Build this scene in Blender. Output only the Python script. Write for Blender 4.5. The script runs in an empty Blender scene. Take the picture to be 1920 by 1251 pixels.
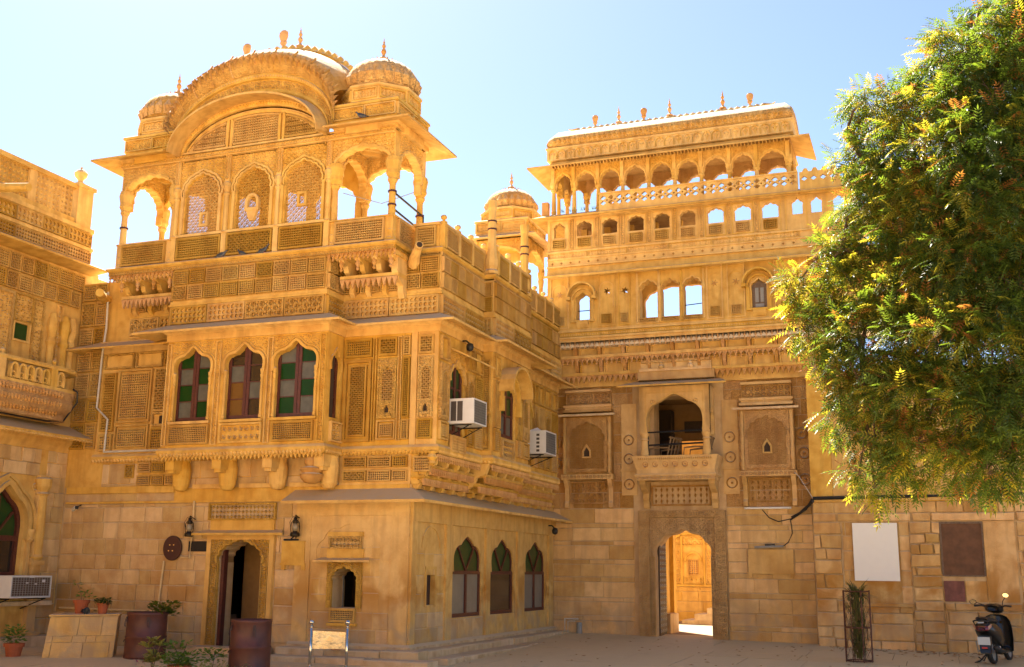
import bpy, math, random
import numpy as np
from mathutils import Vector, Matrix
from mathutils.geometry import tessellate_polygon
random.seed(7)
PI = math.pi
scene = bpy.context.scene
col = scene.collection

# ------------------------------------------------------------------ camera
PITCH, ROLL, YAW, FOCAL_PX, CAM_H = 0.21211337, 0.0110269, -0.36084236, 2068.775, 1.6
cF = Vector((math.sin(YAW)*math.cos(PITCH), math.cos(YAW)*math.cos(PITCH), math.sin(PITCH)))
cR = cF.cross(Vector((0, 0, 1))).normalized()
cU = cR.cross(cF)
camR = math.cos(ROLL)*cR + math.sin(ROLL)*cU
camU = -math.sin(ROLL)*cR + math.cos(ROLL)*cU
cam_data = bpy.data.cameras.new("camera")
cam = bpy.data.objects.new("camera", cam_data)
col.objects.link(cam)
cam.matrix_world = Matrix(((camR.x, camU.x, -cF.x, 0), (camR.y, camU.y, -cF.y, 0), (camR.z, camU.z, -cF.z, CAM_H), (0, 0, 0, 1)))
cam_data.sensor_fit = 'HORIZONTAL'
cam_data.sensor_width = 36
cam_data.lens = 36*FOCAL_PX/1920
cam_data.clip_end = 3000
scene.camera = cam

# ------------------------------------------------------------------ sky, sun, exposure
SUN_EL, SUN_AZ = math.radians(50), math.radians(-40)      # azimuth measured from +Y towards +X
world = bpy.data.worlds.new("World")
scene.world = world
world.use_nodes = True
wn = world.node_tree
bg = wn.nodes["Background"]
sky = wn.nodes.new("ShaderNodeTexSky")
sky.sky_type = 'NISHITA'
sky.sun_disc = False
sky.sun_elevation = SUN_EL
sky.sun_rotation = SUN_AZ
sky.air_density = 0.68
sky.dust_density = 0.4
sky.ozone_density = 1.0
wn.links.new(sky.outputs[0], bg.inputs[0])
bg.inputs[1].default_value = 0.05
sun_data = bpy.data.lights.new("sun", 'SUN')
sun_data.energy = 5.0
sun_data.angle = math.radians(0.5)
sun_data.color = (1.0, 0.92, 0.77)
sun = bpy.data.objects.new("sun", sun_data)
col.objects.link(sun)
sdir = Vector((math.sin(SUN_AZ)*math.cos(SUN_EL), math.cos(SUN_AZ)*math.cos(SUN_EL), math.sin(SUN_EL)))
sun.rotation_euler = sdir.to_track_quat('Z', 'Y').to_euler()
sun.location = (0, 0, 60)
scene.view_settings.view_transform = 'Standard'
scene.view_settings.look = 'None'
scene.view_settings.gamma = 1
scene.view_settings.use_curve_mapping = False
scene.view_settings.exposure = 2.42
scene.cycles.max_bounces = 8
scene.cycles.diffuse_bounces = 3
scene.cycles.glossy_bounces = 3
scene.cycles.transmission_bounces = 4
scene.cycles.use_denoising = True

# ------------------------------------------------------------------ materials
MATS = {}
def newmat(name):
    m = bpy.data.materials.new(name)
    m.use_nodes = True
    nt = m.node_tree
    MATS[name] = m
    return m, nt, nt.nodes["Principled BSDF"]

def N(nt, typ, **kw):
    n = nt.nodes.new(typ)
    for k, v in kw.items():
        if hasattr(n, k): setattr(n, k, v)
        else: n.inputs[k.replace('_', ' ')].default_value = v
    return n
def mix(nt, fac, a, b, mode='MIX'):
    n = nt.nodes.new('ShaderNodeMix'); n.data_type = 'RGBA'; n.blend_type = mode
    for s, v in ((0, fac), (6, a), (7, b)):
        if isinstance(v, (int, float)): n.inputs[s].default_value = v
        elif isinstance(v, tuple): n.inputs[s].default_value = (*v, 1) if len(v) == 3 else v
        else: nt.links.new(v, n.inputs[s])
    return n.outputs[2]
def ramp(nt, src, lo, hi, a=0.0, b=1.0):
    n = nt.nodes.new('ShaderNodeMapRange'); n.clamp = True
    n.inputs[1].default_value = lo; n.inputs[2].default_value = hi
    n.inputs[3].default_value = a; n.inputs[4].default_value = b
    nt.links.new(src, n.inputs[0])
    return n.outputs[0]
def mul(nt, a, b, op='MULTIPLY'):
    n = nt.nodes.new('ShaderNodeMath'); n.operation = op
    for i, v in enumerate((a, b)):
        if isinstance(v, (int, float)): n.inputs[i].default_value = v
        else: nt.links.new(v, n.inputs[i])
    return n.outputs[0]

def stone(name, c1, c2, rand=0.12, bump=0.012, carve=0.0, stain=None, dust=(0.50, 0.44, 0.36), scale=1.0, rough=0.85):
    m, nt, bs = newmat(name)
    L = nt.links
    geo = nt.nodes.new('ShaderNodeNewGeometry')
    pos = geo.outputs['Position']
    def noise(s, det=4, dist=0.0):
        n = N(nt, 'ShaderNodeTexNoise'); n.inputs['Scale'].default_value = s*scale
        n.inputs['Detail'].default_value = det; n.inputs['Distortion'].default_value = dist
        L.new(pos, n.inputs['Vector']); return n.outputs['Fac']
    big = noise(0.7, 3, 0.4); mid = noise(4.5, 5, 0.2); fine = noise(38, 3)
    c = mix(nt, ramp(nt, big, 0.35, 0.65), c1, c2)
    c = mix(nt, ramp(nt, mid, 0.40, 0.72, 0, 0.75), c, tuple(x*y for x, y in zip(c1, (0.76, 0.64, 0.50))))
    c = mix(nt, ramp(nt, fine, 0.5, 0.8, 0, 0.35), c, tuple(min(1, x*y) for x, y in zip(c1, (1.15, 1.15, 1.2))))
    mp = nt.nodes.new('ShaderNodeVectorMath'); mp.operation = 'MULTIPLY'; mp.inputs[1].default_value = (7, 7, 0.9)
    L.new(pos, mp.inputs[0])
    stn = N(nt, 'ShaderNodeTexNoise'); stn.inputs['Scale'].default_value = 0.8; stn.inputs['Detail'].default_value = 4
    L.new(mp.outputs[0], stn.inputs['Vector'])
    c = mix(nt, ramp(nt, stn.outputs['Fac'], 0.48, 0.70, 0, 0.65), c, tuple(x*y for x, y in zip(c1, (0.66, 0.60, 0.60))))
    info = nt.nodes.new('ShaderNodeObjectInfo')
    hsv = nt.nodes.new('ShaderNodeHueSaturation')
    L.new(ramp(nt, info.outputs['Random'], 0, 1, 1-rand, 1+rand), hsv.inputs['Value'])
    L.new(ramp(nt, info.outputs['Random'], 0, 1, 1.06, 0.92), hsv.inputs['Saturation'])
    hr = nt.nodes.new('ShaderNodeMath'); hr.operation = 'FRACT'; L.new(mul(nt, info.outputs['Random'], 37.3), hr.inputs[0])
    L.new(ramp(nt, hr.outputs[0], 0, 1, 0.5-rand*0.02, 0.5+rand*0.02), hsv.inputs['Hue'])
    L.new(c, hsv.inputs['Color']); c = hsv.outputs[0]
    if stain:
        sc, z0, z1, amt = stain
        sep = nt.nodes.new('ShaderNodeSeparateXYZ'); L.new(pos, sep.inputs[0])
        sn = noise(1.3, 4, 0.6)
        band = mul(nt, ramp(nt, sep.outputs[2], z0-0.5, z0+0.25), ramp(nt, sep.outputs[2], z1-0.3, z1+0.6, 1, 0))
        f = mul(nt, ramp(nt, sn, 0.44, 0.56), mul(nt, band, amt))
        c = mix(nt, f, c, sc)
        sn2 = noise(2.1, 5, 1.0)
        low = ramp(nt, sep.outputs[2], 0.5, 1.2, 1, 0)
        c = mix(nt, mul(nt, ramp(nt, sn2, 0.42, 0.6, 0, 0.55), low), c, (0.40, 0.31, 0.21))
    # grey dust and weathering on upward facing stone
    sepn = nt.nodes.new('ShaderNodeSeparateXYZ'); L.new(geo.outputs['True Normal'], sepn.inputs[0])
    up = mul(nt, ramp(nt, sepn.outputs[2], 0.45, 0.8), ramp(nt, mid, 0.25, 0.5, 0.55, 0.95))
    c = mix(nt, up, c, dust)
    L.new(c, bs.inputs['Base Color'])
    bs.inputs['Roughness'].default_value = rough
    bs.inputs['Specular IOR Level'].default_value = 0.25
    h = mix(nt, 0.35, mid, fine)
    b1 = nt.nodes.new('ShaderNodeBump'); b1.inputs['Strength'].default_value = 0.6; b1.inputs['Distance'].default_value = bump
    L.new(h, b1.inputs['Height'])
    last = b1
    if carve:
        vo = nt.nodes.new('ShaderNodeTexVoronoi'); vo.feature = 'DISTANCE_TO_EDGE'; vo.inputs['Scale'].default_value = 24
        nz = N(nt, 'ShaderNodeTexNoise'); nz.inputs['Scale'].default_value = 14
        L.new(pos, nz.inputs['Vector'])
        vm = nt.nodes.new('ShaderNodeVectorMath'); vm.operation = 'MULTIPLY_ADD'
        L.new(nz.outputs['Color'], vm.inputs[0]); vm.inputs[1].default_value = (0.12, 0.12, 0.12); L.new(pos, vm.inputs[2])
        L.new(vm.outputs[0], vo.inputs['Vector'])
        b2 = nt.nodes.new('ShaderNodeBump'); b2.inputs['Strength'].default_value = 1.0; b2.inputs['Distance'].default_value = carve
        L.new(ramp(nt, vo.outputs['Distance'], 0.02, 0.22), b2.inputs['Height'])
        L.new(b1.outputs[0], b2.inputs['Normal']); last = b2
    L.new(last.outputs[0], bs.inputs['Normal'])
    return m

GOLD1, GOLD2 = (0.71, 0.42, 0.10), (0.77, 0.485, 0.135)
stone("sandstone_plain", GOLD1, GOLD2, 0.05, 0.010)
stone("sandstone_carved", GOLD1, GOLD2, 0.06, 0.008, carve=0.016)
stone("sandstone_jali", (0.53, 0.30, 0.062), (0.59, 0.355, 0.085), 0.16, 0.006)  # darkened base: shade of the pierced work put into its colour
stone("sandstone_upper", (0.74, 0.45, 0.108), (0.80, 0.515, 0.148), 0.05, 0.010)
stone("sandstone_eave", (0.68, 0.41, 0.11), (0.74, 0.46, 0.14), 0.06, 0.012, dust=(0.58, 0.43, 0.25))
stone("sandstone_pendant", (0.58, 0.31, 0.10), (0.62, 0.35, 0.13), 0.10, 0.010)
stone("plaster_stone", (0.72, 0.47, 0.165), (0.68, 0.42, 0.13), 0.05, 0.008, stain=((0.42, 0.20, 0.04), 0.9, 1.55, 0.85))
stone("stone_block", (0.66, 0.45, 0.21), (0.60, 0.39, 0.165), 0.16, 0.022, stain=((0.40, 0.19, 0.04), 0.6, 1.3, 0.7))
stone("gate_block", (0.72, 0.48, 0.21), (0.66, 0.42, 0.165), 0.20, 0.018, stain=((0.40, 0.21, 0.05), 0.6, 1.0, 0.5))
stone("gate_carved", (0.64, 0.41, 0.17), (0.68, 0.45, 0.20), 0.09, 0.012, carve=0.014)
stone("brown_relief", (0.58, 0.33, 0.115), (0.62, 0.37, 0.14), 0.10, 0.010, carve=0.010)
stone("rough_stone", (0.68, 0.41, 0.15), (0.72, 0.48, 0.22), 0.22, 0.035, stain=((0.44, 0.19, 0.03), 0.7, 1.7, 0.8))
stone("mortar", (0.64, 0.46, 0.26), (0.60, 0.42, 0.23), 0.03, 0.02)
stone("plinth_stone", (0.60, 0.43, 0.24), (0.66, 0.50, 0.30), 0.14, 0.03, dust=(0.56, 0.43, 0.28))
stone("roof_sandstone", (0.74, 0.41, 0.11), (0.80, 0.48, 0.15), 0.06, 0.012, carve=0.012, dust=(0.80, 0.66, 0.46))
stone("paving", (0.56, 0.44, 0.26), (0.62, 0.50, 0.31), 0.16, 0.025, dust=(0.66, 0.51, 0.29), scale=0.6, rough=0.7)
stone("paving_joint", (0.28, 0.20, 0.13), (0.30, 0.22, 0.14), 0.02, 0.01, dust=(0.28, 0.20, 0.13))
stone("pale_bounce_ground", (0.62, 0.44, 0.25), (0.66, 0.48, 0.29), 0.02, 0.01, dust=(0.66, 0.48, 0.29))  # pale tone chosen to bounce sunlight onto the shaded facades
stone("court_floor", (0.70, 0.55, 0.36), (0.74, 0.60, 0.40), 0.03, 0.01, dust=(0.72, 0.58, 0.40))

def plain(name, c, rough=0.5, metal=0.0, spec=0.5, noise=0.15, bump=0.0, coat=0.0, nscale=9):
    m, nt, bs = newmat(name)
    geo = nt.nodes.new('ShaderNodeNewGeometry')
    n = N(nt, 'ShaderNodeTexNoise'); n.inputs['Scale'].default_value = nscale; n.inputs['Detail'].default_value = 5
    nt.links.new(geo.outputs['Position'], n.inputs['Vector'])
    cc = mix(nt, ramp(nt, n.outputs['Fac'], 0.35, 0.7, 0, 1), c, tuple(x*(1-noise) for x in c))
    nt.links.new(cc, bs.inputs['Base Color'])
    bs.inputs['Roughness'].default_value = rough
    bs.inputs['Metallic'].default_value = metal
    bs.inputs['Specular IOR Level'].default_value = spec
    bs.inputs['Coat Weight'].default_value = coat
    if bump:
        b = nt.nodes.new('ShaderNodeBump'); b.inputs['Distance'].default_value = bump; b.inputs['Strength'].default_value = 0.6
        nt.links.new(n.outputs['Fac'], b.inputs['Height']); nt.links.new(b.outputs[0], bs.inputs['Normal'])
    return m
plain("red_brown_wood", (0.105, 0.026, 0.018), 0.45, noise=0.35, nscale=20)
plain("dark_wood", (0.045, 0.022, 0.015), 0.6, noise=0.4, nscale=20, bump=0.004)
plain("grey_wood", (0.20, 0.13, 0.085), 0.7, noise=0.4, nscale=24)
plain("green_glass", (0.008, 0.048, 0.005), 0.35, spec=0.2)
plain("smoky_glass", (0.13, 0.125, 0.10), 0.3, spec=0.3, noise=0.25)
plain("dark_glass", (0.025, 0.016, 0.012), 0.10, spec=0.8)
plain("orange_reflection_glass", (0.16, 0.075, 0.018), 0.12, spec=0.7)  # orange reflection put into the pane colour
plain("dark_green_glass", (0.022, 0.062, 0.014), 0.3, spec=0.25)
plain("grey_curtain", (0.20, 0.19, 0.16), 0.35, spec=0.5, noise=0.2, nscale=5)
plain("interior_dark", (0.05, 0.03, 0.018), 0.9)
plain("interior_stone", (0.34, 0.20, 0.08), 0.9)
plain("terracotta", (0.42, 0.105, 0.035), 0.75, noise=0.25, bump=0.004)
plain("drum_paint", (0.115, 0.035, 0.024), 0.5, noise=0.35, bump=0.004, nscale=6)
plain("drum_dark", (0.05, 0.018, 0.014), 0.5)
plain("steel", (0.62, 0.60, 0.56), 0.16, metal=1.0)
plain("brushed_steel_board", (0.42, 0.39, 0.34), 0.22, metal=0.9, noise=0.3, bump=0.02, nscale=5)
plain("white_plastic", (0.66, 0.65, 0.64), 0.45, noise=0.08)
plain("grille_dark", (0.06, 0.05, 0.045), 0.6)
plain("grille_brown", (0.10, 0.06, 0.045), 0.6)
plain("grille_grey", (0.30, 0.29, 0.27), 0.5)
plain("white_board", (0.88, 0.86, 0.83), 0.6, noise=0.02)
plain("blank_black", (0.006, 0.006, 0.012), 0.35)
plain("maroon_disc", (0.060, 0.018, 0.016), 0.45)
plain("brass", (0.75, 0.52, 0.16), 0.3, metal=1.0)
plain("cream_conduit", (0.66, 0.47, 0.22), 0.5)
plain("white_pipe", (0.62, 0.58, 0.50), 0.5)
plain("black_rubber", (0.018, 0.017, 0.018), 0.6)
plain("scooter_black", (0.010, 0.010, 0.011), 0.3, coat=0.3, noise=0.05)
plain("scooter_seat", (0.020, 0.019, 0.020), 0.55)
plain("tail_red", (0.16, 0.02, 0.035), 0.15, coat=0.6)
plain("reflector_red", (0.70, 0.06, 0.02), 0.2)
plain("reflector_amber", (0.45, 0.24, 0.16), 0.2)
plain("plate_white", (0.55, 0.60, 0.62), 0.4, noise=0.05)
plain("chrome", (0.85, 0.88, 0.9), 0.06, metal=1.0, noise=0.0)
plain("lantern_metal", (0.045, 0.035, 0.022), 0.4, metal=0.8)
plain("lantern_glass", (0.30, 0.24, 0.15), 0.1)
plain("tin_shade", (0.42, 0.34, 0.25), 0.35, metal=0.5, noise=0.3)
plain("iron_black", (0.02, 0.018, 0.018), 0.5, metal=0.3)
plain("rusty_iron", (0.13, 0.05, 0.03), 0.7, noise=0.4)
plain("door_panel_brown", (0.17, 0.075, 0.035), 0.75, noise=0.35, bump=0.01, nscale=7)
plain("purple_stone", (0.24, 0.09, 0.07), 0.8, noise=0.4)
plain("pigeon_grey", (0.10, 0.11, 0.135), 0.6, noise=0.4, nscale=40)
plain("pigeon_dark", (0.03, 0.035, 0.045), 0.5)
plain("bark", (0.16, 0.10, 0.065), 0.9, noise=0.45, bump=0.02)
plain("cane_chair", (0.26, 0.17, 0.09), 0.6)
plain("red_leather", (0.34, 0.10, 0.03), 0.6)
plain("rope_cloth", (0.07, 0.02, 0.03), 0.8)

def leafmat(name, c, trans, amt=0.45, rough=0.4):
    m, nt, bs = newmat(name)
    L = nt.links
    info = nt.nodes.new('ShaderNodeNewGeometry')
    n = N(nt, 'ShaderNodeTexNoise'); n.inputs['Scale'].default_value = 5; n.inputs['Detail'].default_value = 4
    L.new(info.outputs['Position'], n.inputs['Vector'])
    cc = mix(nt, ramp(nt, n.outputs['Fac'], 0.3, 0.7), c, tuple(x*0.55 for x in c))
    L.new(cc, bs.inputs['Base Color']); bs.inputs['Roughness'].default_value = rough
    bs.inputs['Specular IOR Level'].default_value = 0.35
    tr = nt.nodes.new('ShaderNodeBsdfTranslucent'); tr.inputs[0].default_value = (*trans, 1)
    ms = nt.nodes.new('ShaderNodeMixShader'); ms.inputs[0].default_value = amt
    L.new(bs.outputs[0], ms.inputs[1]); L.new(tr.outputs[0], ms.inputs[2])
    L.new(ms.outputs[0], nt.nodes['Material Output'].inputs[0])
    return m
leafmat("leaf_green", (0.085, 0.135, 0.02), (0.22, 0.31, 0.02), 0.42, 0.5)
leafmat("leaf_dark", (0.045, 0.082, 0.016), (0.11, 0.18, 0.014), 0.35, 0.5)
leafmat("leaf_yellow", (0.27, 0.25, 0.03), (0.62, 0.50, 0.03), 0.5, 0.5)
leafmat("leaf_dry", (0.30, 0.12, 0.03), (0.50, 0.20, 0.03), 0.4, 0.7)
leafmat("plant_green", (0.12, 0.25, 0.04), (0.22, 0.40, 0.04), 0.35)
leafmat("plant_pale", (0.36, 0.36, 0.10), (0.45, 0.42, 0.08), 0.35)
leafmat("palm_dusty", (0.13, 0.14, 0.045), (0.18, 0.18, 0.04), 0.3)
leafmat("petal_pink", (0.40, 0.04, 0.18), (0.4, 0.05, 0.2), 0.3)

# ------------------------------------------------------------------ mesh building
WL = {}                                                   # world position of each object's origin
def link(o, world, parent=None):
    world = Vector(world)
    if parent is not None:
        o.parent = parent
        o.location = world - WL[parent.name]
    else:
        o.location = world
    col.objects.link(o)
    WL[o.name] = world
    return o
def thing(name, label, cat, loc, group=None, kind=None):
    o = bpy.data.objects.new(name, None)
    o.empty_display_size = 0.3
    link(o, loc)
    tag(o, label, cat, group, kind)
    return o
def tag(o, label=None, cat=None, group=None, kind=None):
    if label: o['label'] = label
    if cat: o['category'] = cat
    if group: o['group'] = group
    if kind: o['kind'] = kind
    return o
def mesh_of(name, vs, fs, mat, smooth=False):
    me = bpy.data.meshes.new(name)
    me.from_pydata(vs, [], fs)
    if isinstance(mat, str): mat = [mat]
    for k in mat: me.materials.append(MATS[k])
    if smooth: me.shade_smooth()
    return me

class MB:
    def __init__(s): s.v = []; s.f = []
    def add(s, vs, fs):
        n = len(s.v); s.v += [tuple(v) for v in vs]; s.f += [tuple(i+n for i in f) for f in fs]
    def build(s, name, mat, parent=None, smooth=False, kind=None, label=None, base=None):
        a = np.array(s.v)
        lo, hi = a.min(0), a.max(0)
        o0 = Vector(((lo[0]+hi[0])/2, (lo[1]+hi[1])/2, lo[2])) if base is None else Vector(base)
        me = mesh_of(name, (a-np.array(o0)).tolist(), s.f, mat, smooth)
        o = bpy.data.objects.new(name, me)
        link(o, o0, parent)
        if kind: o['kind'] = kind
        if label: o['label'] = label
        return o

class Frame:
    """a facade plane: u along the wall, v up, d out of the wall"""
    def __init__(s, O, U):
        s.O = Vector(O); s.U = Vector(U).normalized(); s.N = s.U.cross(Vector((0, 0, 1)))
        s.rot = math.atan2(s.U.y, s.U.x)
    def p(s, u, v, d=0.0):
        q = s.O + s.U*u + s.N*d
        return (q.x, q.y, v)
    def shift(s, d): return Frame(s.O + s.N*d, s.U)
A0 = Frame((0, 17.9, 0), (1, 0, 0))          # main facade, u = world x
AJ = Frame((0, 17.28, 0), (1, 0, 0))         # front of the three-window bay and of the rooftop pavilion
B0 = Frame((-8.64, 0, 0), (0, 1, 0))         # side facade, u = world y
BJ = Frame((-8.17, 0, 0), (0, 1, 0))
BK = Frame((-7.95, 0, 0), (0, 1, 0))
BE = Frame((-8.35, 0, 0), (0, 1, 0))
C0 = Frame((0, 25.9, 0), (1, 0, 0))          # gate building, lower wall
C1 = Frame((0, 25.2, 0), (1, 0, 0))          # gate building, upper storeys
D0 = Frame((0, 25.4, 0), (1, 0, 0))          # wall at the right
L0 = Frame((-16.4, 0, 0), (0, 1, 0))         # house at the left

def box(m, F, u0, u1, v0, v1, d0, d1):
    P = [F.p(u, v, d) for d in (d0, d1) for u, v in ((u0, v0), (u1, v0), (u1, v1), (u0, v1))]
    m.add(P, [(4, 5, 6, 7), (3, 2, 1, 0), (0, 1, 5, 4), (1, 2, 6, 5), (2, 3, 7, 6), (3, 0, 4, 7)])
def plate(m, F, outer, holes, d0, d1):
    loops = [outer]+holes
    tris = tessellate_polygon([[Vector((u, v, 0)) for u, v in lp] for lp in loops])
    flat = [q for lp in loops for q in lp]
    n = len(flat)
    P = [F.p(u, v, d1) for u, v in flat]+[F.p(u, v, d0) for u, v in flat]
    fs = []
    for a, b, c in tris:
        ax, ay = flat[a]; bx, by = flat[b]; cx, cy = flat[c]
        if (bx-ax)*(cy-ay)-(by-ay)*(cx-ax) < 0: b, c = c, b
        fs.append((a, b, c)); fs.append((n+a, n+c, n+b))
    k = 0
    for li, lp in enumerate(loops):
        area = sum(lp[i][0]*lp[(i+1) % len(lp)][1]-lp[(i+1) % len(lp)][0]*lp[i][1] for i in range(len(lp)))
        flip = (area > 0) == (li > 0)
        for i in range(len(lp)):
            a, b = k+i, k+(i+1) % len(lp)
            fs.append((a, b, b+n, a+n) if flip else (a, a+n, b+n, b))
        k += len(lp)
    m.add(P, fs)
def rect(u0, u1, v0, v1): return [(u0, v0), (u1, v0), (u1, v1), (u0, v1)]
def cusp(uc, vs, w, rise, n=7, c=0.03, tip=0.06, k=4, power=0.85):
    """scalloped arch line from the left springing over the crown to the right one"""
    out = []
    T = n*k
    for i in range(T+1):
        t = i/T
        a = PI*t
        x = -math.cos(a); y = math.sin(a)**power
        nx, ny = -math.cos(a), math.sin(a)
        s = abs(math.sin(n*a))
        px = uc+x*w/2+nx*c*s*(1 if w > 0 else -1)
        py = vs+y*rise+ny*c*s
        if tip: py += tip*math.exp(-((x*w/2)/(0.085*w))**2)
        out.append((px, py))
    return out
def arch_hole(uc, v0, vs, w, rise, n=7, c=0.03, tip=0.06, k=4, power=0.85):
    a = cusp(uc, vs, w, rise, n, c, tip, k, power)
    return [(uc-w/2, v0)]+a+[(uc+w/2, v0)]
def band_poly(line, off):
    """closed ring polygon following an arch line, off metres wide outwards"""
    res = []
    n = len(line)
    for i, (x, y) in enumerate(line):
        x0, y0 = line[max(0, i-1)]; x1, y1 = line[min(n-1, i+1)]
        dx, dy = x1-x0, y1-y0; l = math.hypot(dx, dy) or 1
        res.append((x-dy/l*off, y+dx/l*off))
    return res
def strip(m, F, l0, l1, d0, d1):
    """raised moulding between two lines of equal length"""
    n = len(l0)
    P = [F.p(u, v, d1) for u, v in l0]+[F.p(u, v, d1) for u, v in l1]+[F.p(u, v, d0) for u, v in l0]+[F.p(u, v, d0) for u, v in l1]
    fs = []
    for i in range(n-1):
        a, b, c, d = i, i+1, n+i+1, n+i
        fs.append((a, b, c, d)); fs.append((a, a+2*n, b+2*n, b)); fs.append((d, c, c+2*n, d+2*n))
    m.add(P, fs)
def sweep(m, path, prof, caps=True, closed=False):
    """profile [(out, z)] carried along a plan polyline with mitred corners; out is to the right of travel"""
    n = len(path)
    pts = []
    for i in range(n):
        p = Vector((*path[i], 0)).to_2d() if False else Vector(path[i])
        if closed or 0 < i < n-1:
            a = (p-Vector(path[i-1])).normalized(); b = (Vector(path[(i+1) % n])-p).normalized()
        elif i == 0: a = b = (Vector(path[1])-p).normalized()
        else: a = b = (p-Vector(path[i-1])).normalized()
        na = Vector((a.y, -a.x)); nb = Vector((b.y, -b.x))
        mm = (na+nb); mm = mm/ max(0.3, mm.dot(na))
        pts.append((p, mm))
    k = len(prof)
    P = [(p.x+mm.x*o, p.y+mm.y*o, z) for p, mm in pts for o, z in prof]
    fs = []
    for i in range(n if closed else n-1):
        j = (i+1) % n
        for q in range(k):
            r = (q+1) % k
            fs.append((i*k+q, j*k+q, j*k+r, i*k+r))
    if caps and not closed:
        fs.append(tuple(range(k))); fs.append(tuple((n-1)*k+q for q in reversed(range(k))))
    m.add(P, fs)
def lathe(m, x, y, z, prof, seg=10, rib=0, ribd=0.0, phase=0.0, sx=1.0, sy=1.0):
    vs = []; fs = []
    k = len(prof)
    for i in range(seg):
        a = 2*PI*i/seg+phase
        q = 1-ribd*(0.5-0.5*math.cos(rib*a)) if rib else 1
        for r, h in prof:
            rr = max(r, 1e-4)*q
            vs.append((x+rr*math.cos(a)*sx, y+rr*math.sin(a)*sy, z+h))
    for i in range(seg):
        j = (i+1) % seg
        for q in range(k-1):
            fs.append((i*k+q, j*k+q, j*k+q+1, i*k+q+1))
    vs.append((x, y, z+prof[0][1])); vs.append((x, y, z+prof[-1][1]))
    b, t = len(vs)-2, len(vs)-1
    for i in range(seg):
        j = (i+1) % seg
        fs.append((j*k, i*k, b)); fs.append((i*k+k-1, j*k+k-1, t))
    m.add(vs, fs)
def tube(m, pts, r, seg=6):
    pts = [Vector(p) for p in pts]
    vs = []; fs = []
    for i, p in enumerate(pts):
        t = (pts[min(i+1, len(pts)-1)]-pts[max(i-1, 0)]).normalized()
        a = t.cross(Vector((0, 0, 1)) if abs(t.z) < 0.9 else Vector((1, 0, 0))).normalized()
        b = t.cross(a)
        rr = r[i] if isinstance(r, (list, tuple)) else r
        for j in range(seg):
            an = 2*PI*j/seg
            q = p+a*math.cos(an)*rr+b*math.sin(an)*rr
            vs.append(tuple(q))
    for i in range(len(pts)-1):
        for j in range(seg):
            k = (j+1) % seg
            fs.append((i*seg+j, i*seg+k, (i+1)*seg+k, (i+1)*seg+j))
    fs.append(tuple(reversed(range(seg)))); fs.append(tuple((len(pts)-1)*seg+j for j in range(seg)))
    m.add(vs, fs)
def xbox(m, x0, x1, y0, y1, z0, z1):
    box(m, Frame((0, 0, 0), (1, 0, 0)), x0, x1, z0, z1, -y1, -y0)
def bracket(m, F, u, w, prof, d=0.0):
    """side profile [(d, v)] extruded across the width w"""
    k = len(prof)
    P = [F.p(u-w/2, v, d+a) for a, v in prof]+[F.p(u+w/2, v, d+a) for a, v in prof]
    fs = [tuple(range(k)), tuple(reversed(range(k, 2*k)))]
    for i in range(k):
        j = (i+1) % k
        fs.append((i, i+k, j+k, j))
    m.add(P, fs)

# ------------------------------------------------------------------ shared carved panels
CACHE = {}
def hole_shape(style, i, j):
    if style == 'diamond': return [(0.5+0.475*math.cos(a), 0.5+0.475*math.sin(a)) for a in (0, PI/2, PI, 3*PI/2)]
    if style == 'hex': return [(0.5+0.40*math.cos(a), 0.5+0.44*math.sin(a)) for a in [k*PI/3 for k in range(6)]]
    if style == 'square': return [(0.5+0.46*math.cos(a), 0.5+0.46*math.sin(a)) for a in (PI/4, 3*PI/4, 5*PI/4, 7*PI/4)]
    if style == 'star':
        return [(0.5+(0.45 if k % 2 == 0 else 0.27)*math.cos(k*PI/4+(PI/4 if (i+j) % 2 else 0)), 0.5+(0.45 if k % 2 == 0 else 0.27)*math.sin(k*PI/4+(PI/4 if (i+j) % 2 else 0))) for k in range(8)]
    if style == 'small': return [(0.5+0.34*math.cos(k*PI/4+PI/8), 0.5+0.34*math.sin(k*PI/4+PI/8)) for k in range(8)]
    if style == 'round': return [(0.5+0.42*math.cos(k*PI/4+PI/8), 0.5+0.42*math.sin(k*PI/4+PI/8)) for k in range(8)]
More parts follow.
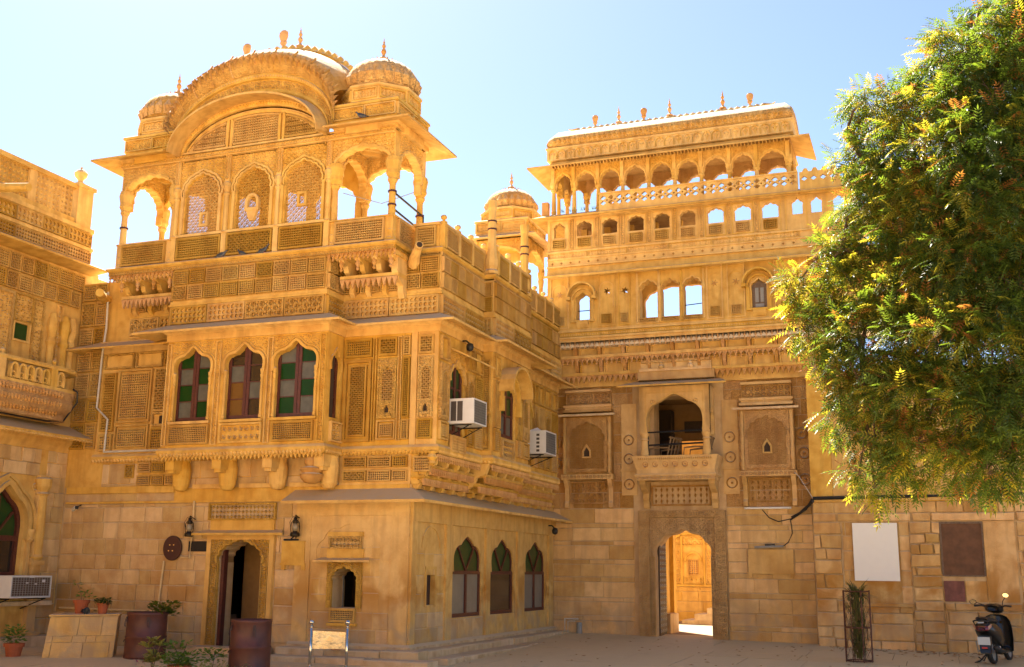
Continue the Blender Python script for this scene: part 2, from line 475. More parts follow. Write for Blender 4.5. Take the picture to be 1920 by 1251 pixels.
def jali_geo(w, h, cell, style, depth, front, u_off=0.0, v_off=0.0):
    """plate with a hole in every cell, local x = u, z = v, y = -d; front face at d = front"""
    nx = max(1, round(w/cell)); ny = max(1, round(h/cell))
    cx, cz = w/nx, h/ny
    vs = []; fs = []
    for i in range(nx):
        for j in range(ny):
            hp = hole_shape(style, i, j)
            # cell corners, ordered by angle with the hole points
            x0, z0 = u_off+i*cx, v_off+j*cz
            n = len(hp)
            b = len(vs)
            cor = [(1, 1), (0, 1), (0, 0), (1, 0)]
            for (a, c) in cor: vs.append((x0+a*cx, -front, z0+c*cz))
            for (a, c) in hp: vs.append((x0+a*cx, -front, z0+c*cz))
            for (a, c) in hp: vs.append((x0+a*cx, -(front-depth), z0+c*cz))
            ang = [math.atan2(c-0.5, a-0.5) % (2*PI) for a, c in hp]
            ca = [PI/4, 3*PI/4, 5*PI/4, 7*PI/4]
            def nearest(t): return min(range(4), key=lambda q: abs((ca[q]-t+PI) % (2*PI)-PI))
            for k in range(n):
                k2 = (k+1) % n
                mid = ang[k]+(((ang[k2]-ang[k]) % (2*PI))/2)
                c0 = nearest(ang[k]+1e-3 if n > 4 or style == 'square' else ang[k]+0.1); c1 = nearest(mid); c2 = nearest(ang[k2]-1e-3 if n > 4 or style == 'square' else ang[k2]-0.1)
                fs.append((b+4+k, b+c1, b+4+k2))
                if c0 != c1: fs.append((b+4+k, b+c0, b+c1))
                if c2 != c1: fs.append((b+4+k2, b+c1, b+c2))
                fs.append((b+4+k, b+4+k2, b+4+n+k2, b+4+n+k))
    return vs, fs
def pyramid(vs, fs, base, apex):
    b = len(vs); n = len(base)
    vs += base; vs.append(apex)
    for i in range(n): fs.append((b+i, b+(i+1) % n, b+n))
def relief_geo(w, h, cell, style, height, front, u_off=0.0, v_off=0.0, seed=0):
    rnd = random.Random(seed)
    nx = max(1, round(w/cell)); ny = max(1, round(h/cell))
    cx, cz = w/nx, h/ny
    vs = []; fs = []
    y0, y1 = -front, -(front+height)
    def petal(px, pz, ang, L, W):
        ca, sa = math.cos(ang), math.sin(ang)
        pts = [(0, 0), (L*0.55, -W/2), (L, 0), (L*0.55, W/2)]
        base = [(px+a*ca-c*sa, y0, pz+a*sa+c*ca) for a, c in pts]
        pyramid(vs, fs, base, (px+L*0.5*ca, y1, pz+L*0.5*sa))
    for i in range(nx):
        for j in range(ny):
            px, pz = u_off+(i+0.5)*cx, v_off+(j+0.5)*cz
            r = min(cx, cz)/2
            if style == 'scroll':
                ph = rnd.random()*6.28; s = 1 if (i+j) % 2 else -1
                for k in range(5): petal(px+0.45*r*math.cos(ph+s*k*1.1), pz+0.45*r*math.sin(ph+s*k*1.1), ph+s*(k*1.1+1.3), r*(1.0-0.1*k), r*0.36)
            elif style == 'rosette':
                for k in range(6): petal(px, pz, k*PI/3, r*0.92, r*0.45)
            elif style == 'leaf':
                petal(px, pz-cz/2*0.95, PI/2, cz*0.95, cx*0.42)
                petal(px, pz-cz*0.1, PI*0.25, r*0.8, r*0.3); petal(px, pz-cz*0.1, PI*0.75, r*0.8, r*0.3)
            elif style == 'boss':
                base = [(px+0.8*r*math.cos(a), y0, pz+0.8*r*math.sin(a)) for a in [k*PI/4 for k in range(8)]]
                pyramid(vs, fs, base, (px, y1, pz))
            elif style == 'ring':
                n = 12; b = len(vs)
                for rr, yy in ((0.86, y0), (0.70, y1), (0.52, y0)):
                    for k in range(n): vs.append((px+rr*r*math.cos(2*PI*k/n), yy, pz+rr*r*math.sin(2*PI*k/n)))
                for q in range(2):
                    for k in range(n):
                        k2 = (k+1) % n
                        fs.append((b+q*n+k, b+q*n+k2, b+(q+1)*n+k2, b+(q+1)*n+k))
                base = [(px+0.3*r*math.cos(a), y0, pz+0.3*r*math.sin(a)) for a in [k*PI/3 for k in range(6)]]
                pyramid(vs, fs, base, (px, y1, pz))
            elif style == 'lozenge':
                pyramid(vs, fs, [(px+cx*0.46, y0, pz), (px, y0, pz+cz*0.46), (px-cx*0.46, y0, pz), (px, y0, pz-cz*0.46)], (px, y1, pz))
            elif style == 'flute':
                pyramid(vs, fs, [(px-cx*0.36, y0, v_off+j*cz), (px+cx*0.36, y0, v_off+j*cz), (px+cx*0.36, y0, v_off+(j+0.8)*cz), (px, y0, v_off+(j+1)*cz), (px-cx*0.36, y0, v_off+(j+0.8)*cz)], (px, y1, pz))
    return vs, fs
def lbox(vs, fs, x0, x1, z0, z1, d0, d1):
    b = len(vs)
    for d in (d0, d1):
        for x, z in ((x0, z0), (x1, z0), (x1, z1), (x0, z1)): vs.append((x, -d, z))
    fs += [tuple(b+i for i in f) for f in [(4, 5, 6, 7), (0, 1, 5, 4), (1, 2, 6, 5), (2, 3, 7, 6), (3, 0, 4, 7)]]
JST = ['hex', 'diamond', 'star', 'square', 'round']
def panel(F, u0, u1, v0, v1, d=0.0, style='hex', parent=None, border=0.03, cell=0.055, mat=None, depth=0.045, back=None, rings=1):
    """one carved panel: raised border round pierced or relief work, standing on the wall face at depth d"""
    w, h = round(u1-u0, 2), round(v1-v0, 2)
    if w < 0.03 or h < 0.03: return None
    jal = style in JST
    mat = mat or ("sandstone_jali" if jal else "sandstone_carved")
    key = (w, h, style, border, cell, mat, depth, rings)
    if key not in CACHE:
        vs, fs = [], []
        b = border
        for r in range(rings):
            o = r*b*2.0
            t = depth+0.016-r*0.006
            bb = b*(1 if r == 0 else 0.6)
            x0, x1, z0, z1 = o, w-o, o, h-o
            if b > 0 and x1-x0 > 2*bb and z1-z0 > 2*bb:
                lbox(vs, fs, x0, x1, z0, z0+bb, 0, t); lbox(vs, fs, x0, x1, z1-bb, z1, 0, t)
                lbox(vs, fs, x0, x0+bb, z0+bb, z1-bb, 0, t-0.001); lbox(vs, fs, x1-bb, x1, z0+bb, z1-bb, 0, t-0.001)
        ins = b*(1 if rings == 1 else 2.6)
        iw, ih = w-2*ins, h-2*ins
        if iw > 0.02 and ih > 0.02:
            if jal: v2, f2 = jali_geo(iw, ih, cell, style, depth, depth, ins, ins)
            elif style == 'blank': v2, f2 = [], []
            else: v2, f2 = relief_geo(iw, ih, cell, style, depth, 0.0, ins, ins, seed=len(CACHE))
            n = len(vs); vs += v2; fs += [tuple(i+n for i in f) for f in f2]
        CACHE[key] = mesh_of("jali_panel" if jal else "carved_panel", vs, fs, mat)
    o = bpy.data.objects.new("jali_panel" if jal else "carved_panel", CACHE[key])
    o.rotation_euler = (0, 0, F.rot)
    o.scale = ((u1-u0)/w, 1, (v1-v0)/h)
    return link(o, F.p(u0, v0, d), parent)
def grid(F, us, v0, v1, d, parent, rng, cell=0.05, gap=0.03, border=0.022, mat=None):
    for a, b in zip(us, us[1:]):
        panel(F, a+gap/2, b-gap/2, v0+gap/2, v1-gap/2, d, rng.choice(['hex', 'diamond', 'star', 'diamond', 'hex']), parent, border, cell, mat)

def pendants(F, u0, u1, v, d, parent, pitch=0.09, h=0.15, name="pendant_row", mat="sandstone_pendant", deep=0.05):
    """hanging lotus buds under a moulding, too small to pick apart"""
    m = MB()
    n = max(1, round((u1-u0)/pitch))
    p = (u1-u0)/n
    top = []
    outl = [(u0, v)]
    for i in range(n):
        a = u0+i*p
        outl += [(a, v-h*0.18), (a+p*0.2, v-h*0.45), (a+p*0.5, v-h*0.22) if False else (a+p*0.5, v-h*0.12), (a+p*0.8, v-h*0.45)]
    outl += [(u1, v-h*0.18), (u1, v)]
    plate(m, F, list(reversed(outl)), [], d-deep, d)
    for i in range(n+1):
        x, y, z = F.p(u0+i*p, v, d-0.01)
        s = h/0.15
        lathe(m, x, y, z, [(0.004, -0.15*s), (0.022, -0.115*s), (0.012, -0.09*s), (0.030, -0.06*s), (0.020, -0.02*s), (0.02, 0)], 5)
    return m.build(name, mat, parent, kind="stuff")
def zigzag(F, u0, u1, v, d, parent, pitch=0.11, h=0.13, deep=0.05, mat="sandstone_pendant", name="pointed_fringe"):
    m = MB()
    n = max(1, round((u1-u0)/pitch)); p = (u1-u0)/n
    outl = []
    for i in range(n):
        a = u0+i*p
        outl += [(a, v-0.02), (a+p*0.18, v-h*0.35), (a+p*0.5, v-h), (a+p*0.82, v-h*0.35)]
    outl += [(u1, v-0.02), (u1, v), (u0, v)]
    plate(m, F, outl, [], d-deep, d)
    return m.build(name, mat, parent, kind="stuff")
def lappets(F, u0, u1, v, d, parent, pitch=0.075, h=0.09, mat="sandstone_plain"):
    """row of rounded leaf tips under a ledge"""
    m = MB()
    n = max(1, round((u1-u0)/pitch)); p = (u1-u0)/n
    for i in range(n):
        a = u0+(i+0.5)*p; w = p*0.46
        vs = [F.p(a-w, v, d+0.0), F.p(a+w, v, d), F.p(a+w, v-h*0.6, d), F.p(a, v-h, d-0.02), F.p(a-w, v-h*0.6, d), F.p(a, v-h*0.35, d+0.04), F.p(a, v, d+0.025)]
        m.add(vs, [(0, 5, 6), (6, 5, 1), (1, 5, 2), (2, 5, 3), (3, 5, 4), (4, 5, 0)][::1])
    return m.build("lappet_row", mat, parent, kind="stuff")
COLPROF = [(1.25, 0), (1.25, 0.05), (0.95, 0.07), (1.15, 0.12), (1.2, 0.15), (0.85, 0.17), (1.0, 0.2), (0.92, 0.5), (0.80, 0.72), (0.86, 0.73), (0.86, 0.76), (0.80, 0.77), (1.05, 0.82), (1.25, 0.88), (1.0, 0.9), (1.4, 0.96), (1.4, 1.0)]
def column(F, u, v0, v1, d, r, parent, seg=10, mat="sandstone_upper", name="column"):
    m = MB()
    x, y, _ = F.p(u, 0, d)
    H = v1-v0
    lathe(m, x, y, v0, [(a*r, b*H) for a, b in COLPROF], seg)
    return m.build(name, mat, parent)
def spandrel(F, u0, u1, v0, v1, line, d, parent, cell=0.07, mat="sandstone_upper", height=0.03, off=0.06, style='scroll'):
    """relief carving filling the field between an arch line and its square frame"""
    xs = [p[0] for p in line]
    uc = (min(xs)+max(xs))/2
    vs_, fs_ = relief_geo(u1-u0, v1-v0, cell, style, height, 0.0, u0, v0, seed=int(abs(uc*31))+int(v0*7))
    keep = []
    pts = sorted(line)
    for f in fs_:
        cx = sum(vs_[i][0] for i in f)/len(f); cz = sum(vs_[i][2] for i in f)/len(f)
        top = -1e9
        for (x, y) in line:
            if (x-cx)**2+(y-cz)**2 < off*off: top = 1e9; break
            if abs(x-cx) < 0.05 and y > top: top = y
        if xs and (cx < min(xs)-0.01 or cx > max(xs)+0.01): top = -1e9 if top < 1e8 else top
        if cz > top+off*0.5: keep.append(f)
    if not keep: return None
    m = MB(); m.add([F.p(x, z, d-y) for x, y, z in vs_], keep)
    return m.build("carved_spandrel", mat, parent, kind="stuff")
def arch_panel(F, u0, u1, v0, v1, d0, d1, parent, w=None, spring=None, rise=None, vbot=None, n=7, c=0.03, tip=0.05, mat="sandstone_carved", name="arch_panel", moulding=0.05, power=0.85, uc=None, relief=None):
    uc = (u0+u1)/2 if uc is None else uc
    w = w or (u1-u0)*0.8
    spring = spring if spring is not None else v0+(v1-v0)*0.5
    rise = rise or (v1-spring)*0.8
    vb = v0 if vbot is None else vbot
    a = cusp(uc, spring, w, rise, n, c, tip, power=power)
    m = MB()
    if vb <= v0+1e-6:
        outl = [(u0, v0), (uc-w/2, v0)]+a+[(uc+w/2, v0), (u1, v0), (u1, v1), (u0, v1)]
        plate(m, F, outl, [], d0, d1)
    else:
        plate(m, F, rect(u0, u1, v0, v1), [[(uc-w/2, vb)]+a+[(uc+w/2, vb)]], d0, d1)
    if moulding: strip(m, F, band_poly(a, 0.002), band_poly(a, moulding), d1-0.001, d1+0.028)
    o = m.build(name, mat, parent)
    if relief: spandrel(F, u0+0.02, u1-0.02, max(v0, spring), v1-0.02, a, d1, o, relief, mat, 0.032, (moulding or 0.03)+0.015)
    return o
def stones(F, u0, u1, v0, v1, rows, wavg, d, parent, mat, rng, skip=(), proud=0.02, gap=0.012, jitter=0.012, name="stone"):
    """coursed masonry: each block an object of its own"""
    v = v0; k = 0
    while v < v1-0.04:
        h = rows[k % len(rows)]*(0.92+0.16*rng.random()); k += 1
        if v+h > v1-0.06: h = v1-v
        u = u0-rng.random()*wavg*0.7
        while u < u1:
            w = wavg*(0.55+0.9*rng.random())
            a, b = max(u, u0), min(u+w, u1)
            u += w
            if u1-b < 0.12: b = u1; u = u1
            segs = [(a, b)]
            for (s0, s1, t0, t1) in skip:
                if v+h*0.5 > t0 and v+h*0.5 < t1:
                    ns = []
                    for (p, q) in segs:
                        if q <= s0 or p >= s1: ns.append((p, q))
                        else:
                            if s0-p > 0.05: ns.append((p, s0))
                            if q-s1 > 0.05: ns.append((s1, q))
                    segs = ns
            for (p, q) in segs:
                if q-p < 0.04: continue
                pr = d+proud*(0.4+0.9*rng.random()); g = gap/2; e = 0.008
                j = lambda: (rng.random()-0.5)*jitter
                c = [(p+g, v+g), (q-g, v+g), (q-g, v+h-g), (p+g, v+h-g)]
                c = [(x+j(), y+j()) for x, y in c]
                ins = [(1, 1), (-1, 1), (-1, -1), (1, -1)]
                vs = [F.p(x, y, d-0.004) for x, y in c]+[F.p(x, y, pr-e) for x, y in c]+[F.p(x+e*a_, y+e*b_, pr) for (x, y), (a_, b_) in zip(c, ins)]
                fs = [(8, 9, 10, 11)]
                for i in range(4):
                    i2 = (i+1) % 4
                    fs += [(i, i2, 4+i2, 4+i), (4+i, 4+i2, 8+i2, 8+i)]
                m = MB(); m.add(vs, fs); m.build(name, mat, parent)
        v += h
def ground_z(x, y): return 0.022*(min(max(y, 8), 26)-17)-0.015*(min(max(x, -16), 4)+8)
# ================================================================== ground
def ground_sheet():
    m = MB()
    xs = [-900, -200, -60, -30, -20, -16, -12, -8, -4, 0, 4, 10, 30, 60, 200, 900]
    ys = [-900, -200, -60, -20, -8, 0, 8, 12, 14, 17, 20, 23, 26, 34, 60, 200, 900]
    vs = [(x, y, ground_z(x, y)-0.012) for y in ys for x in xs]
    n = len(xs)
    fs = [(j*n+i, j*n+i+1, (j+1)*n+i+1, (j+1)*n+i) for j in range(len(ys)-1) for i in range(n-1)]
    m.add(vs, fs)
    return m.build("ground", "paving_joint", kind="structure", base=(0, 0, 0))
ground = ground_sheet()
def bounce_sheet():
    m = MB()
    xs = [-60, -30, -16, -12, -8, -4, 0, 4, 10, 30, 60]; ys = [-60, -20, -8, 0, 6.98]
    vs = [(x, y, ground_z(x, y)-0.004) for y in ys for x in xs]; n = len(xs)
    m.add(vs, [(j*n+i, j*n+i+1, (j+1)*n+i+1, (j+1)*n+i) for j in range(len(ys)-1) for i in range(n-1)])
    return m.build("unseen_pale_ground", "pale_bounce_ground", kind="structure", base=(0, 0, 0))  # unseen pale ground, added to bounce sunlight onto the facades
bounce_sheet()
rg = random.Random(3)
def slabs():
    y = 7.0
    while y < 26.2:
        h = 0.9+0.5*rg.random()
        x = -17+rg.random()
        while x < 7:
            w = 1.0+1.0*rg.random()
            g = 0.004 if rg.random() < 0.7 else 0.009
            x1, y1 = x+w, y+h
            dz = (rg.random()-0.5)*0.006
            vs = [(a, b, ground_z(a, b)+dz-e) for e in (0.0, 0.02) for a, b in ((x+g, y+g), (x1-g, y+g), (x1-g, y1-g), (x+g, y1-g))]
            m = MB(); m.add(vs, [(0, 1, 2, 3), (4, 5, 1, 0), (5, 6, 2, 1), (6, 7, 3, 2), (7, 4, 0, 3)])
            m.build("paving_slab", "paving", ground)
            x += w
        y += h
slabs()

# ================================================================== the carved mansion with the corner
mansion = thing("carved_mansion", "large golden sandstone mansion with three-window bay, jali parapets and a domed arched rooftop pavilion", "mansion", (-8.64, 17.9, 0))
MA = mansion
R1 = random.Random(11)

# ---- ground floor walls
def arc_line(uc, vs, w, rise, n=16):
    return [(uc-w/2*math.cos(PI*i/n), vs+rise*math.sin(PI*i/n)) for i in range(n+1)]
door_arch = cusp(-12.10, 1.70, 0.94, 0.36, 9, 0.028, 0.05)
door_hole = [(-12.57, 0.12)]+door_arch+[(-11.63, 0.12)]
win_arch = cusp(-9.90, 1.40, 0.49, 0.20, 7, 0.022, 0.03)
win_hole = [(-10.145, 0.93)]+win_arch+[(-9.655, 0.93)]
m = MB()
plate(m, A0, rect(-16.4, -8.645, -0.2, 3.15), [door_hole, win_hole], -0.45, 0)
m.build("wall", "mortar", MA)
stones(A0, -16.35, -12.86, 0.12, 2.82, [0.285, 0.30, 0.27], 0.42, 0.0, MA, "stone_block", R1)
stones(A0, -11.36, -10.9, 0.28, 2.82, [0.32], 0.4, 0.0, MA, "stone_block", R1)
stones(A0, -12.86, -11.36, 2.36, 2.82, [0.24], 0.4, 0.0, MA, "stone_block", R1, skip=[(-12.82, -11.36, 2.3, 2.9)])
# ledges between the stone wall and the upper storey
m = MB()
box(m, A0, -16.3, -8.66, 2.82, 2.86, 0, 0.05); box(m, A0, -16.3, -13.7, 3.02, 3.15, 0, 0.06)
box(m, A0, -13.7, -8.66, 2.86, 3.10, 0, 0.025)
m.build("ledge", "sandstone_plain", MA)
# low blocks showing above the ledge
stones(A0, -15.5, -14.6, 2.86, 3.6, [0.36], 0.6, 0.0, MA, "stone_block", R1, proud=0.012)

# ---- carved doorway
panel(A0, -12.86, -11.38, 2.48, 2.80, 0.01, 'lozenge', MA, 0.035, 0.085, "sandstone_carved")
m = MB()
box(m, A0, -12.80, -11.40, 2.28, 2.50, 0.0, 0.05)
m.build("lintel", "sandstone_plain", MA)
def eave_slab(F, u0, u1, v, out, d, parent, slope=0.10, th=0.045, side=0.16, mat="sandstone_eave", name="eave"):
    m = MB()
    P = [F.p(u0, v+slope, d), F.p(u1, v+slope, d), F.p(u1+side, v, d+out), F.p(u0-side, v, d+out)]
    Q = [F.p(u0, v+slope-th, d), F.p(u1, v+slope-th, d), F.p(u1+side, v-th, d+out), F.p(u0-side, v-th, d+out)]
    m.add(P+Q, [(3, 2, 1, 0), (4, 5, 6, 7), (0, 4, 7, 3), (2, 6, 5, 1), (3, 7, 6, 2), (1, 5, 4, 0)])
    return m.build(name, mat, parent)
eave_slab(A0, -12.92, -11.26, 2.24, 0.24, 0.0, MA, 0.07)
arch_panel(A0, -12.80, -11.40, 0.12, 2.18, 0.001, 0.055, MA, w=0.94, spring=1.70, rise=0.36, n=9, c=0.028, mat="sandstone_carved", name="door_surround", relief=0.08)
for a_ in (-12.735, -11.62): panel(A0, a_, a_+0.15, 0.2, 1.9, 0.056, 'scroll', MA, 0.012, 0.075, "sandstone_carved", depth=0.022)
m = MB()
for a, b in ((-12.83, -12.74), (-11.46, -11.37)): box(m, A0, a, b, 0.12, 2.20, 0.0, 0.085)
box(m, A0, -12.74, -11.46, 2.12, 2.20, 0.056, 0.085)
m.build("door_frame", "sandstone_plain", MA)
m = MB(); box(m, A0, -12.565, -12.50, 0.14, 2.02, -0.16, -0.04)
m.build("door_leaf", "red_brown_wood", MA)
m = MB()
box(m, A0, -13.25, -13.06, 0.12, 1.62, -1.1, -0.9); box(m, A0, -13.28, -13.02, 1.62, 1.72, -1.12, -0.88)
box(m, A0, -12.60, -12.572, 0.12, 2.2, -0.44, -0.17)
m.build("inner_pier", "interior_stone", MA)
m = MB()
box(m, A0, -12.74, -11.7, 0.1, 2.5, -1.15, -1.05)
m.build("inner_wall", "interior_stone", MA)
m = MB(); box(m, A0, -13.02, -12.84, 0.12, 0.72, -1.05, -0.8); m.build("stone_block_inside_door", "grey_wood", MA)
m = MB()
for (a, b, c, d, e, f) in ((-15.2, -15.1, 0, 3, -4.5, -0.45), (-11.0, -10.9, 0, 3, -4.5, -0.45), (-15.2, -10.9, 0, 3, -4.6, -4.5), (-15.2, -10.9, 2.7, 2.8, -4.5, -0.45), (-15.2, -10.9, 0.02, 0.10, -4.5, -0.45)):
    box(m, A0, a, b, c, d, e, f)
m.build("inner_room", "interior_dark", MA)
m = MB()
box(m, A0, -12.9, -11.3, 0.0, 0.20, 0.05, 0.45); box(m, A0, -13.0, -11.2, -0.1, 0.08, 0.05, 0.75)
m.build("door_step", "plinth_stone", MA)

# ---- blank stone notice plaque and eyelets beside the door
m = MB()
box(m, A0, -11.20, -10.72, 1.70, 2.10, 0.03, 0.07); box(m, A0, -11.22, -10.70, 1.66, 1.70, 0.03, 0.08)
for u in (-11.19, -10.77): box(m, A0, u, u+0.07, 1.58, 1.66, 0.03, 0.07)
m.build("blank_plaque", "sandstone_plain", MA)

# ---- plastered corner bay with the small window
m = MB()
for u0, u1 in ((-10.93, -10.62), (-8.98, -8.64)):
    box(m, A0, u0, u1, 0.28, 2.55, 0.0, 0.045)
box(m, A0, -10.93, -8.64, 2.55, 2.84, 0.0, 0.06)
m.build("pilaster", "plaster_stone", MA)
big = cusp(-9.82, 1.75, 1.30, 0.60, 5, 0.05, 0.0)
m = MB()
plate(m, A0, rect(-10.62, -8.98, 0.29, 2.55), [win_hole], 0.001, 0.012)
plate(m, A0, [(-10.62, 1.75)]+[(-10.47, 1.75)]+big[1:-1]+[(-9.17, 1.75), (-8.98, 1.75), (-8.98, 2.549), (-10.62, 2.549)], [], 0.0125, 0.032)
m.build("wall_panel", "plaster_stone", MA)
stones(A0, -10.60, -9.0, 0.30, 0.86, [0.28], 0.35, 0.012, MA, "stone_block", R1, proud=0.01)
stones(A0, -10.58, -10.16, 0.86, 2.0, [0.33, 0.28], 0.4, 0.012, MA, "plaster_stone", R1, proud=0.008)
stones(A0, -9.62, -9.2, 0.86, 2.0, [0.33, 0.28], 0.4, 0.012, MA, "plaster_stone", R1, proud=0.008)
arch_panel(A0, -10.24, -9.54, 0.93, 1.74, 0.014, 0.06, MA, w=0.49, spring=1.40, rise=0.20, c=0.022, tip=0.03, name="window_surround", relief=0.06)
eave_slab(A0, -10.36, -9.42, 1.76, 0.20, 0.01, MA, 0.05, 0.035, 0.1)
m = MB(); box(m, A0, -10.26, -9.52, 1.80, 1.96, 0.01, 0.06); box(m, A0, -10.24, -9.54, 2.18, 2.26, 0.01, 0.08); m.build("crown_moulding", "sandstone_plain", MA)
panel(A0, -10.22, -9.56, 1.96, 2.18, 0.03, 'lozenge', MA, 0.03, 0.08, "sandstone_carved")
panel(A0, -10.16, -9.64, 0.68, 0.92, 0.02, 'diamond', MA, 0.035, 0.035)
m = MB(); box(m, A0, -10.19, -9.61, 0.62, 0.67, 0.01, 0.10); m.build("window_sill", "sandstone_plain", MA)
m = MB(); box(m, A0, -10.30, -10.20, 0.93, 1.62, -0.42, -0.3); m.build("window_post", "grey_wood", MA)
m = MB(); box(m, A0, -10.17, -10.13, 0.93, 1.6, -0.40, -0.36); m.build("window_bar", "grille_grey", MA)
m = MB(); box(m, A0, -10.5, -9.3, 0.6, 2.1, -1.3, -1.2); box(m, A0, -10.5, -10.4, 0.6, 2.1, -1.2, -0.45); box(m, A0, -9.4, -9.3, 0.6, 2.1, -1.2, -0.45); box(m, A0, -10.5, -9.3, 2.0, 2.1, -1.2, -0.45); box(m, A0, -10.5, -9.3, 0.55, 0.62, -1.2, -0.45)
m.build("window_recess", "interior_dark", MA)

# ---- side wall of the ground floor, three arched windows
W3 = [(20.43, 0.92, 0.62), (22.25, 0.88, 0.62), (23.95, 0.84, 0.62)]
def b_at(px): pass
wins = []
holes = []
for (uc, w, rise) in [(20.55, 1.46, 0.68), (22.47, 1.36, 0.68), (24.58, 1.42, 0.68)]:
    a = cusp(uc, 1.58, w-0.14, rise-0.11, 3, 0.075, 0.04, 8, 0.75)
    holes.append([(uc-w/2, 0.72), (uc-w/2, 1.58)]+a+[(uc+w/2, 1.58), (uc+w/2, 0.72)])
    wins.append((uc, w, rise, a))
slit = rect(18.62, 18.98, 0.98, 1.62)
m = MB()
plate(m, B0, rect(17.905, 25.9, -0.2, 3.15), [h for h in holes]+[slit], -0.4, 0)
m.build("wall", "plaster_stone", MA)
m = MB()
for u0, u1 in ((17.9, 18.10), (19.40, 19.68), (21.42, 21.66), (23.28, 23.72), (25.42, 25.75)):
    box(m, B0, u0, u1, 0.28, 2.45, 0.0, 0.05)
box(m, B0, 17.9, 25.9, 2.45, 2.84, 0.0, 0.06)
m.build("pilaster", "plaster_stone", MA)
stones(B0, 18.2, 19.5, 0.30, 0.85, [0.28], 0.5, 0.0, MA, "stone_block", R1, proud=0.012)
stones(B0, 18.2, 19.5, 0.85, 1.9, [0.35], 0.55, 0.0, MA, "plaster_stone", R1, proud=0.010, skip=[(18.5, 19.08, 0.9, 1.7)])
m = MB(); lb = arc_line(18.8, 2.0, 0.75, 0.36, 12); strip(m, B0, lb, band_poly(lb, 0.04), 0, 0.02); m.build("blind_arch", "plaster_stone", MA)
stones(B0, 19.72, 21.38, 0.30, 0.70, [0.40], 0.6, 0.0, MA, "stone_block", R1, proud=0.008)
for i, (uc, w, rise, a) in enumerate(wins):
    m = MB()
    l0 = [(uc-w/2, 0.72), (uc-w/2, 1.58)]+a+[(uc+w/2, 1.58), (uc+w/2, 0.72)]
    li = [(uc+(x-uc)*0.91, 0.79 if y < 0.73 else 1.58+(y-1.58)*0.92) for x, y in l0]
    plate(m, B0, l0, [li], -0.09, -0.03)
    box(m, B0, uc-w*0.46, uc+w*0.46, 1.53, 1.60, -0.08, -0.015)
    for s in (-1, 1):
        p0 = Vector((uc, 1.60)); p1 = Vector((uc+s*0.27*w, 1.62+0.62*rise))
        t = (p1-p0).normalized(); nn = Vector((-t.y, t.x))*0.022
        plate(m, B0, [tuple(p0-nn), tuple(p1-nn), tuple(p1+nn), tuple(p0+nn)][::1], [], -0.08, -0.025)
    if i != 1: box(m, B0, uc-0.03, uc+0.04, 0.79, 1.53, -0.08, -0.02)
    wf = m.build("arched_window", "red_brown_wood", MA)
    top = [(uc-w*0.45, 1.59)]+[(uc+(x-uc)*0.93, 1.585+(y-1.58)*0.94) for x, y in a[1:-1]]+[(uc+w*0.45, 1.59)]
    m = MB(); plate(m, B0, top, [], -0.07, -0.055); m.build("pane", "dark_green_glass", wf)
    if i != 1:
        m = MB(); box(m, B0, uc-w*0.45, uc-0.02, 0.78, 1.56, -0.07, -0.055); m.build("pane", "grey_curtain", wf)
        m = MB(); box(m, B0, uc+0.03, uc+w*0.45, 0.78, 1.56, -0.07, -0.055); m.build("pane", "grey_curtain", wf)
    else:
        m = MB(); box(m, B0, uc-w*0.45, uc+w*0.45, 0.78, 1.56, -0.07, -0.055); m.build("pane", "dark_glass", wf)
m = MB(); box(m, B0, 18.58, 19.02, 0.94, 1.66, -0.12, -0.08)
m.build("slit_window_shutter", "dark_wood", MA)
m = MB(); box(m, B0, 18.56, 18.62, 0.95, 1.65, 0, 0.02); box(m, B0, 18.98, 19.04, 0.95, 1.65, 0, 0.02); box(m, B0, 18.56, 19.04, 1.62, 1.67, 0, 0.022); m.build("window_surround", "plaster_stone", MA)

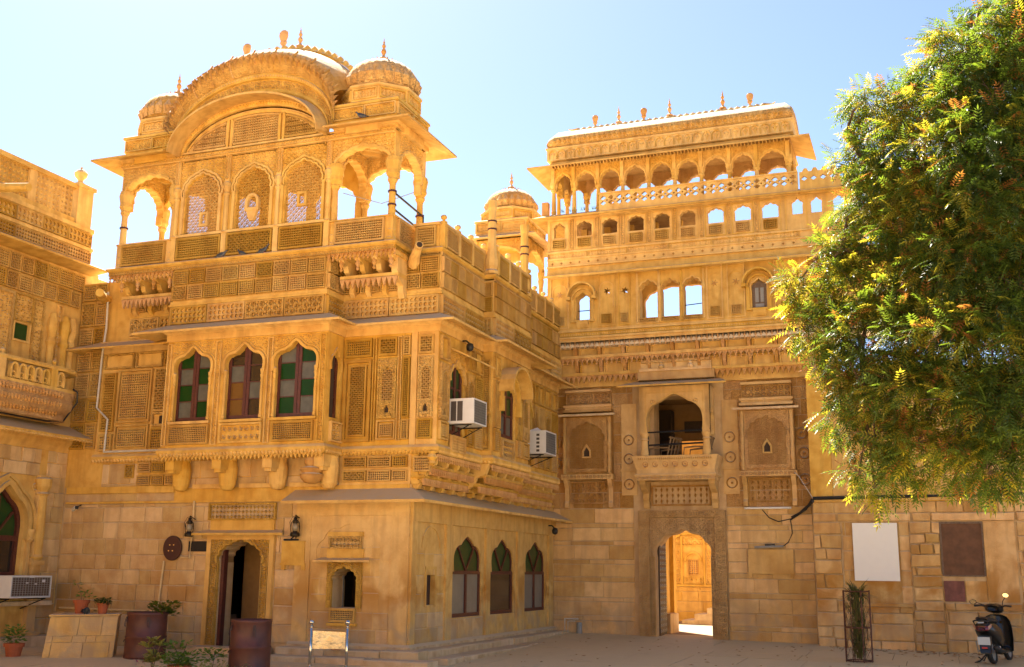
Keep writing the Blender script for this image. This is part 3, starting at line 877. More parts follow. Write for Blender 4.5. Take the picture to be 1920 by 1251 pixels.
# ---- ground floor eave, plinth
P0 = [(-11.0, 17.9), (-8.64, 17.9), (-8.64, 25.9)]
m = MB(); sweep(m, P0, [(0, 3.03), (0.0, 2.96), (0.50, 2.75), (0.50, 2.80), (0.02, 3.03)])
m.build("eave", "sandstone_eave", MA)
m = MB(); sweep(m, P0, [(0, 2.84), (0, 2.93), (0.12, 2.93), (0.12, 2.89), (0.07, 2.84)]); m.build("cornice", "sandstone_plain", MA)
P0b = [(-10.98, 17.9), (-8.64, 17.9), (-8.64, 25.9)]
m = MB(); sweep(m, P0b, [(0, 0.24), (0, 0.33), (0.05, 0.33), (0.10, 0.29), (0.10, 0.24)]); m.build("plinth_moulding", "plinth_stone", MA)
rr = random.Random(5)
def plinth_course(path, out0, out1, z0, z1, wavg):
    """steps of the plinth laid as separate slabs along the walls"""
    pts = [Vector(p) for p in path]
    for a, b in zip(pts, pts[1:]):
        t = (b-a); L = t.length; t.normalize(); n = Vector((t.y, -t.x))
        s = -0.0
        corner = (b-pts[-1]).length > 0.01
        end = L+(out1 if corner else 0)
        while s < end-0.01:
            e = min(end, s+wavg*(0.6+0.8*rr.random()))
            if end-e < 0.3: e = end
            o = out1+(rr.random()-0.5)*0.05; zz = z1+(rr.random()-0.5)*0.015
            p = [a+t*(s+0.006), a+t*(e-0.006)]
            q = [p[0]+n*out0, p[1]+n*out0, p[1]+n*(o+(rr.random()-.5)*0.02), p[0]+n*o]
            bz = zz-0.02
            q2 = [p[0]+n*out0, p[1]+n*out0, q[2]-n*0.02, q[3]-n*0.02]
            vs = [(v.x, v.y, z0) for v in q]+[(v.x, v.y, bz) for v in q]+[(v.x, v.y, zz) for v in q2]
            fs = [(8, 9, 10, 11)]+[(i, (i+1) % 4, 4+(i+1) % 4, 4+i) for i in range(4)]+[(4+i, 4+(i+1) % 4, 8+(i+1) % 4, 8+i) for i in range(4)]
            m = MB(); m.add(vs, fs); m.build("plinth_slab", "plinth_stone", MA)
            s = e
plinth_course([(-11.0, 17.9), (-8.64, 17.9), (-8.64, 25.88)], 0.0, 0.42, 0.02, 0.245, 0.9)
plinth_course([(-11.0, 17.9), (-8.64, 17.9), (-8.64, 25.88)], 0.38, 0.78, -0.15, 0.13, 0.8)

# ---- jali blocks under the upper storey
grid(A0, [-14.92, -14.68], 3.30, 3.60, 0.0, MA, R1, 0.04)
for v0, v1 in ((3.15, 3.38), (3.40, 3.63)): grid(A0, [-14.62, -14.28, -13.95, -13.66], v0, v1, 0.0, MA, R1, 0.04)
for v0, v1 in ((3.14, 3.37), (3.39, 3.62)): grid(A0, [-10.02, -9.52, -9.02, -8.70], v0, v1, 0.01, MA, R1, 0.042)
grid(A0, [-8.60, -8.24], 3.30, 3.60, 0.01, MA, R1, 0.042)
m = MB(); box(m, A0, -10.1, -8.66, 3.10, 3.64, -0.01, 0.008); m.build("panel_backing", "sandstone_plain", MA); m = MB(); box(m, A0, -14.66, -13.6, 3.10, 3.64, -0.01, 0.008); m.build("panel_backing", "sandstone_plain", MA)
stones(A0, -13.6, -10.12, 2.88, 3.75, [0.42], 0.8, 0.0, MA, "stone_block", R1, proud=0.01)

# ================================================================== first floor
PL1 = [(-15.75, 17.9), (-13.62, 17.9), (-13.62, 17.28), (-10.11, 17.28), (-10.11, 17.9), (-8.17, 17.9), (-8.17, 20.0), (-7.95, 20.0), (-7.95, 22.1), (-8.35, 22.1), (-8.35, 25.3)]
# solid core behind everything
m = MB()
box(m, A0, -16.4, -13.62, 3.1, 7.40, -0.4, -0.002)
box(m, A0, -10.11, -8.645, 3.1, 7.40, -0.4, -0.003)
box(m, A0, -13.62, -10.11, 3.1, 3.72, -0.4, -0.004)
box(m, A0, -13.62, -10.11, 6.0, 7.40, -0.4, -0.004)
box(m, B0, 17.906, 25.3, 3.1, 6.0, -0.5, -0.002)
m.build("wall", "sandstone_plain", MA)
m = MB(); xbox(m, -16.4, -8.66, 18.3, 25.3, 7.28, 7.38); m.build("roof_terrace", "court_floor", MA)
m = MB(); xbox(m, -16.4, -16.2, 18.3, 25.3, 0, 7.2); xbox(m, -16.4, -8.7, 25.1, 25.3, 0, 7.2); m.build("rear_wall", "sandstone_plain", MA)
# floor ledge with lappets round the whole plan
m = MB(); sweep(m, PL1, [(-0.02, 3.64), (-0.02, 3.80), (0.035, 3.80), (0.07, 3.75), (0.07, 3.70), (0.03, 3.64)]); m.build("floor_ledge", "sandstone_plain", MA)
def follow(path, fn, lo=0, hi=None, ins=0.0):
    for i, (a, b) in enumerate(zip(path, path[1:])):
        if i < lo or (hi is not None and i >= hi): continue
        A, B_ = Vector(a), Vector(b)
        t = (B_-A).normalized()
        F = Frame((0, 0, 0), (t.x, t.y, 0))
        u0 = A.dot(t); u1 = B_.dot(t); d = F.N.xy.dot(A)
        fn(Frame(F.N*d, (t.x, t.y, 0)), u0, u1)
follow(PL1, lambda F, a, b: lappets(F, a, b, 3.70, 0.05, MA, 0.075, 0.085))
# cornice under the eave and the eave itself
m = MB(); sweep(m, PL1, [(-0.02, 5.86), (-0.02, 6.10), (0.10, 6.10), (0.10, 6.04), (0.04, 5.99), (0.04, 5.86)]); m.build("cornice", "sandstone_plain", MA)
PE = [(-13.62, 17.9), (-13.62, 17.28), (-10.11, 17.28), (-10.11, 17.9), (-8.17, 17.9), (-8.17, 20.0), (-7.95, 20.0), (-7.95, 22.1), (-8.35, 22.1), (-8.35, 25.4)]
m = MB(); sweep(m, PE, [(0.0, 6.20), (0.0, 6.12), (0.50, 5.945), (0.50, 5.985), (0.01, 6.20)]); m.build("eave", "sandstone_eave", MA)
m = MB(); sweep(m, [(-15.75, 18.0), (-15.75, 17.9), (-13.62, 17.9)], [(0.0, 6.12), (0.0, 6.05), (0.50, 5.875), (0.50, 5.91), (0.01, 6.12)]); m.build("eave", "sandstone_eave", MA)

# ---- left recessed bay of the first floor
m = MB(); box(m, A0, -15.72, -13.62, 3.80, 5.88, 0, 0.01); m.build("wall_facing", "sandstone_plain", MA)
for (a, b, vs_) in ((-15.62, -15.30, ((3.86, 4.20, 'diamond'), (4.26, 5.45, 'hex'))), (-15.24, -14.42, ((3.86, 4.38, 'diamond'), (4.42, 5.50, 'diamond'))), (-14.36, -13.95, ((3.86, 4.30, 'diamond'), (4.62, 5.50, 'star'))), (-13.9, -13.68, ((3.86, 5.5, 'scroll'),))):
    for v0, v1, st in vs_: panel(A0, a, b, v0, v1, 0.01, st, MA, 0.035, 0.05, rings=2 if b-a > 0.5 else 1)
for a, b in ((-15.62, -14.9), (-14.85, -14.2), (-14.15, -13.7)): panel(A0, a, b, 5.53, 5.84, 0.01, 'blank', MA, 0.03)
panel(A0, -14.36, -13.95, 4.33, 4.60, 0.01, 'blank', MA, 0.035)
m = MB(); box(m, A0, -14.20, -14.12, 4.38, 4.54, 0.012, 0.02); m.build("niche_slot", "interior_dark", MA)
# strip of panels left of it, beside the neighbouring house
vv = [3.9, 4.45, 4.95, 5.5, 5.95, 6.45, 7.0, 7.4]
for a, b in zip(vv, vv[1:]):
    panel(A0, -16.35, -16.0, a+0.02, b-0.02, 0.0, R1.choice(['diamond', 'star', 'hex']), MA, 0.03, 0.05)
    panel(A0, -15.98, -15.72, a+0.02, b-0.02, 0.0, R1.choice(['diamond', 'star', 'hex']), MA, 0.03, 0.05)

# ---- three-window bay
bx0, bx1 = -13.62, -10.11
wc = [(-13.02, 0.80), (-11.87, 0.80), (-10.76, 0.86)]
pil = [-13.62, -13.51, -12.51, -12.38, -11.36, -11.24, -10.25, -10.11]
spr, ris = 5.18, 0.40
arches = [cusp(uc, spr, w, ris, 3, 0.045, 0.09, 10, 0.62) for uc, w in wc]
holes = [[(uc-w/2, 4.30)]+a+[(uc+w/2, 4.30)] for (uc, w), a in zip(wc, arches)]
m = MB()
plate(m, AJ, rect(bx0, bx1, 3.80, 5.90), holes, -0.14, 0)
m.build("bay_front", "sandstone_plain", MA)
for (uc, w), a in zip(wc, arches):
    m = MB()
    strip(m, AJ, band_poly(a, 0.002), band_poly(a, 0.055), 0.0, 0.045)
    strip(m, AJ, band_poly(a, 0.08), band_poly(a, 0.10), 0.0, 0.02)
    for s in (-1, 1):
        x, y, _ = AJ.p(uc+s*(w/2+0.006), 0, 0.012)
        lathe(m, x, y, 4.32, [(0.035, 0), (0.035, 0.05), (0.025, 0.07), (0.028, 0.5), (0.022, 0.66), (0.034, 0.68), (0.024, 0.72), (0.04, 0.79), (0.03, 0.82), (0.045, 0.9), (0.02, 0.93)], 8)
    m.build("window_arch", "sandstone_plain", MA)
    m = MB(); box(m, AJ, uc-w/2-0.06, uc+w/2+0.06, 4.25, 4.30, 0.001, 0.06); m.build("window_sill", "sandstone_plain", MA)
    spandrel(AJ, uc-w/2-0.08, uc+w/2+0.08, 5.30, 5.84, a, 0.0, MA, 0.075, 'sandstone_plain', 0.03, 0.10)
for a, b in zip(pil[0::2], pil[1::2]):
    panel(AJ, a+0.005, b-0.005, 3.84, 5.82, 0.001, 'scroll', MA, 0.018, 0.07, "sandstone_plain", depth=0.03)
for i, (a, b) in enumerate(((-13.46, -12.56), (-12.32, -11.40), (-11.18, -10.32))):
    panel(AJ, a, b, 3.86, 4.23, 0.001, 'rosette' if i == 1 else 'diamond', MA, 0.035, 0.12 if i == 1 else 0.04, "sandstone_plain" if i == 1 else None)
# windows of the bay
PC = {0: ["smoky_glass", "green_glass"], 1: ["dark_glass", "orange_reflection_glass"], 2: ["green_glass", "smoky_glass"]}
def bay_window(F, uc, w, d, kind, v0=4.30, v1=5.66, split=True):
    m = MB()
    a, b = uc-w/2-0.03, uc+w/2+0.03
    box(m, F, a, a+0.08, v0, v1+0.12, d-0.05, d); box(m, F, b-0.08, b, v0, v1+0.12, d-0.05, d)
    box(m, F, a+0.08, b-0.08, v0, v0+0.09, d-0.05, d-0.001)
    box(m, F, uc-0.065, uc-0.004, v0+0.09, v1+0.12, d-0.05, d-0.002); box(m, F, uc+0.004, uc+0.065, v0+0.09, v1+0.12, d-0.05, d-0.002)
    hs = (v1-v0-0.09)/4
    for k in range(1, 5):
        z = v0+0.09+k*hs
        box(m, F, a+0.08, uc-0.065, z-0.018, z, d-0.045, d-0.006); box(m, F, uc+0.065, b-0.08, z-0.018, z, d-0.045, d-0.006)
    wf = m.build("shuttered_window", "red_brown_wood", MA)
    for k in range(5):
        for s in range(2):
            mt = PC[kind][(k+s) % 2]
            if kind == 1: mt = R1.choice(["dark_glass", "orange_reflection_glass", "dark_glass", "smoky_glass"])
            m = MB()
            x0, x1 = (a+0.08, uc-0.065) if s == 0 else (uc+0.065, b-0.08)
            box(m, F, x0, x1, v0+0.09+k*hs, min(v1+0.12, v0+0.09+(k+1)*hs-0.018), d-0.035, d-0.025)
            m.build("pane", mt, wf)
for i, (uc, w) in enumerate(wc): bay_window(AJ, uc, w, -0.09, i)
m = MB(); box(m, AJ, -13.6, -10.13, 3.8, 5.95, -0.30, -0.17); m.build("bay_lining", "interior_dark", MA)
# right and left side of the bay (facing +x and -x)
SR = Frame((-10.11, 0, 0), (0, 1, 0))
sa = cusp(17.60, spr, 0.34, 0.30, 3, 0.03, 0.07, 6)
m = MB(); plate(m, SR, rect(17.42, 17.9, 3.8, 5.9), [[(17.43+0.0, 4.30), ]+[(17.43, 5.1)]+sa[1:-1]+[(17.77, 5.1), (17.77, 4.30)]], -0.1, 0.0)
xb = MB(); m.build("bay_side", "sandstone_plain", MA)
m = MB(); strip(m, SR, band_poly(sa, 0.002), band_poly(sa, 0.04), 0, 0.03); m.build("window_arch", "sandstone_plain", MA)
bay_window(SR, 17.60, 0.30, -0.06, 0)
panel(SR, 17.44, 17.86, 3.86, 4.23, 0.001, 'scroll', MA, 0.03, 0.08, "sandstone_plain")
m = MB(); box(m, Frame((-13.62, 0, 0), (0, -1, 0)), -17.9, -17.425, 3.8, 5.9, -0.1, 0); m.build("bay_side", "sandstone_plain", MA)
# brackets and fringe below the bay
br = [(0, 3.02), (0.06, 3.00), (0.16, 3.06), (0.26, 3.20), (0.30, 3.36), (0.44, 3.46), (0.54, 3.50), (0.60, 3.55), (0.60, 3.64), (0, 3.64)]
def barrel_bracket(F, u, d, s=1.0, name="bracket", mat="sandstone_upper"):
    m = MB()
    x, y, _ = F.p(u, 0, d+0.17)
    lathe(m, x, y, 3.02, [(0.02, 0), (0.10, 0.02), (0.15, 0.10), (0.17, 0.24), (0.18, 0.42), (0.15, 0.56), (0.17, 0.60)], 14)
    box(m, F, u-0.10, u+0.10, 3.40, 3.63, d+0.2, d+0.56); box(m, F, u-0.07, u+0.07, 3.34, 3.40, d+0.3, d+0.52)
    return m.build(name, mat, MA)
for u in (-13.45, -12.40, -11.30, -10.22): barrel_bracket(A0, u, 0.0)
m = MB(); box(m, A0, bx0, bx1, 3.62, 3.66, 0, 0.62); m.build("bay_underside", "sandstone_plain", MA)
zigzag(AJ, bx0, bx1, 3.645, 0.02, MA, 0.085, 0.09, 0.04, "sandstone_plain")
m = MB()
for a, b in ((-13.25, -12.6), (-12.2, -11.5), (-11.1, -10.4)): box(m, A0, a, b, 3.08, 3.16, 0.01, 0.08)
m.build("corbel_ledge", "sandstone_plain", MA)

# ---- right recessed bay of the first floor
m = MB(); box(m, A0, -10.11, -8.72, 3.80, 5.88, 0, 0.01); m.build("wall_facing", "sandstone_plain", MA)
panel(A0, -10.06, -9.50, 3.88, 5.40, 0.01, 'star', MA, 0.05, 0.038, rings=2)
panel(A0, -10.06, -9.50, 5.45, 5.80, 0.01, 'diamond', MA, 0.04, 0.045)
panel(A0, -9.47, -9.40, 3.88, 5.80, 0.01, 'lozenge', MA, 0.012, 0.045, "sandstone_plain")
def tall_panel(F, a, b, v0, v1, d, dark=False):
    """upright carved panel: lattice below, tiny niche, tall scalloped lattice above"""
    h = v1-v0
    panel(F, a, b, v0, v0+h*0.24, d, 'diamond', MA, 0.03, 0.036, rings=2 if b-a > 0.3 else 1)
    m = MB(); uc = (a+b)/2; w = (b-a)*0.55
    ar = cusp(uc, v0+h*0.80, w, 0.10, 5, 0.012, 0.03, 3)
    spandrel(F, a+0.035, b-0.035, v0+h*0.62, v1-0.02, ar, d+0.045, MA, 0.055, 'sandstone_plain', 0.02, 0.035)
    ni = [(uc-0.045, v0+h*0.33), (uc+0.045, v0+h*0.33), (uc+0.045, v0+h*0.38), (uc, v0+h*0.43), (uc-0.045, v0+h*0.38)]
    plate(m, F, rect(a, b, v0+h*0.26, v1), [[(uc-w/2, v0+h*0.48)]+ar+[(uc+w/2, v0+h*0.48)], ni], d-0.0, d+0.045)
    strip(m, F, band_poly(ar, 0.004), band_poly(ar, 0.025), d+0.044, d+0.06)
    box(m, F, uc-0.10, uc+0.10, v0+h*0.29, v0+h*0.315, d+0.044, d+0.075)
    for x0, x1 in ((a, a+0.03), (b-0.03, b)): box(m, F, x0, x1, v0+h*0.26, v1, d+0.044, d+0.062)
    pn = m.build("niche_panel", "sandstone_carved", MA)
    panel(F, uc-w/2, uc+w/2, v0+h*0.48, v0+h*0.86, d+0.001, 'star', pn, 0.0, 0.04)
    m = MB(); plate(m, F, ni, [], d+0.0, d+0.006); m.build("niche_back", "interior_dark", pn)
tall_panel(A0, -9.36, -8.98, 3.90, 5.40, 0.01)
panel(A0, -9.36, -8.98, 5.45, 5.80, 0.01, 'star', MA, 0.04, 0.045)
panel(A0, -8.96, -8.88, 3.88, 5.80, 0.01, 'lozenge', MA, 0.012, 0.045, "sandstone_plain")
panel(A0, -8.86, -8.72, 3.90, 4.26, 0.01, 'diamond', MA, 0.022, 0.036)
panel(A0, -8.86, -8.72, 4.30, 5.40, 0.01, 'hex', MA, 0.022, 0.036)
panel(A0, -8.86, -8.72, 5.45, 5.80, 0.01, 'hex', MA, 0.022, 0.045)
m = MB(); box(m, A0, -8.70, -8.58, 3.80, 5.88, 0, 0.035); m.build("pilaster", "sandstone_plain", MA)
m = MB(); box(m, A0, -8.58, -8.175, 3.64, 5.88, -0.2, 0.012); m.build("wall_facing", "sandstone_plain", MA)
tall_panel(A0, -8.54, -8.25, 3.90, 5.40, 0.012)
panel(A0, -8.54, -8.25, 5.45, 5.80, 0.012, 'star', MA, 0.035, 0.045)

# ---- side bays of the first floor (facing +x)
def side_bay(F, u0, u1, win, has_window=True, mat="sandstone_plain"):
    """win = (centre, width, sill, spring, rise)"""
    m = MB()
    hs = []
    if win:
        uc, w, vs0, vsp, ri = win
        a = cusp(uc, vsp, w, ri, 5, 0.03, 0.08, 5)
        hs = [[(uc-w/2, vs0)]+a+[(uc+w/2, vs0)]]
    plate(m, F, rect(u0, u1, 3.66, 5.90), hs, -0.22, 0.0)
    m.build("bay_front", mat, MA)
    if win:
        m = MB(); strip(m, F, band_poly(a, 0.002), band_poly(a, 0.06), 0.0, 0.04); m.build("window_arch", mat, MA)
        vs_, fs_ = relief_geo(w+0.3, 0.5, 0.07, 'scroll', 0.02, 0.0, uc-w/2-0.15, vsp+0.1, seed=3)
        mm = MB(); keep = [f for f in fs_ if (lambda cx, cz: cz > vsp+ri+0.16-0.5*abs((cx-uc)/(w/2+0.15))**1.8)(sum(vs_[i][0] for i in f)/3, sum(vs_[i][2] for i in f)/3)]
        mm.add([F.p(x, z, -y) for x, y, z in vs_], keep); mm.build("carved_spandrel", mat, MA)
        m = MB()
        for s in (-1, 1): box(m, F, uc+s*(w/2-0.03)-0.045, uc+s*(w/2-0.03)+0.045, vs0, vsp+ri, -0.09, -0.03)
        box(m, F, uc-w/2, uc+w/2, vs0, vs0+0.08, -0.089, -0.031); box(m, F, uc-0.04, uc+0.04, vs0+0.08, vsp+ri+0.1, -0.089, -0.029)
        for z in (vs0+0.45, vs0+0.85): box(m, F, uc-w/2, uc+w/2, z, z+0.04, -0.085, -0.033)
        wf = m.build("shuttered_window", "red_brown_wood", MA)
        for k, (z0, z1) in enumerate(((vs0+0.08, vs0+0.45), (vs0+0.49, vs0+0.85), (vs0+0.89, vsp+ri+0.12))):
            m = MB(); box(m, F, uc-w/2+0.02, uc+w/2-0.02, z0, z1, -0.075, -0.06); m.build("pane", ["smoky_glass", "dark_green_glass", "dark_green_glass"][k], wf)
side_bay(BJ, 17.9, 20.0, (18.74, 0.62, 4.05, 5.04, 0.28))
side_bay(BK, 20.0, 22.1, (20.83, 0.82, 4.22, 4.98, 0.36))
side_bay(BE, 22.1, 25.3, (23.05, 0.72, 4.25, 5.0, 0.30))
panel(Frame((0, 20.0, 0), (1, 0, 0)), -8.15, -7.98, 3.9, 4.6, 0.0, 'scroll', MA, 0.02, 0.06)
panel(Frame((0, 20.0, 0), (1, 0, 0)), -8.15, -7.98, 4.65, 5.7, 0.0, 'hex', MA, 0.02, 0.045)
for F, cols in ((BJ, ((17.94, 18.30, 1), (19.17, 19.5, 1), (19.55, 19.95, 0))), (BK, ((20.04, 20.34, 0), (21.32, 21.6, 1), (21.65, 22.05, 1))), (BE, ((22.15, 22.6, 0), (23.50, 23.75, 1), (23.80, 24.2, 0), (24.25, 24.7, 1), (24.75, 25.2, 0)))):
    for a, b, k in cols:
        if k: tall_panel(F, a, b, 3.90, 5.30, 0.0)
        else:
            panel(F, a, b, 3.90, 4.32, 0.0, 'diamond', MA, 0.03, 0.04); panel(F, a, b, 4.36, 5.30, 0.0, 'hex', MA, 0.03, 0.04)
        panel(F, a, b, 5.36, 5.8, 0.0, 'blank', MA, 0.03)
panel(BJ, 18.40, 19.05, 3.72, 4.02, 0.03, 'square', MA, 0.03, 0.05)
panel(BK, 20.48, 21.16, 3.80, 4.18, 0.0, 'rosette', MA, 0.04, 0.1)
panel(BE, 22.6, 23.3, 3.80, 4.2, 0.0, 'hex', MA, 0.03, 0.045)
# sheet-stone hood over the first side window, curved hood over the second
eave_slab(BJ, 18.35, 19.6, 5.46, 0.42, 0.0, MA, 0.20, 0.03, 0.05)
m = MB(); lb = arc_line(20.83, 5.10, 1.10, 0.52, 14)
strip(m, BK, lb, band_poly(lb, 0.05), 0.0, 0.36)
P = [BK.p(u, v, 0.36+0.0) for u, v in lb]; m.build("curved_hood", "sandstone_eave", MA)
m = MB(); lb2 = arc_line(20.83, 5.02, 0.94, 0.48, 14); strip(m, BK, lb2, band_poly(lb2, 0.05), 0.0, 0.12)
for s in (-1, 1): box(m, BK, 20.83+s*0.50-0.05, 20.83+s*0.50+0.05, 4.72, 5.02, 0.0, 0.13)
m.build("hood_moulding", "sandstone_upper", MA)
# tiered pendants and brackets under the side bays
tiers = [(3.64, 0.0), (3.40, -0.14), (3.22, -0.26)]
PS = PL1[4:]
for i, (z, off) in enumerate(tiers):
    pth = [(-8.60, 17.9-0.0)]+[(x+off, y) for x, y in PL1[5:]]
    if i: 
        m = MB()
        q = [(-8.64, 17.92), (-8.17+off, 17.92), (-8.17+off, 20.0), (-7.95+off, 20.0), (-7.95+off, 22.1), (-8.35+off*0.6, 22.1), (-8.35+off*0.6, 25.3)]
        sweep(m, q, [(-0.2, z-0.03), (-0.2, z+0.04), (0.03, z+0.04), (0.05, z), (0.0, z-0.03)]); m.build("corbel_ledge", "sandstone_plain", MA)
    else: q = PL1[4:]
    fn = (lambda F, a, b: pendants(F, a, b, z-0.02, 0.03, MA, 0.085, 0.13)) if i < 1 else (lambda F, a, b: zigzag(F, a, b, z-0.02, 0.03, MA, 0.085, 0.12))
    follow(q, lambda F, a, b: fn(F, a, b) if F.U.y > 0.5 else None)
m = MB(); box(m, B0, 17.907, 25.3, 3.1, 3.66, -0.1, 0.12); m.build("corbel_wall", "sandstone_plain", MA)
for u in (18.0, 18.5, 19.0, 19.5, 20.0, 20.5, 21.0, 21.5, 22.0, 22.6, 23.2, 23.8, 24.4, 25.0):
    dd = 0.47 if u < 20 else 0.66 if u < 22.1 else 0.28
    m = MB()
    bracket(m, B0, u, 0.10, [(0.0, 3.00), (0.10, 3.02), (0.16, 3.12), (dd*0.5, 3.20), (dd*0.62, 3.36), (dd*0.9, 3.44), (dd, 3.60), (dd, 3.63), (0, 3.63)])
    m.build("bracket", "sandstone_upper", MA)
m = MB(); x, y, _ = A0.p(-8.22, 0, 0.06); lathe(m, x, y, 3.42, [(0.02, 0), (0.08, 0.03), (0.05, 0.08), (0.10, 0.14), (0.06, 0.2), (0.09, 0.24)], 8); m.build("corner_boss", "sandstone_upper", MA)
m = MB(); sweep(m, [(-8.64, 17.9), (-8.64, 25.5)], [(-0.02, 3.10), (-0.02, 3.16), (0.16, 3.16), (0.16, 3.12), (0.12, 3.10)]); m.build("corbel_ledge", "sandstone_plain", MA)

# ================================================================== parapet storey
PP = [(-15.1, 17.9), (-13.62, 17.9), (-13.62, 17.28), (-10.20, 17.28), (-10.20, 17.9), (-8.17, 17.9), (-8.17, 20.0), (-7.95, 20.0), (-7.95, 22.1), (-8.30, 22.1), (-8.30, 25.3)]
m = MB(); sweep(m, PP, [(-0.25, 6.10), (-0.25, 7.46), (0.0, 7.46), (0.0, 6.10)]); m.build("parapet_wall", "sandstone_plain", MA)
for z0, z1, o in ((6.56, 6.60, 0.05), (6.60, 6.66, 0.03), (6.15, 6.19, 0.03)):
    m = MB(); sweep(m, PP, [(0, z0), (0, z1), (o, z1), (o, z0)]); m.build("moulding", "sandstone_plain", MA)
pf = []
def low_band(F, a, b):
    if b-a < 0.15: return
    n = max(1, round((b-a)/0.9)); w = (b-a)/n
    for i in range(n): panel(F, a+i*w+0.01, a+(i+1)*w-0.01, 6.20, 6.55, 0.002, R1.choice(['round', 'round', 'star']), MA, 0.028, 0.095, depth=0.045)
follow(PP, low_band)
def blocks(F, a, b, v0=6.67, v1=7.30):
    if b-a < 0.15: return
    n = max(1, round((b-a)/0.37)); w = (b-a)/n
    vm = (v0+v1)/2
    us = [a+i*w for i in range(n+1)]
    for q in (0, 1):
        vv0, vv1 = (v0, vm) if q == 0 else (vm, v1)
        u2 = us if q else [us[0]]+[u+R1.uniform(-0.04, 0.04) for u in us[1:-1]]+[us[-1]]
        grid(F, u2, vv0, vv1, 0.002, MA, R1, 0.042, 0.035, 0.016)
follow(PP, blocks)
# deck moulding: runs straight under the pavilion, then round the terrace
PD = [(-15.16, 18.6), (-15.16, 17.22), (-8.80, 17.22), (-8.80, 17.9), (-8.17, 17.9), (-8.17, 20.0), (-7.95, 20.0), (-7.95, 22.1), (-8.30, 22.1), (-8.30, 25.3)]
m = MB(); sweep(m, PD, [(-0.3, 7.33), (-0.3, 7.46), (0.03, 7.46), (0.06, 7.44), (0.06, 7.40), (0.0, 7.36), (0.0, 7.33)]); m.build("deck_moulding", "sandstone_plain", MA)
follow(PD, lambda F, a, b: panel(F, a, b, 7.305, 7.365, 0.0, 'diamond', MA, 0.006, 0.055, depth=0.015) if b-a > 0.5 else None)
m = MB(); xbox(m, -15.16, -8.80, 17.24, 18.75, 7.32, 7.40); m.build("pavilion_floor", "sandstone_plain", MA)
# hanging fringes and brackets below the two kiosks
for (a, b) in ((-15.16, -13.66), (-10.16, -8.80)):
    FK = Frame((0, 17.24, 0), (1, 0, 0))
    pendants(FK, a, b, 7.33, 0.0, MA, 0.092, 0.17, deep=0.10)
    m = MB(); box(m, A0, a+0.12, b-0.03, 6.86, 6.93, 0, 0.42); box(m, A0, a+0.06, b, 7.22, 7.34, 0.0, 0.62); m.build("corbel_ledge", "sandstone_plain", MA)
    zigzag(Frame((0, 17.48, 0), (1, 0, 0)), a+0.12, b-0.05, 6.87, 0.0, MA, 0.105, 0.18, deep=0.06)
    for k in range(4):
        u = a+0.22+k*(b-a-0.34)/3
        m = MB(); bracket(m, A0, u, 0.09, [(0, 6.60), (0.06, 6.60), (0.14, 6.68), (0.13, 6.78), (0.34, 6.84), (0.38, 6.87), (0, 6.87)]); m.build("bracket", "sandstone_upper", MA)
        m = MB(); bracket(m, A0, u, 0.10, [(0, 6.93), (0.16, 6.93), (0.36, 7.02), (0.40, 7.12), (0.56, 7.17), (0.60, 7.22), (0, 7.22)]); m.build("bracket", "sandstone_upper", MA)
        m = MB(); x, y, _ = A0.p(u, 0, 0.55); lathe(m, x, y, 6.98, [(0.01, 0), (0.035, 0.03), (0.02, 0.07), (0.05, 0.12), (0.03, 0.2), (0.04, 0.24)], 7); m.build("pendant", "sandstone_pendant", MA)
m = MB(); x, y, _ = A0.p(-8.90, 0, 0.30)
bracket(m, A0, -8.90, 0.12, [(0.0, 6.52), (0.10, 6.50), (0.16, 6.58), (0.18, 6.72), (0.34, 6.80), (0.44, 6.95), (0.44, 7.22), (0, 7.22)]); m.build("corner_bracket", "sandstone_upper", MA)
# water spout
m = MB(); tube(m, [(-8.72, 17.90, 7.16), (-8.62, 17.72, 7.26), (-8.46, 17.52, 7.36), (-8.40, 17.44, 7.385)], [0.12, 0.095, 0.072, 0.08], 10); m.build("water_spout", "sandstone_upper", MA)
m = MB(); tube(m, [(-8.402, 17.443, 7.384), (-8.388, 17.426, 7.39)], [0.052, 0.052], 10); m.build("spout_mouth", "interior_dark", MA)
m = MB(); tube(m, [(-15.9, 18.2, 7.05), (-15.6, 17.55, 7.0), (-15.35, 17.2, 6.98)], [0.12, 0.10, 0.085], 10); m.build("water_spout", "sandstone_upper", MA)
# terrace parapet above the deck: jali rail with posts and ball caps
def rail(F, a, b, v0, v1, d, n, posts=True, mat="sandstone_jali", st=None):
    w = (b-a)/n
    m = MB(); box(m, F, a, b, v0, v1-0.03, d-0.10, d-0.002); m.build("rail_core", "sandstone_plain", MA)
    m = MB(); box(m, F, a-0.02, b+0.02, v1-0.03, v1+0.02, d-0.12, d+0.05); m.build("rail_cap", "sandstone_plain", MA)
    for i in range(n):
        panel(F, a+i*w+0.05, a+(i+1)*w-0.05, v0+0.02, v1-0.05, d, st or R1.choice(['diamond', 'hex', 'star']), MA, 0.03, 0.045)
    if posts:
        for i in range(n+1):
            m = MB(); u = a+i*w
            box(m, F, u-0.05, u+0.05, v0, v1+0.05, d-0.05, d+0.055)
            x, y, _ = F.p(u, 0, d); lathe(m, x, y, v1+0.05, [(0.03, 0), (0.025, 0.03), (0.06, 0.06), (0.065, 0.09), (0.04, 0.12), (0.01, 0.13)], 8)
            m.build("rail_post", "sandstone_upper", MA)
rail(A0, -8.72, -8.22, 7.46, 7.92, 0.0, 1, False, st='diamond')
rail(BJ, 17.98, 19.95, 7.46, 7.92, 0.0, 3)
rail(BK, 20.12, 22.05, 7.46, 7.92, 0.0, 3)
rail(Frame((-8.30, 0, 0), (0, 1, 0)), 22.2, 25.3, 7.46, 7.92, 0.0, 5)
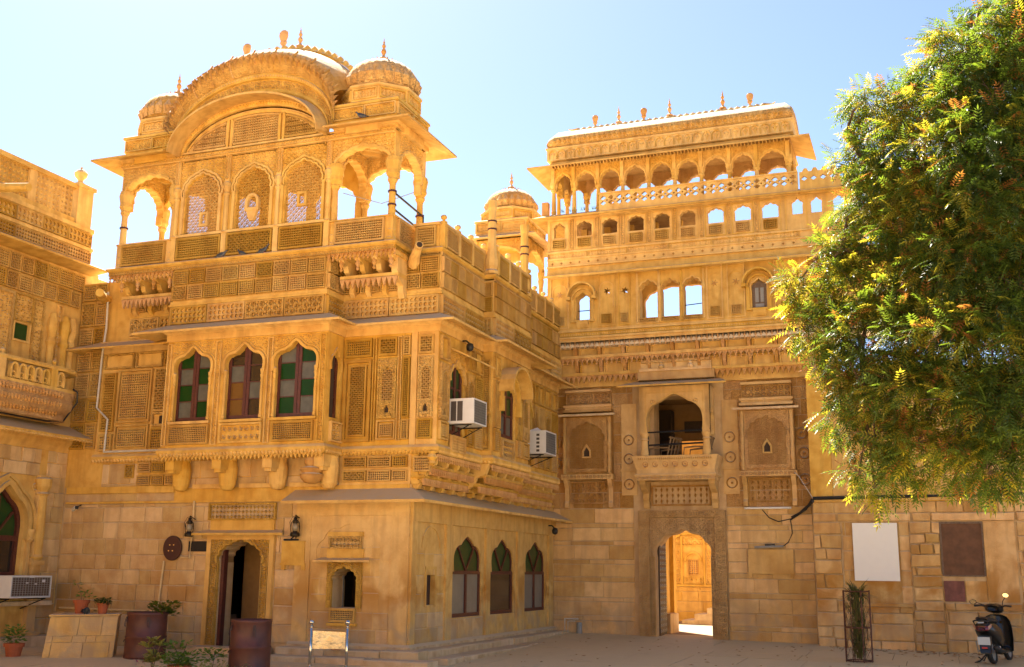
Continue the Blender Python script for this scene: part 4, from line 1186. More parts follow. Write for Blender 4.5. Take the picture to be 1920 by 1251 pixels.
for (u, h) in ((20.02, 1.55), (21.95, 1.62)):
    m = MB(); x, y, _ = BK.p(u, 0, -0.06)
    lathe(m, x, y, 7.46, [(0.14, 0), (0.14, 0.06), (0.10, 0.10), (0.13, 0.16), (0.13, 0.3), (0.10, 0.5), (0.09, 0.8), (0.085, h-0.2), (0.10, h-0.15), (0.10, h)], 8)
    c = m.build("broken_column", "sandstone_upper", MA)
    for zz in (0.95, 1.12):
        m = MB(); lathe(m, x, y, 7.46+zz-0.02, [(0.10, 0), (0.102, 0.01), (0.10, 0.03)], 8); m.build("rope_tie", "rope_cloth", c)
# ================================================================== rooftop pavilion of the mansion
XC = -11.975
PB = 18.60                                                # back plane of the pavilion
FB = Frame((0, PB, 0), (1, 0, 0))
def kiosk_arch(F, u0, u1, d0, d1, parent, vs=8.90, vtop=9.62, rise=0.44, n=9):
    w = u1-u0-0.16
    return arch_panel(F, u0, u1, 8.72, vtop, d0, d1, parent, w=w, spring=vs, rise=rise, n=n, c=0.028, tip=0.02, mat="sandstone_upper", moulding=0.045, relief=0.075)
ZR0, ZR1 = 7.46, 7.94                                     # sill rail
pav = MA
# corner and bay columns
for (x0, x1) in ((-15.09, -13.72), (-10.22, -8.87)):
    for yy in (17.28, PB):
        F = Frame((0, yy, 0), (1, 0, 0))
        for u in (x0+0.07, x1-0.07):
            column(F, u, 7.46, 8.98, -0.07 if yy < 18 else 0.07, 0.072, MA, 12)
    kiosk_arch(AJ, x0, x1, -0.14, 0.0, MA)
    kiosk_arch(FB, x0, x1, 0.0, 0.14, MA)
    for xx, sgn in ((x0, 1), (x1, -1)):
        F = Frame((xx, 0, 0), (0, 1, 0))
        kiosk_arch(F, 17.421, PB-0.141, -0.14 if sgn < 0 else -0.139-0.0, 0.0, MA) if sgn < 0 else kiosk_arch(Frame((xx+0.14, 0, 0), (0, 1, 0)), 17.421, PB-0.141, -0.14, 0.0, MA)
    # sill rails
    m = MB()
    for F, a, b, d in ((AJ, x0, x1, -0.08), (Frame((x1 if x1 > -9 else x0+0.08, 0, 0), (0, 1, 0)), 17.28, PB, -0.08)):
        box(m, F, a, b, ZR0, ZR1, d, -0.002); box(m, F, a, b, ZR1, ZR1+0.03, d-0.02, 0.03)
    m.build("rail_core", "sandstone_plain", MA)
    panel(AJ, x0+0.16, x1-0.16, ZR0+0.03, ZR1-0.02, 0.0, 'hex', MA, 0.035, 0.045)
    if x1 > -9: panel(Frame((x1, 0, 0), (0, 1, 0)), 17.44, PB-0.05, ZR0+0.03, ZR1-0.02, 0.0, 'star', MA, 0.035, 0.045)
    # ceiling: stepped octagon
    xc, yc = (x0+x1)/2, (17.28+PB)/2
    m = MB()
    box(m, Frame((0, 0, 0), (1, 0, 0)), x0+0.02, x1-0.02, 9.80, 9.86, -PB+0.02, -17.30)
    for k, (s, z) in enumerate(((0.60, 9.62), (0.5, 9.70), (0.38, 9.76))):
        n = 8
        vs = []
        for r, zz in ((s, z), (s+0.25, z), (s+0.25, 9.80), (s, 9.80)):
            for i in range(n): vs.append((xc+r*math.cos(2*PI*i/n+PI/8), yc+r*math.sin(2*PI*i/n+PI/8), zz))
        fs = [(q*n+i, q*n+(i+1) % n, ((q+1) % 4)*n+(i+1) % n, ((q+1) % 4)*n+i) for q in range(4) for i in range(n)]
        m.add(vs, fs)
    m.build("kiosk_ceiling", "sandstone_upper", MA)
# capitals with flared leaves where columns meet arches
for x in (-15.02, -13.79, -10.15, -8.94):
    for yy in (17.35, PB-0.07):
        m = MB(); lathe(m, x, yy, 8.60, [(0.07, 0), (0.10, 0.06), (0.085, 0.10), (0.13, 0.18), (0.12, 0.26), (0.15, 0.42), (0.13, 0.5)], 8, phase=PI/8); m.build("capital", "sandstone_upper", MA)

# central hall front: three screens between pilasters
HX = [-13.72, -12.52, -11.36, -10.22]
scr = [(-13.10, 0.78), (-11.92, 0.76), (-10.80, 0.80)]
sol = []
m = MB()
hl = []
for uc, w in scr:
    a = cusp(uc, 8.80, w, 0.40, 9, 0.022, 0.04); hl.append([(uc-w/2, 8.02)]+a+[(uc+w/2, 8.02)]); sol.append(a)
plate(m, AJ, rect(-13.74, -10.20, 7.46, 9.62), hl, -0.12, 0.0)
m.build("hall_front", "sandstone_upper", MA)
for (uc, w), a in zip(scr, sol):
    m = MB()
    strip(m, AJ, band_poly(a, 0.002), band_poly(a, 0.03), 0.0, 0.05); strip(m, AJ, band_poly(a, 0.06), band_poly(a, 0.10), 0.0, 0.04)
    for s in (-1, 1): box(m, AJ, uc+s*(w/2+0.05)-0.03, uc+s*(w/2+0.05)+0.03, 8.02, 8.80, 0.0, 0.045)
    m.build("window_arch", "sandstone_upper", MA)
    # pierced stone screen, open to the sky behind
    cell = 0.058
    vs, fs = jali_geo(w+0.02, 1.36, cell, 'star', 0.035, 0.0, uc-w/2-0.01, 7.98)
    # clip whole cells that stand outside the arch
    m = MB(); m.add([AJ.p(x, z, -0.05-y) for x, y, z in vs], fs)
    sc = m.build("pierced_screen", "sandstone_jali", MA)
    spandrel(AJ, uc-0.52, uc+0.52, 8.86, 9.55, a, 0.0, MA, 0.085, 'sandstone_upper', 0.035, 0.12)
# tiny frames set in the screens
for uc, vb, rnd in ((-13.03, 8.18, 0), (-11.92, 8.38, 1), (-10.82, 8.36, 0)):
    m = MB()
    if rnd:
        a = arc_line(uc, vb+0.16, 0.20, 0.12, 10); o = band_poly(a, 0.05)
        plate(m, AJ, [(uc-0.16, vb-0.02), (uc+0.16, vb-0.02)]+list(reversed(o)), [[(uc-0.10, vb+0.04)]+a+[(uc+0.10, vb+0.04)]], -0.04, 0.04)
        plate(m, AJ, [(uc-0.05, vb-0.22), (uc+0.05, vb-0.22), (uc+0.12, vb-0.02), (uc-0.12, vb-0.02)], [], -0.04, 0.03)
    else:
        plate(m, AJ, rect(uc-0.10, uc+0.10, vb-0.02, vb+0.27), [rect(uc-0.055, uc+0.055, vb+0.03, vb+0.22)], -0.04, 0.02)
    m.build("screen_frame", "sandstone_upper", MA)
for a, b in ((-13.60, -12.58), (-12.44, -11.42), (-11.26, -10.32)):
    panel(AJ, a, b, 7.50, 7.94, 0.0, ['hex', 'star', 'hex'][int(a > -13)+int(a > -12)], MA, 0.035, 0.048, mat="sandstone_jali")
for u in (-13.68, -12.51, -11.34, -10.24):
    m = MB()
    box(m, AJ, u-0.055, u+0.055, 7.46, 7.98, 0, 0.05)
    x, y, _ = AJ.p(u, 0, 0.02)
    lathe(m, x, y, 7.98, [(0.07, 0), (0.05, 0.03), (0.05, 0.5), (0.045, 0.74), (0.07, 0.78), (0.05, 0.82), (0.09, 0.92), (0.08, 1.0), (0.06, 1.02)], 8)
    box(m, AJ, u-0.05, u+0.05, 9.0, 9.60, 0.0, 0.05)
    m.build("half_column", "sandstone_upper", MA)
    panel(AJ, u-0.035, u+0.035, 9.06, 9.55, 0.05, 'lozenge', MA, 0.006, 0.05, "sandstone_upper", depth=0.02)
m = MB(); box(m, AJ, -13.72, -10.22, 7.96, 8.01, 0, 0.06); box(m, AJ, -15.09, -8.87, 9.56, 9.66, 0.0, 0.07); box(m, AJ, -15.09, -8.87, 9.70, 9.74, 0.0, 0.05)
m.build("string_course", "sandstone_upper", MA)
panel(AJ, -15.09, -8.87, 9.58, 9.65, 0.07, 'diamond', MA, 0.005, 0.07, "sandstone_upper", depth=0.018)
# back wall of the hall: solid piers and low open arches
m = MB()
hl = []
for uc, w in ((-13.05, 0.95), (-11.93, 0.95), (-10.82, 0.95)):
    a = cusp(uc, 8.72, w, 0.40, 7, 0.025, 0.03); hl.append([(uc-w/2, 7.42)]+a+[(uc+w/2, 7.42)])
plate(m, FB, rect(-13.74, -10.20, 7.40, 9.60), hl, 0.0, 0.12)
m.build("hall_rear", "sandstone_upper", MA)

# ---- tympanum
def arc(o, n=28, x0=XC):
    rx = 1.66+0.30*o; z0 = 9.58+0.66*o; rz = 0.94+0.40*o
    return [(x0-rx*math.cos(PI*i/n), z0+rz*math.sin(PI*i/n)) for i in range(n+1)]
m = MB()
t0 = arc(-0.05)
plate(m, AJ, list(reversed(t0)), [], -0.12, 0.0)
m.build("tympanum", "sandstone_upper", MA)
m = MB(); strip(m, AJ, arc(-0.02), arc(0.10), 0.0, 0.06); strip(m, AJ, arc(-0.14), arc(-0.09), 0.0, 0.03)
m.build("arch_moulding", "sandstone_upper", MA)
def clipped_relief(F, poly_top, u0, u1, v0, style, name="jali_panel", cell=0.052, d=0.0):
    """lattice in a lunette, cells kept where they lie under the arc"""
    nu = max(1, round((u1-u0)/cell)); cw = (u1-u0)/nu
    m = MB()
    for i in range(nu):
        a = u0+i*cw
        tp = min(poly_top(a), poly_top(a+cw))-0.01
        if tp-v0 < cell*0.6: continue
        vs, fs = jali_geo(cw, max(cell, round((tp-v0)/cell)*cell if (tp-v0) > cell else tp-v0), cell, style, 0.03, 0.03, a, v0)
        m.add([F.p(x, z, d-y) for x, y, z in vs], fs)
    line = [(u0+(u1-u0)*k/12, poly_top(u0+(u1-u0)*k/12)) for k in range(13)]
    strip(m, F, [(u0, v0), (u0, poly_top(u0))], [(u0-0.035, v0-0.035), (u0-0.035, poly_top(u0))], d, d+0.045)
    strip(m, F, [(u1+0.035, v0-0.035), (u1+0.035, poly_top(u1))], [(u1, v0), (u1, poly_top(u1))], d, d+0.045)
    strip(m, F, [(u1, v0), (u0, v0)], [(u1, v0-0.035), (u0, v0-0.035)], d, d+0.045)
    strip(m, F, line, [(x, y+0.04) for x, y in line], d, d+0.045)
    return m.build(name, "sandstone_jali", MA)
def ztop(x, o=-0.2):
    rx = 1.66+0.30*o; z0 = 9.58+0.66*o; rz = 0.94+0.40*o
    q = 1-((x-XC)/rx)**2
    return z0+rz*math.sqrt(max(0, q))
clipped_relief(AJ, ztop, -13.35, -12.62, 9.80, 'star')
clipped_relief(AJ, ztop, -12.44, -11.42, 9.80, 'hex')
clipped_relief(AJ, ztop, -11.26, -10.55, 9.80, 'star')
m = MB()
for u in (-12.53, -11.34):
    m = MB(); box(m, AJ, u-0.07, u-0.02, 9.74, ztop(u)+0.05, 0, 0.05); box(m, AJ, u+0.02, u+0.07, 9.74, ztop(u)+0.05, 0, 0.05)
    m.build("mullion", "sandstone_upper", MA)

# ---- curved roof: eave, carved frieze, leaf band, shell
def arc_sweep(prof, name, mat, smooth=False, n=40, t0=0.0, t1=1.0):
    """prof = [(y, o)] carried along the arc"""
    m = MB()
    k = len(prof); vs = []; fs = []
    for i in range(n+1):
        t = PI*(t0+(t1-t0)*i/n)
        for y, o in prof:
            rx = 1.66+0.30*o; z0 = 9.58+0.66*o; rz = 0.94+0.40*o
            vs.append((XC-rx*math.cos(t), y, z0+rz*math.sin(t)))
    for i in range(n):
        for q in range(k-1):
            fs.append((i*k+q, (i+1)*k+q, (i+1)*k+q+1, i*k+q+1))
    m.add(vs, fs)
    return m.build(name, mat, MA, smooth)
arc_sweep([(17.28, 0.10), (16.78, 0.045), (16.78, 0.085), (17.22, 0.20)], "curved_eave", "sandstone_eave")
arc_sweep([(17.22, 0.15), (17.14, 0.22), (17.14, 0.27), (17.18, 0.27), (17.18, 0.47), (17.12, 0.48), (17.10, 0.55), (17.16, 0.57), (17.16, 0.60)], "curved_frieze", "sandstone_upper")
shellp = [(17.16, 0.60), (17.05, 0.70), (17.02, 0.82), (17.05, 0.94), (17.14, 1.04), (17.3, 1.14), (17.6, 1.27), (17.94, 1.34), (18.3, 1.28), (18.55, 1.18), (18.74, 1.02), (18.80, 0.8), (18.74, 0.6), (18.74, 0.2)]
arc_sweep(shellp, "roof_shell", "roof_sandstone", True, 48, 0.06, 0.94)
m = MB()
vs = []; fs = []
for i in range(41):
    t = PI*i/40
    for y in (17.3, PB):
        vs.append((XC-1.60*math.cos(t), y, 9.56+0.86*math.sin(t)))
for i in range(40): fs.append((2*i, 2*i+1, 2*i+3, 2*i+2))
m.add(vs, fs); plate(m, FB, [(XC+1.6*math.cos(PI*i/24), 9.56+0.9*math.sin(PI*i/24)) for i in range(25)], [], 0, 0.1)
m.build("hall_vault", "sandstone_upper", MA)
# frieze scrolls and leaf relief along the arc
def arc_relief(o0, o1, y, style, count, name, mat="sandstone_upper", h=0.04, rows=1):
    m = MB()
    for i in range(count):
        t0, t1 = i/count, (i+1)/count
        vs, fs = relief_geo(0.9, 0.9, 0.9/rows if rows > 1 else 0.9, style, 1.0, 0.0, 0.05, 0.05, seed=i)
        P = []
        for a, b, c in vs:
            t = PI*(t0+(t1-t0)*a); o = o0+(o1-o0)*c
            rx = 1.66+0.30*o; z0 = 9.58+0.66*o; rz = 0.94+0.40*o
            yy = y(o) if callable(y) else y
            P.append((XC-rx*math.cos(t), yy-h*(-b), z0+rz*math.sin(t)))
        m.add(P, fs)
    return m.build(name, mat, MA, kind="stuff")
arc_relief(0.28, 0.46, 17.18, 'scroll', 34, "scroll_frieze", rows=2, h=0.06)
yl = lambda o: 17.16-0.14*math.sin(PI*min(1, max(0, (o-0.60)/0.5)))
arc_relief(0.66, 1.04, yl, 'leaf', 40, "leaf_band", "roof_sandstone", 0.13)
arc_relief(0.49, 0.55, 17.10, 'boss', 90, "bead_band", h=0.02)
arc_relief(0.00, 0.09, 17.22, 'flute', 70, "rib_band", h=0.03)
for i in range(1, 12):
    t = PI*i/12
    P = []
    m = MB()
    for o in (0.62, 0.72, 0.84, 0.96, 1.06):
        rx = 1.66+0.30*o; z0 = 9.58+0.66*o; rz = 0.94+0.40*o
        P.append((XC-rx*math.cos(t), yl(o)-0.012, z0+rz*math.sin(t)))
    tube(m, P, 0.022, 5); m.build("roof_rib", "roof_sandstone", MA)
# ridge: serrated stone crest with pots and finials
m = MB()
def ridge(t):
    return (XC-2.05*math.cos(t), 10.44+1.56*math.sin(t))
vs = []; fs = []
n = 46; ta, tb = 0.18*PI, 0.84*PI
for i in range(n+1):
    t = ta+(tb-ta)*i/n
    x, z = ridge(t)
    zz = 0.06 if i % 2 else 0.12
    for y, dz in ((17.84, -0.02), (17.90, zz), (18.0, zz+0.01), (18.06, -0.02)): vs.append((x-0.02*math.cos(t), y, z+dz))
for i in range(n):
    for q in range(3): fs.append((i*4+q, (i+1)*4+q, (i+1)*4+q+1, i*4+q+1))
m.add(vs, fs)
x, z = ridge(ta); tube(m, [(x+0.05, 17.95, z), (x-0.14, 17.95, z-0.03), (x-0.24, 17.95, z+0.0)], [0.05, 0.03, 0.01], 5)
x, z = ridge(tb); tube(m, [(x-0.05, 17.95, z), (x+0.14, 17.95, z-0.06), (x+0.26, 17.95, z-0.08)], [0.05, 0.03, 0.01], 5)
m.build("roof_crest", "sandstone_upper", MA)
FIN = [(0.10, 0), (0.12, 0.03), (0.06, 0.07), (0.03, 0.11), (0.055, 0.16), (0.075, 0.20), (0.055, 0.25), (0.025, 0.28), (0.05, 0.32), (0.055, 0.35), (0.02, 0.40), (0.03, 0.43), (0.015, 0.46), (0.004, 0.54)]
POT = [(0.05, 0), (0.035, 0.05), (0.085, 0.11), (0.10, 0.15), (0.08, 0.20), (0.10, 0.24), (0.13, 0.34), (0.12, 0.44), (0.07, 0.49), (0.01, 0.50)]
def finial(x, y, z, s=1.0, pot=False, mat="sandstone_pendant", parent=None):
    m = MB(); lathe(m, x, y, z, [(r*s*(0.75 if pot else 0.85), h*s*(0.72 if pot else 1.0)) for r, h in (POT if pot else FIN)], 9, sy=0.55 if pot else 1)
    return m.build("pot_finial" if pot else "finial", mat, parent or MA)
for t, pot, s in ((0.268, 0, 0.62), (0.375, 1, 1.0), (0.515, 1, 1.1), (0.578, 0, 0.82)):
    x, z = ridge(t*PI); finial(x, 17.95, z+0.08, s, bool(pot))

# ---- kiosk roofs: eaves, drums, ribbed domes
def dome(xc, yc, z, R, parent, nf=1.0, mat="roof_sandstone", fmat="sandstone_pendant"):
    m = MB()
    prof = [(R*0.93, 0), (R*1.0, R*0.16), (R*1.03, R*0.34), (R*0.98, R*0.55), (R*0.86, R*0.74), (R*0.66, R*0.90), (R*0.42, R*1.0), (R*0.18, R*1.05)]
    lathe(m, xc, yc, z, prof, 48, rib=24, ribd=0.06)
    dm = m.build("dome", mat, parent, True)
    # leaf relief low on the dome
    m = MB()
    for i in range(24):
        a0 = 2*PI*i/24
        for (b0, b1, h0, h1) in ((0.08, 0.92, 0.12, 0.62),):
            pts = []
            def P(u, v, out):
                a = a0+2*PI/24*u; r = R*(1.0+0.03*math.sin(PI*v))*(1 if v < 0.6 else 1-0.18*(v-0.6))+out
                return (xc+r*math.cos(a), yc+r*math.sin(a), z+R*(h0+(h1-h0)*v))
            base = [P(0.1, 0.0, 0), P(0.9, 0.0, 0), P(0.95, 0.5, 0), P(0.5, 1.0, -0.01), P(0.05, 0.5, 0)]
            b = len(m.v); ap = P(0.5, 0.45, 0.06)
            m.add(base+[ap], [(k, (k+1) % 5, 5) for k in range(5)])
    m.build("dome_leaf_band", mat, dm, kind="stuff")
    m = MB()
    for i in range(16):
        a = 2*PI*i/16
        r0, r1, r2 = R*0.14, R*0.34, R*0.40
        zz = z+R*1.03
        w = 0.13
        P = [(xc+r0*math.cos(a-w), yc+r0*math.sin(a-w), zz+0.05), (xc+r0*math.cos(a+w), yc+r0*math.sin(a+w), zz+0.05), (xc+r1*math.cos(a+w*0.8), yc+r1*math.sin(a+w*0.8), zz+0.0), (xc+r2*math.cos(a), yc+r2*math.sin(a), zz+0.05), (xc+r1*math.cos(a-w*0.8), yc+r1*math.sin(a-w*0.8), zz+0.0)]
        m.add(P+[(p[0], p[1], p[2]-0.03) for p in P], [(0, 1, 2, 4), (4, 2, 3), (9, 8, 7), (0, 4, 9, 5), (4, 3, 8, 9), (3, 2, 7, 8), (2, 1, 6, 7)])
    lathe(m, xc, yc, z+R*1.02, [(R*0.30, 0), (R*0.20, 0.05), (R*0.10, 0.10), (R*0.05, 0.16)], 16)
    m.build("dome_lotus", fmat, parent)
    finial(xc, yc, z+R*1.02+0.10, 0.86*nf, False, fmat, parent)
    return dm
def ngon_ring(m, xc, yc, r, n, ph, z0, z1, o0=0.0, o1=0.0):
    lathe(m, xc, yc, z0, [(r+o0, 0), (r+o1, z1-z0)], n, phase=ph)
def drum(xc, yc, z, half, R, parent):
    """square frieze, then an octagonal one, under the dome"""
    m = MB()
    q = lambda h: [(xc-h, yc-h), (xc+h, yc-h), (xc+h, yc+h), (xc-h, yc+h)]
    sweep(m, q(half), [(-half*0.9, z), (0, z), (0, z+0.30), (0.05, z+0.31), (0.05, z+0.36), (0.0, z+0.39), (-half*0.9, z+0.39)], closed=True)
    m.build("square_drum", "sandstone_upper", parent)
    for k, (F, c) in enumerate(((Frame((0, yc-half, 0), (1, 0, 0)), xc), (Frame((xc+half, 0, 0), (0, 1, 0)), yc), (Frame((0, yc+half, 0), (-1, 0, 0)), -xc), (Frame((xc-half, 0, 0), (0, -1, 0)), -yc))):
        for s in (-1, 0, 1) if False else (-0.5, 0.5):
            panel(F, c+s*half-half*0.49, c+s*half+half*0.49, z+0.04, z+0.29, 0.0, 'scroll', parent, 0.02, 0.07, "sandstone_upper", depth=0.028)
    m = MB()
    R8 = half*1.02/math.cos(PI/8)
    lathe(m, xc, yc, z+0.39, [(R8, 0), (R8, 0.26), (R8+0.05, 0.28), (R8+0.05, 0.32), (R8*0.93, 0.36)], 8, phase=PI/8)
    m.build("octagonal_drum", "sandstone_upper", parent)
    for i in range(8):
        a = -PI/2+i*PI/4
        F = Frame((xc+half*1.02*math.cos(a), yc+half*1.02*math.sin(a), 0), (-math.sin(a), math.cos(a), 0))
        L = half*1.02*math.tan(PI/8)
        panel(F, -L*0.92, L*0.92, z+0.42, z+0.63, 0.0, 'scroll', parent, 0.02, 0.065, "sandstone_upper", depth=0.026)
for (x0, x1) in ((-15.09, -13.72), (-10.22, -8.87)):
    xc, yc = (x0+x1)/2, (17.28+PB)/2
    left = x0 < -12
    path = [(x0, PB), (x0, 17.28), (x1-0.05, 17.28)] if left else [(x0+0.05, 17.28), (x1, 17.28), (x1, PB), (x0, PB)]
    m = MB()
    sweep(m, path, [(-0.02, 9.98), (-0.02, 9.80), (0.06, 9.78), (0.46, 9.655), (0.46, 9.69), (0.02, 9.86), (-0.02, 9.88)])
    m.build("eave", "sandstone_eave", MA)
    m = MB(); sweep(m, path, [(0.0, 9.66), (0.0, 9.80), (0.10, 9.80), (0.10, 9.775), (0.04, 9.74), (0.04, 9.66)]); m.build("cornice", "sandstone_upper", MA)
    follow(path, lambda F, a, b: (lambda mm: [mm.add([F.p(a+(b-a)*k/(max(1, round((b-a)/0.09)))-0.012, 9.73, 0.02), F.p(a+(b-a)*k/(max(1, round((b-a)/0.09)))+0.012, 9.73, 0.02), F.p(a+(b-a)*k/(max(1, round((b-a)/0.09)))+0.012, 9.785, 0.12), F.p(a+(b-a)*k/(max(1, round((b-a)/0.09)))-0.012, 9.785, 0.12), F.p(a+(b-a)*k/(max(1, round((b-a)/0.09)))-0.012, 9.79, 0.02), F.p(a+(b-a)*k/(max(1, round((b-a)/0.09)))+0.012, 9.79, 0.02)], [(0, 1, 2, 3), (0, 3, 4), (1, 5, 2)]) for k in range(1, round((b-a)/0.09))] and mm.build("rib_row", "sandstone_upper", MA, kind="stuff"))(MB()) if b-a > 0.5 else None)
    drum(xc, yc, 9.90, 0.67, 0.7, MA)
    dome(xc, yc, 10.62, 0.70, MA)
# railing bars and rope ties on the right kiosk
m = MB()
for z in (8.02, 8.34): tube(m, [(-8.93, 17.30, z+0.1), (-8.90, 18.5, z)], 0.022, 5)
tube(m, [(-8.88, 18.55, 7.95), (-8.88, 18.55, 8.35)], 0.025, 5)
m.build("railing", "iron_black", MA)
for (x, y, z) in ((-8.94, 17.35, 8.16), (-8.94, 17.35, 8.42), (-8.94, 18.53, 8.30), (-8.94, 18.53, 8.05), (-15.02, 17.35, 8.32)):
    m = MB(); lathe(m, x, y, z, [(0.084, 0), (0.086, 0.01), (0.084, 0.03)], 10); m.build("rope_tie", "rope_cloth", MA)
# ================================================================== gate building at the end of the court
gate = thing("gate_building", "tall ornate sandstone gate building with arched passage, central balcony and a long arcaded rooftop pavilion", "gatehouse", (-5.5, 25.9, 0.1))
GA = gate
R2 = random.Random(23)
GX0, GX1 = -9.7, -2.35
gap = cusp(-5.45, 1.96, 1.30, 0.56, 5, 0.035, 0.05, 6)
ghole = [(-6.10, 0.0)]+gap+[(-4.80, 0.0)]
bal_arch = cusp(-5.47, 4.80, 1.06, 0.72, 5, 0.03, 0.04, 6, 0.8)
bal_hole = [(-6.05, 3.92)]+[(-6.05, 4.8)]+bal_arch[1:-1]+[(-4.88, 4.8), (-4.88, 3.92)]
m = MB()
plate(m, C0, rect(-9.75, -1.8, -0.2, 7.4), [ghole, rect(-6.10, -4.83, 3.92, 5.75)], -0.55, 0)
m.build("wall", "mortar", GA)
stones(C0, -9.7, -6.62, 0.12, 3.1, [0.34, 0.11, 0.30, 0.10], 0.85, 0.0, GA, "gate_block", R2, proud=0.02, gap=0.010)
stones(C0, -4.42, -2.5, 0.05, 3.1, [0.30, 0.12, 0.26, 0.30, 0.13], 0.75, 0.0, GA, "gate_block", R2, proud=0.02, gap=0.010, skip=[(-3.98, -2.93, 1.6, 2.2)])
for (a, b) in ((-9.7, -6.62), (-4.42, -2.5)):
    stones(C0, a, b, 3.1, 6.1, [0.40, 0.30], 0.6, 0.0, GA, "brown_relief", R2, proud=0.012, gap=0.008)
# carved gateway surround
arch_panel(C0, -6.24, -4.66, 0.12, 2.86, 0.003, 0.10, GA, w=1.30, spring=1.96, rise=0.56, n=5, c=0.035, tip=0.05, mat="gate_carved", moulding=0.04, uc=-5.45, name="gateway_surround", relief=0.10)
m = MB()
for a, b in ((-6.48, -6.24), (-4.66, -4.44)): box(m, C0, a, b, 0.12, 3.03, 0.0, 0.15)
box(m, C0, -6.24, -4.66, 2.87, 3.03, 0.0, 0.15); box(m, C0, -6.60, -4.36, 0.06, 0.14, 0.0, 0.2); box(m, C0, -6.26, -6.22, 0.14, 2.87, 0.10, 0.17); box(m, C0, -4.68, -4.64, 0.14, 2.87, 0.10, 0.17)
m.build("gateway_frame", "gate_carved", GA)
panel(C0, -6.36, -4.60, 2.88, 3.02, 0.15, 'scroll', GA, 0.0, 0.12, "gate_carved", depth=0.03)
for a in (-6.465, -4.625):
    panel(C0, a, a+0.18, 0.16, 2.86, 0.15, 'scroll', GA, 0.0, 0.12, "gate_carved", depth=0.03)
for a in (-6.215, -4.79):
    panel(C0, a, a+0.11, 0.2, 1.96, 0.10, 'scroll', GA, 0.015, 0.11, "gate_carved", depth=0.025)
m = MB(); box(m, C0, -6.2, -4.7, 0.02, 0.145, -0.5, 0.30); m.build("threshold", "plinth_stone", GA)
# studded gate leaf standing open
m = MB(); F = Frame((-6.10, 26.1, 0), (-0.06, 1, 0))
box(m, F, 0.0, 0.95, 0.16, 2.35, -0.03, 0.03)
gl = m.build("gate_leaf", "dark_wood", GA)
m = MB()
for k in range(16):
    for j in range(4):
        u, v = 0.12+j*0.24, 0.26+k*0.13
        pv = [F.p(u-0.05, v-0.035, 0.03), F.p(u+0.05, v-0.035, 0.03), F.p(u+0.05, v+0.035, 0.03), F.p(u-0.05, v+0.035, 0.03), F.p(u, v, 0.06)]
        m.add(pv, [(0, 1, 4), (1, 2, 4), (2, 3, 4), (3, 0, 4)])
m.build("studs", "grille_grey", gl, kind="stuff")
# passage: left wall and pier, ceiling
m = MB()
box(m, Frame((-6.32, 0, 0), (0, 1, 0)), 26.45, 28.3, 0.0, 3.4, -0.4, 0.0)
box(m, Frame((-4.6, 0, 0), (0, 1, 0)), 26.45, 28.3, 0.0, 3.4, 0.0, 0.4)
m.build("passage_wall", "sandstone_upper", GA)
m = MB(); xbox(m, -6.50, -6.22, 28.3, 28.6, 0.0, 3.6); m.build("passage_pier", "sandstone_upper", GA)
m = MB(); xbox(m, -6.30, -6.10, 27.3, 28.25, 0.1, 0.62); m.build("passage_bench", "plinth_stone", GA)
m = MB(); xbox(m, -9.7, 6, 26.45, 28.3, 3.2, 3.35); m.build("passage_ceiling", "sandstone_upper", GA)

# ---- blank plaque, rest of the lower wall
m = MB(); box(m, C0, -3.95, -2.95, 1.63, 2.14, 0.03, 0.075); box(m, C0, -3.97, -2.93, 1.60, 1.63, 0.03, 0.09)
for u in (-3.94, -3.03): box(m, C0, u, u+0.07, 1.52, 1.60, 0.03, 0.08)
m.build("blank_plaque", "plaster_stone", GA)

# ---- round medallions
for (u, v) in ((-6.72, 4.72), (-6.72, 4.27), (-6.72, 3.66), (-4.30, 4.72), (-4.29, 4.25), (-4.27, 3.66), (-2.66, 4.75), (-2.62, 4.30), (-2.62, 3.7), (-8.55, 4.2), (-8.55, 4.7)):
    panel(C0, u-0.17, u+0.17, v-0.17, v+0.17, 0.012, 'ring', GA, 0.0, 0.34, "brown_relief", depth=0.05)
for a, b in ((-6.90, -6.52), (-4.46, -4.10)):
    m = MB()
    box(m, C0, a, b, 3.40, 5.6, 0.012, 0.03); box(m, C0, a-0.02, b+0.02, 3.97, 4.03, 0.012, 0.06)
    m.build("pilaster", "gate_block", GA)

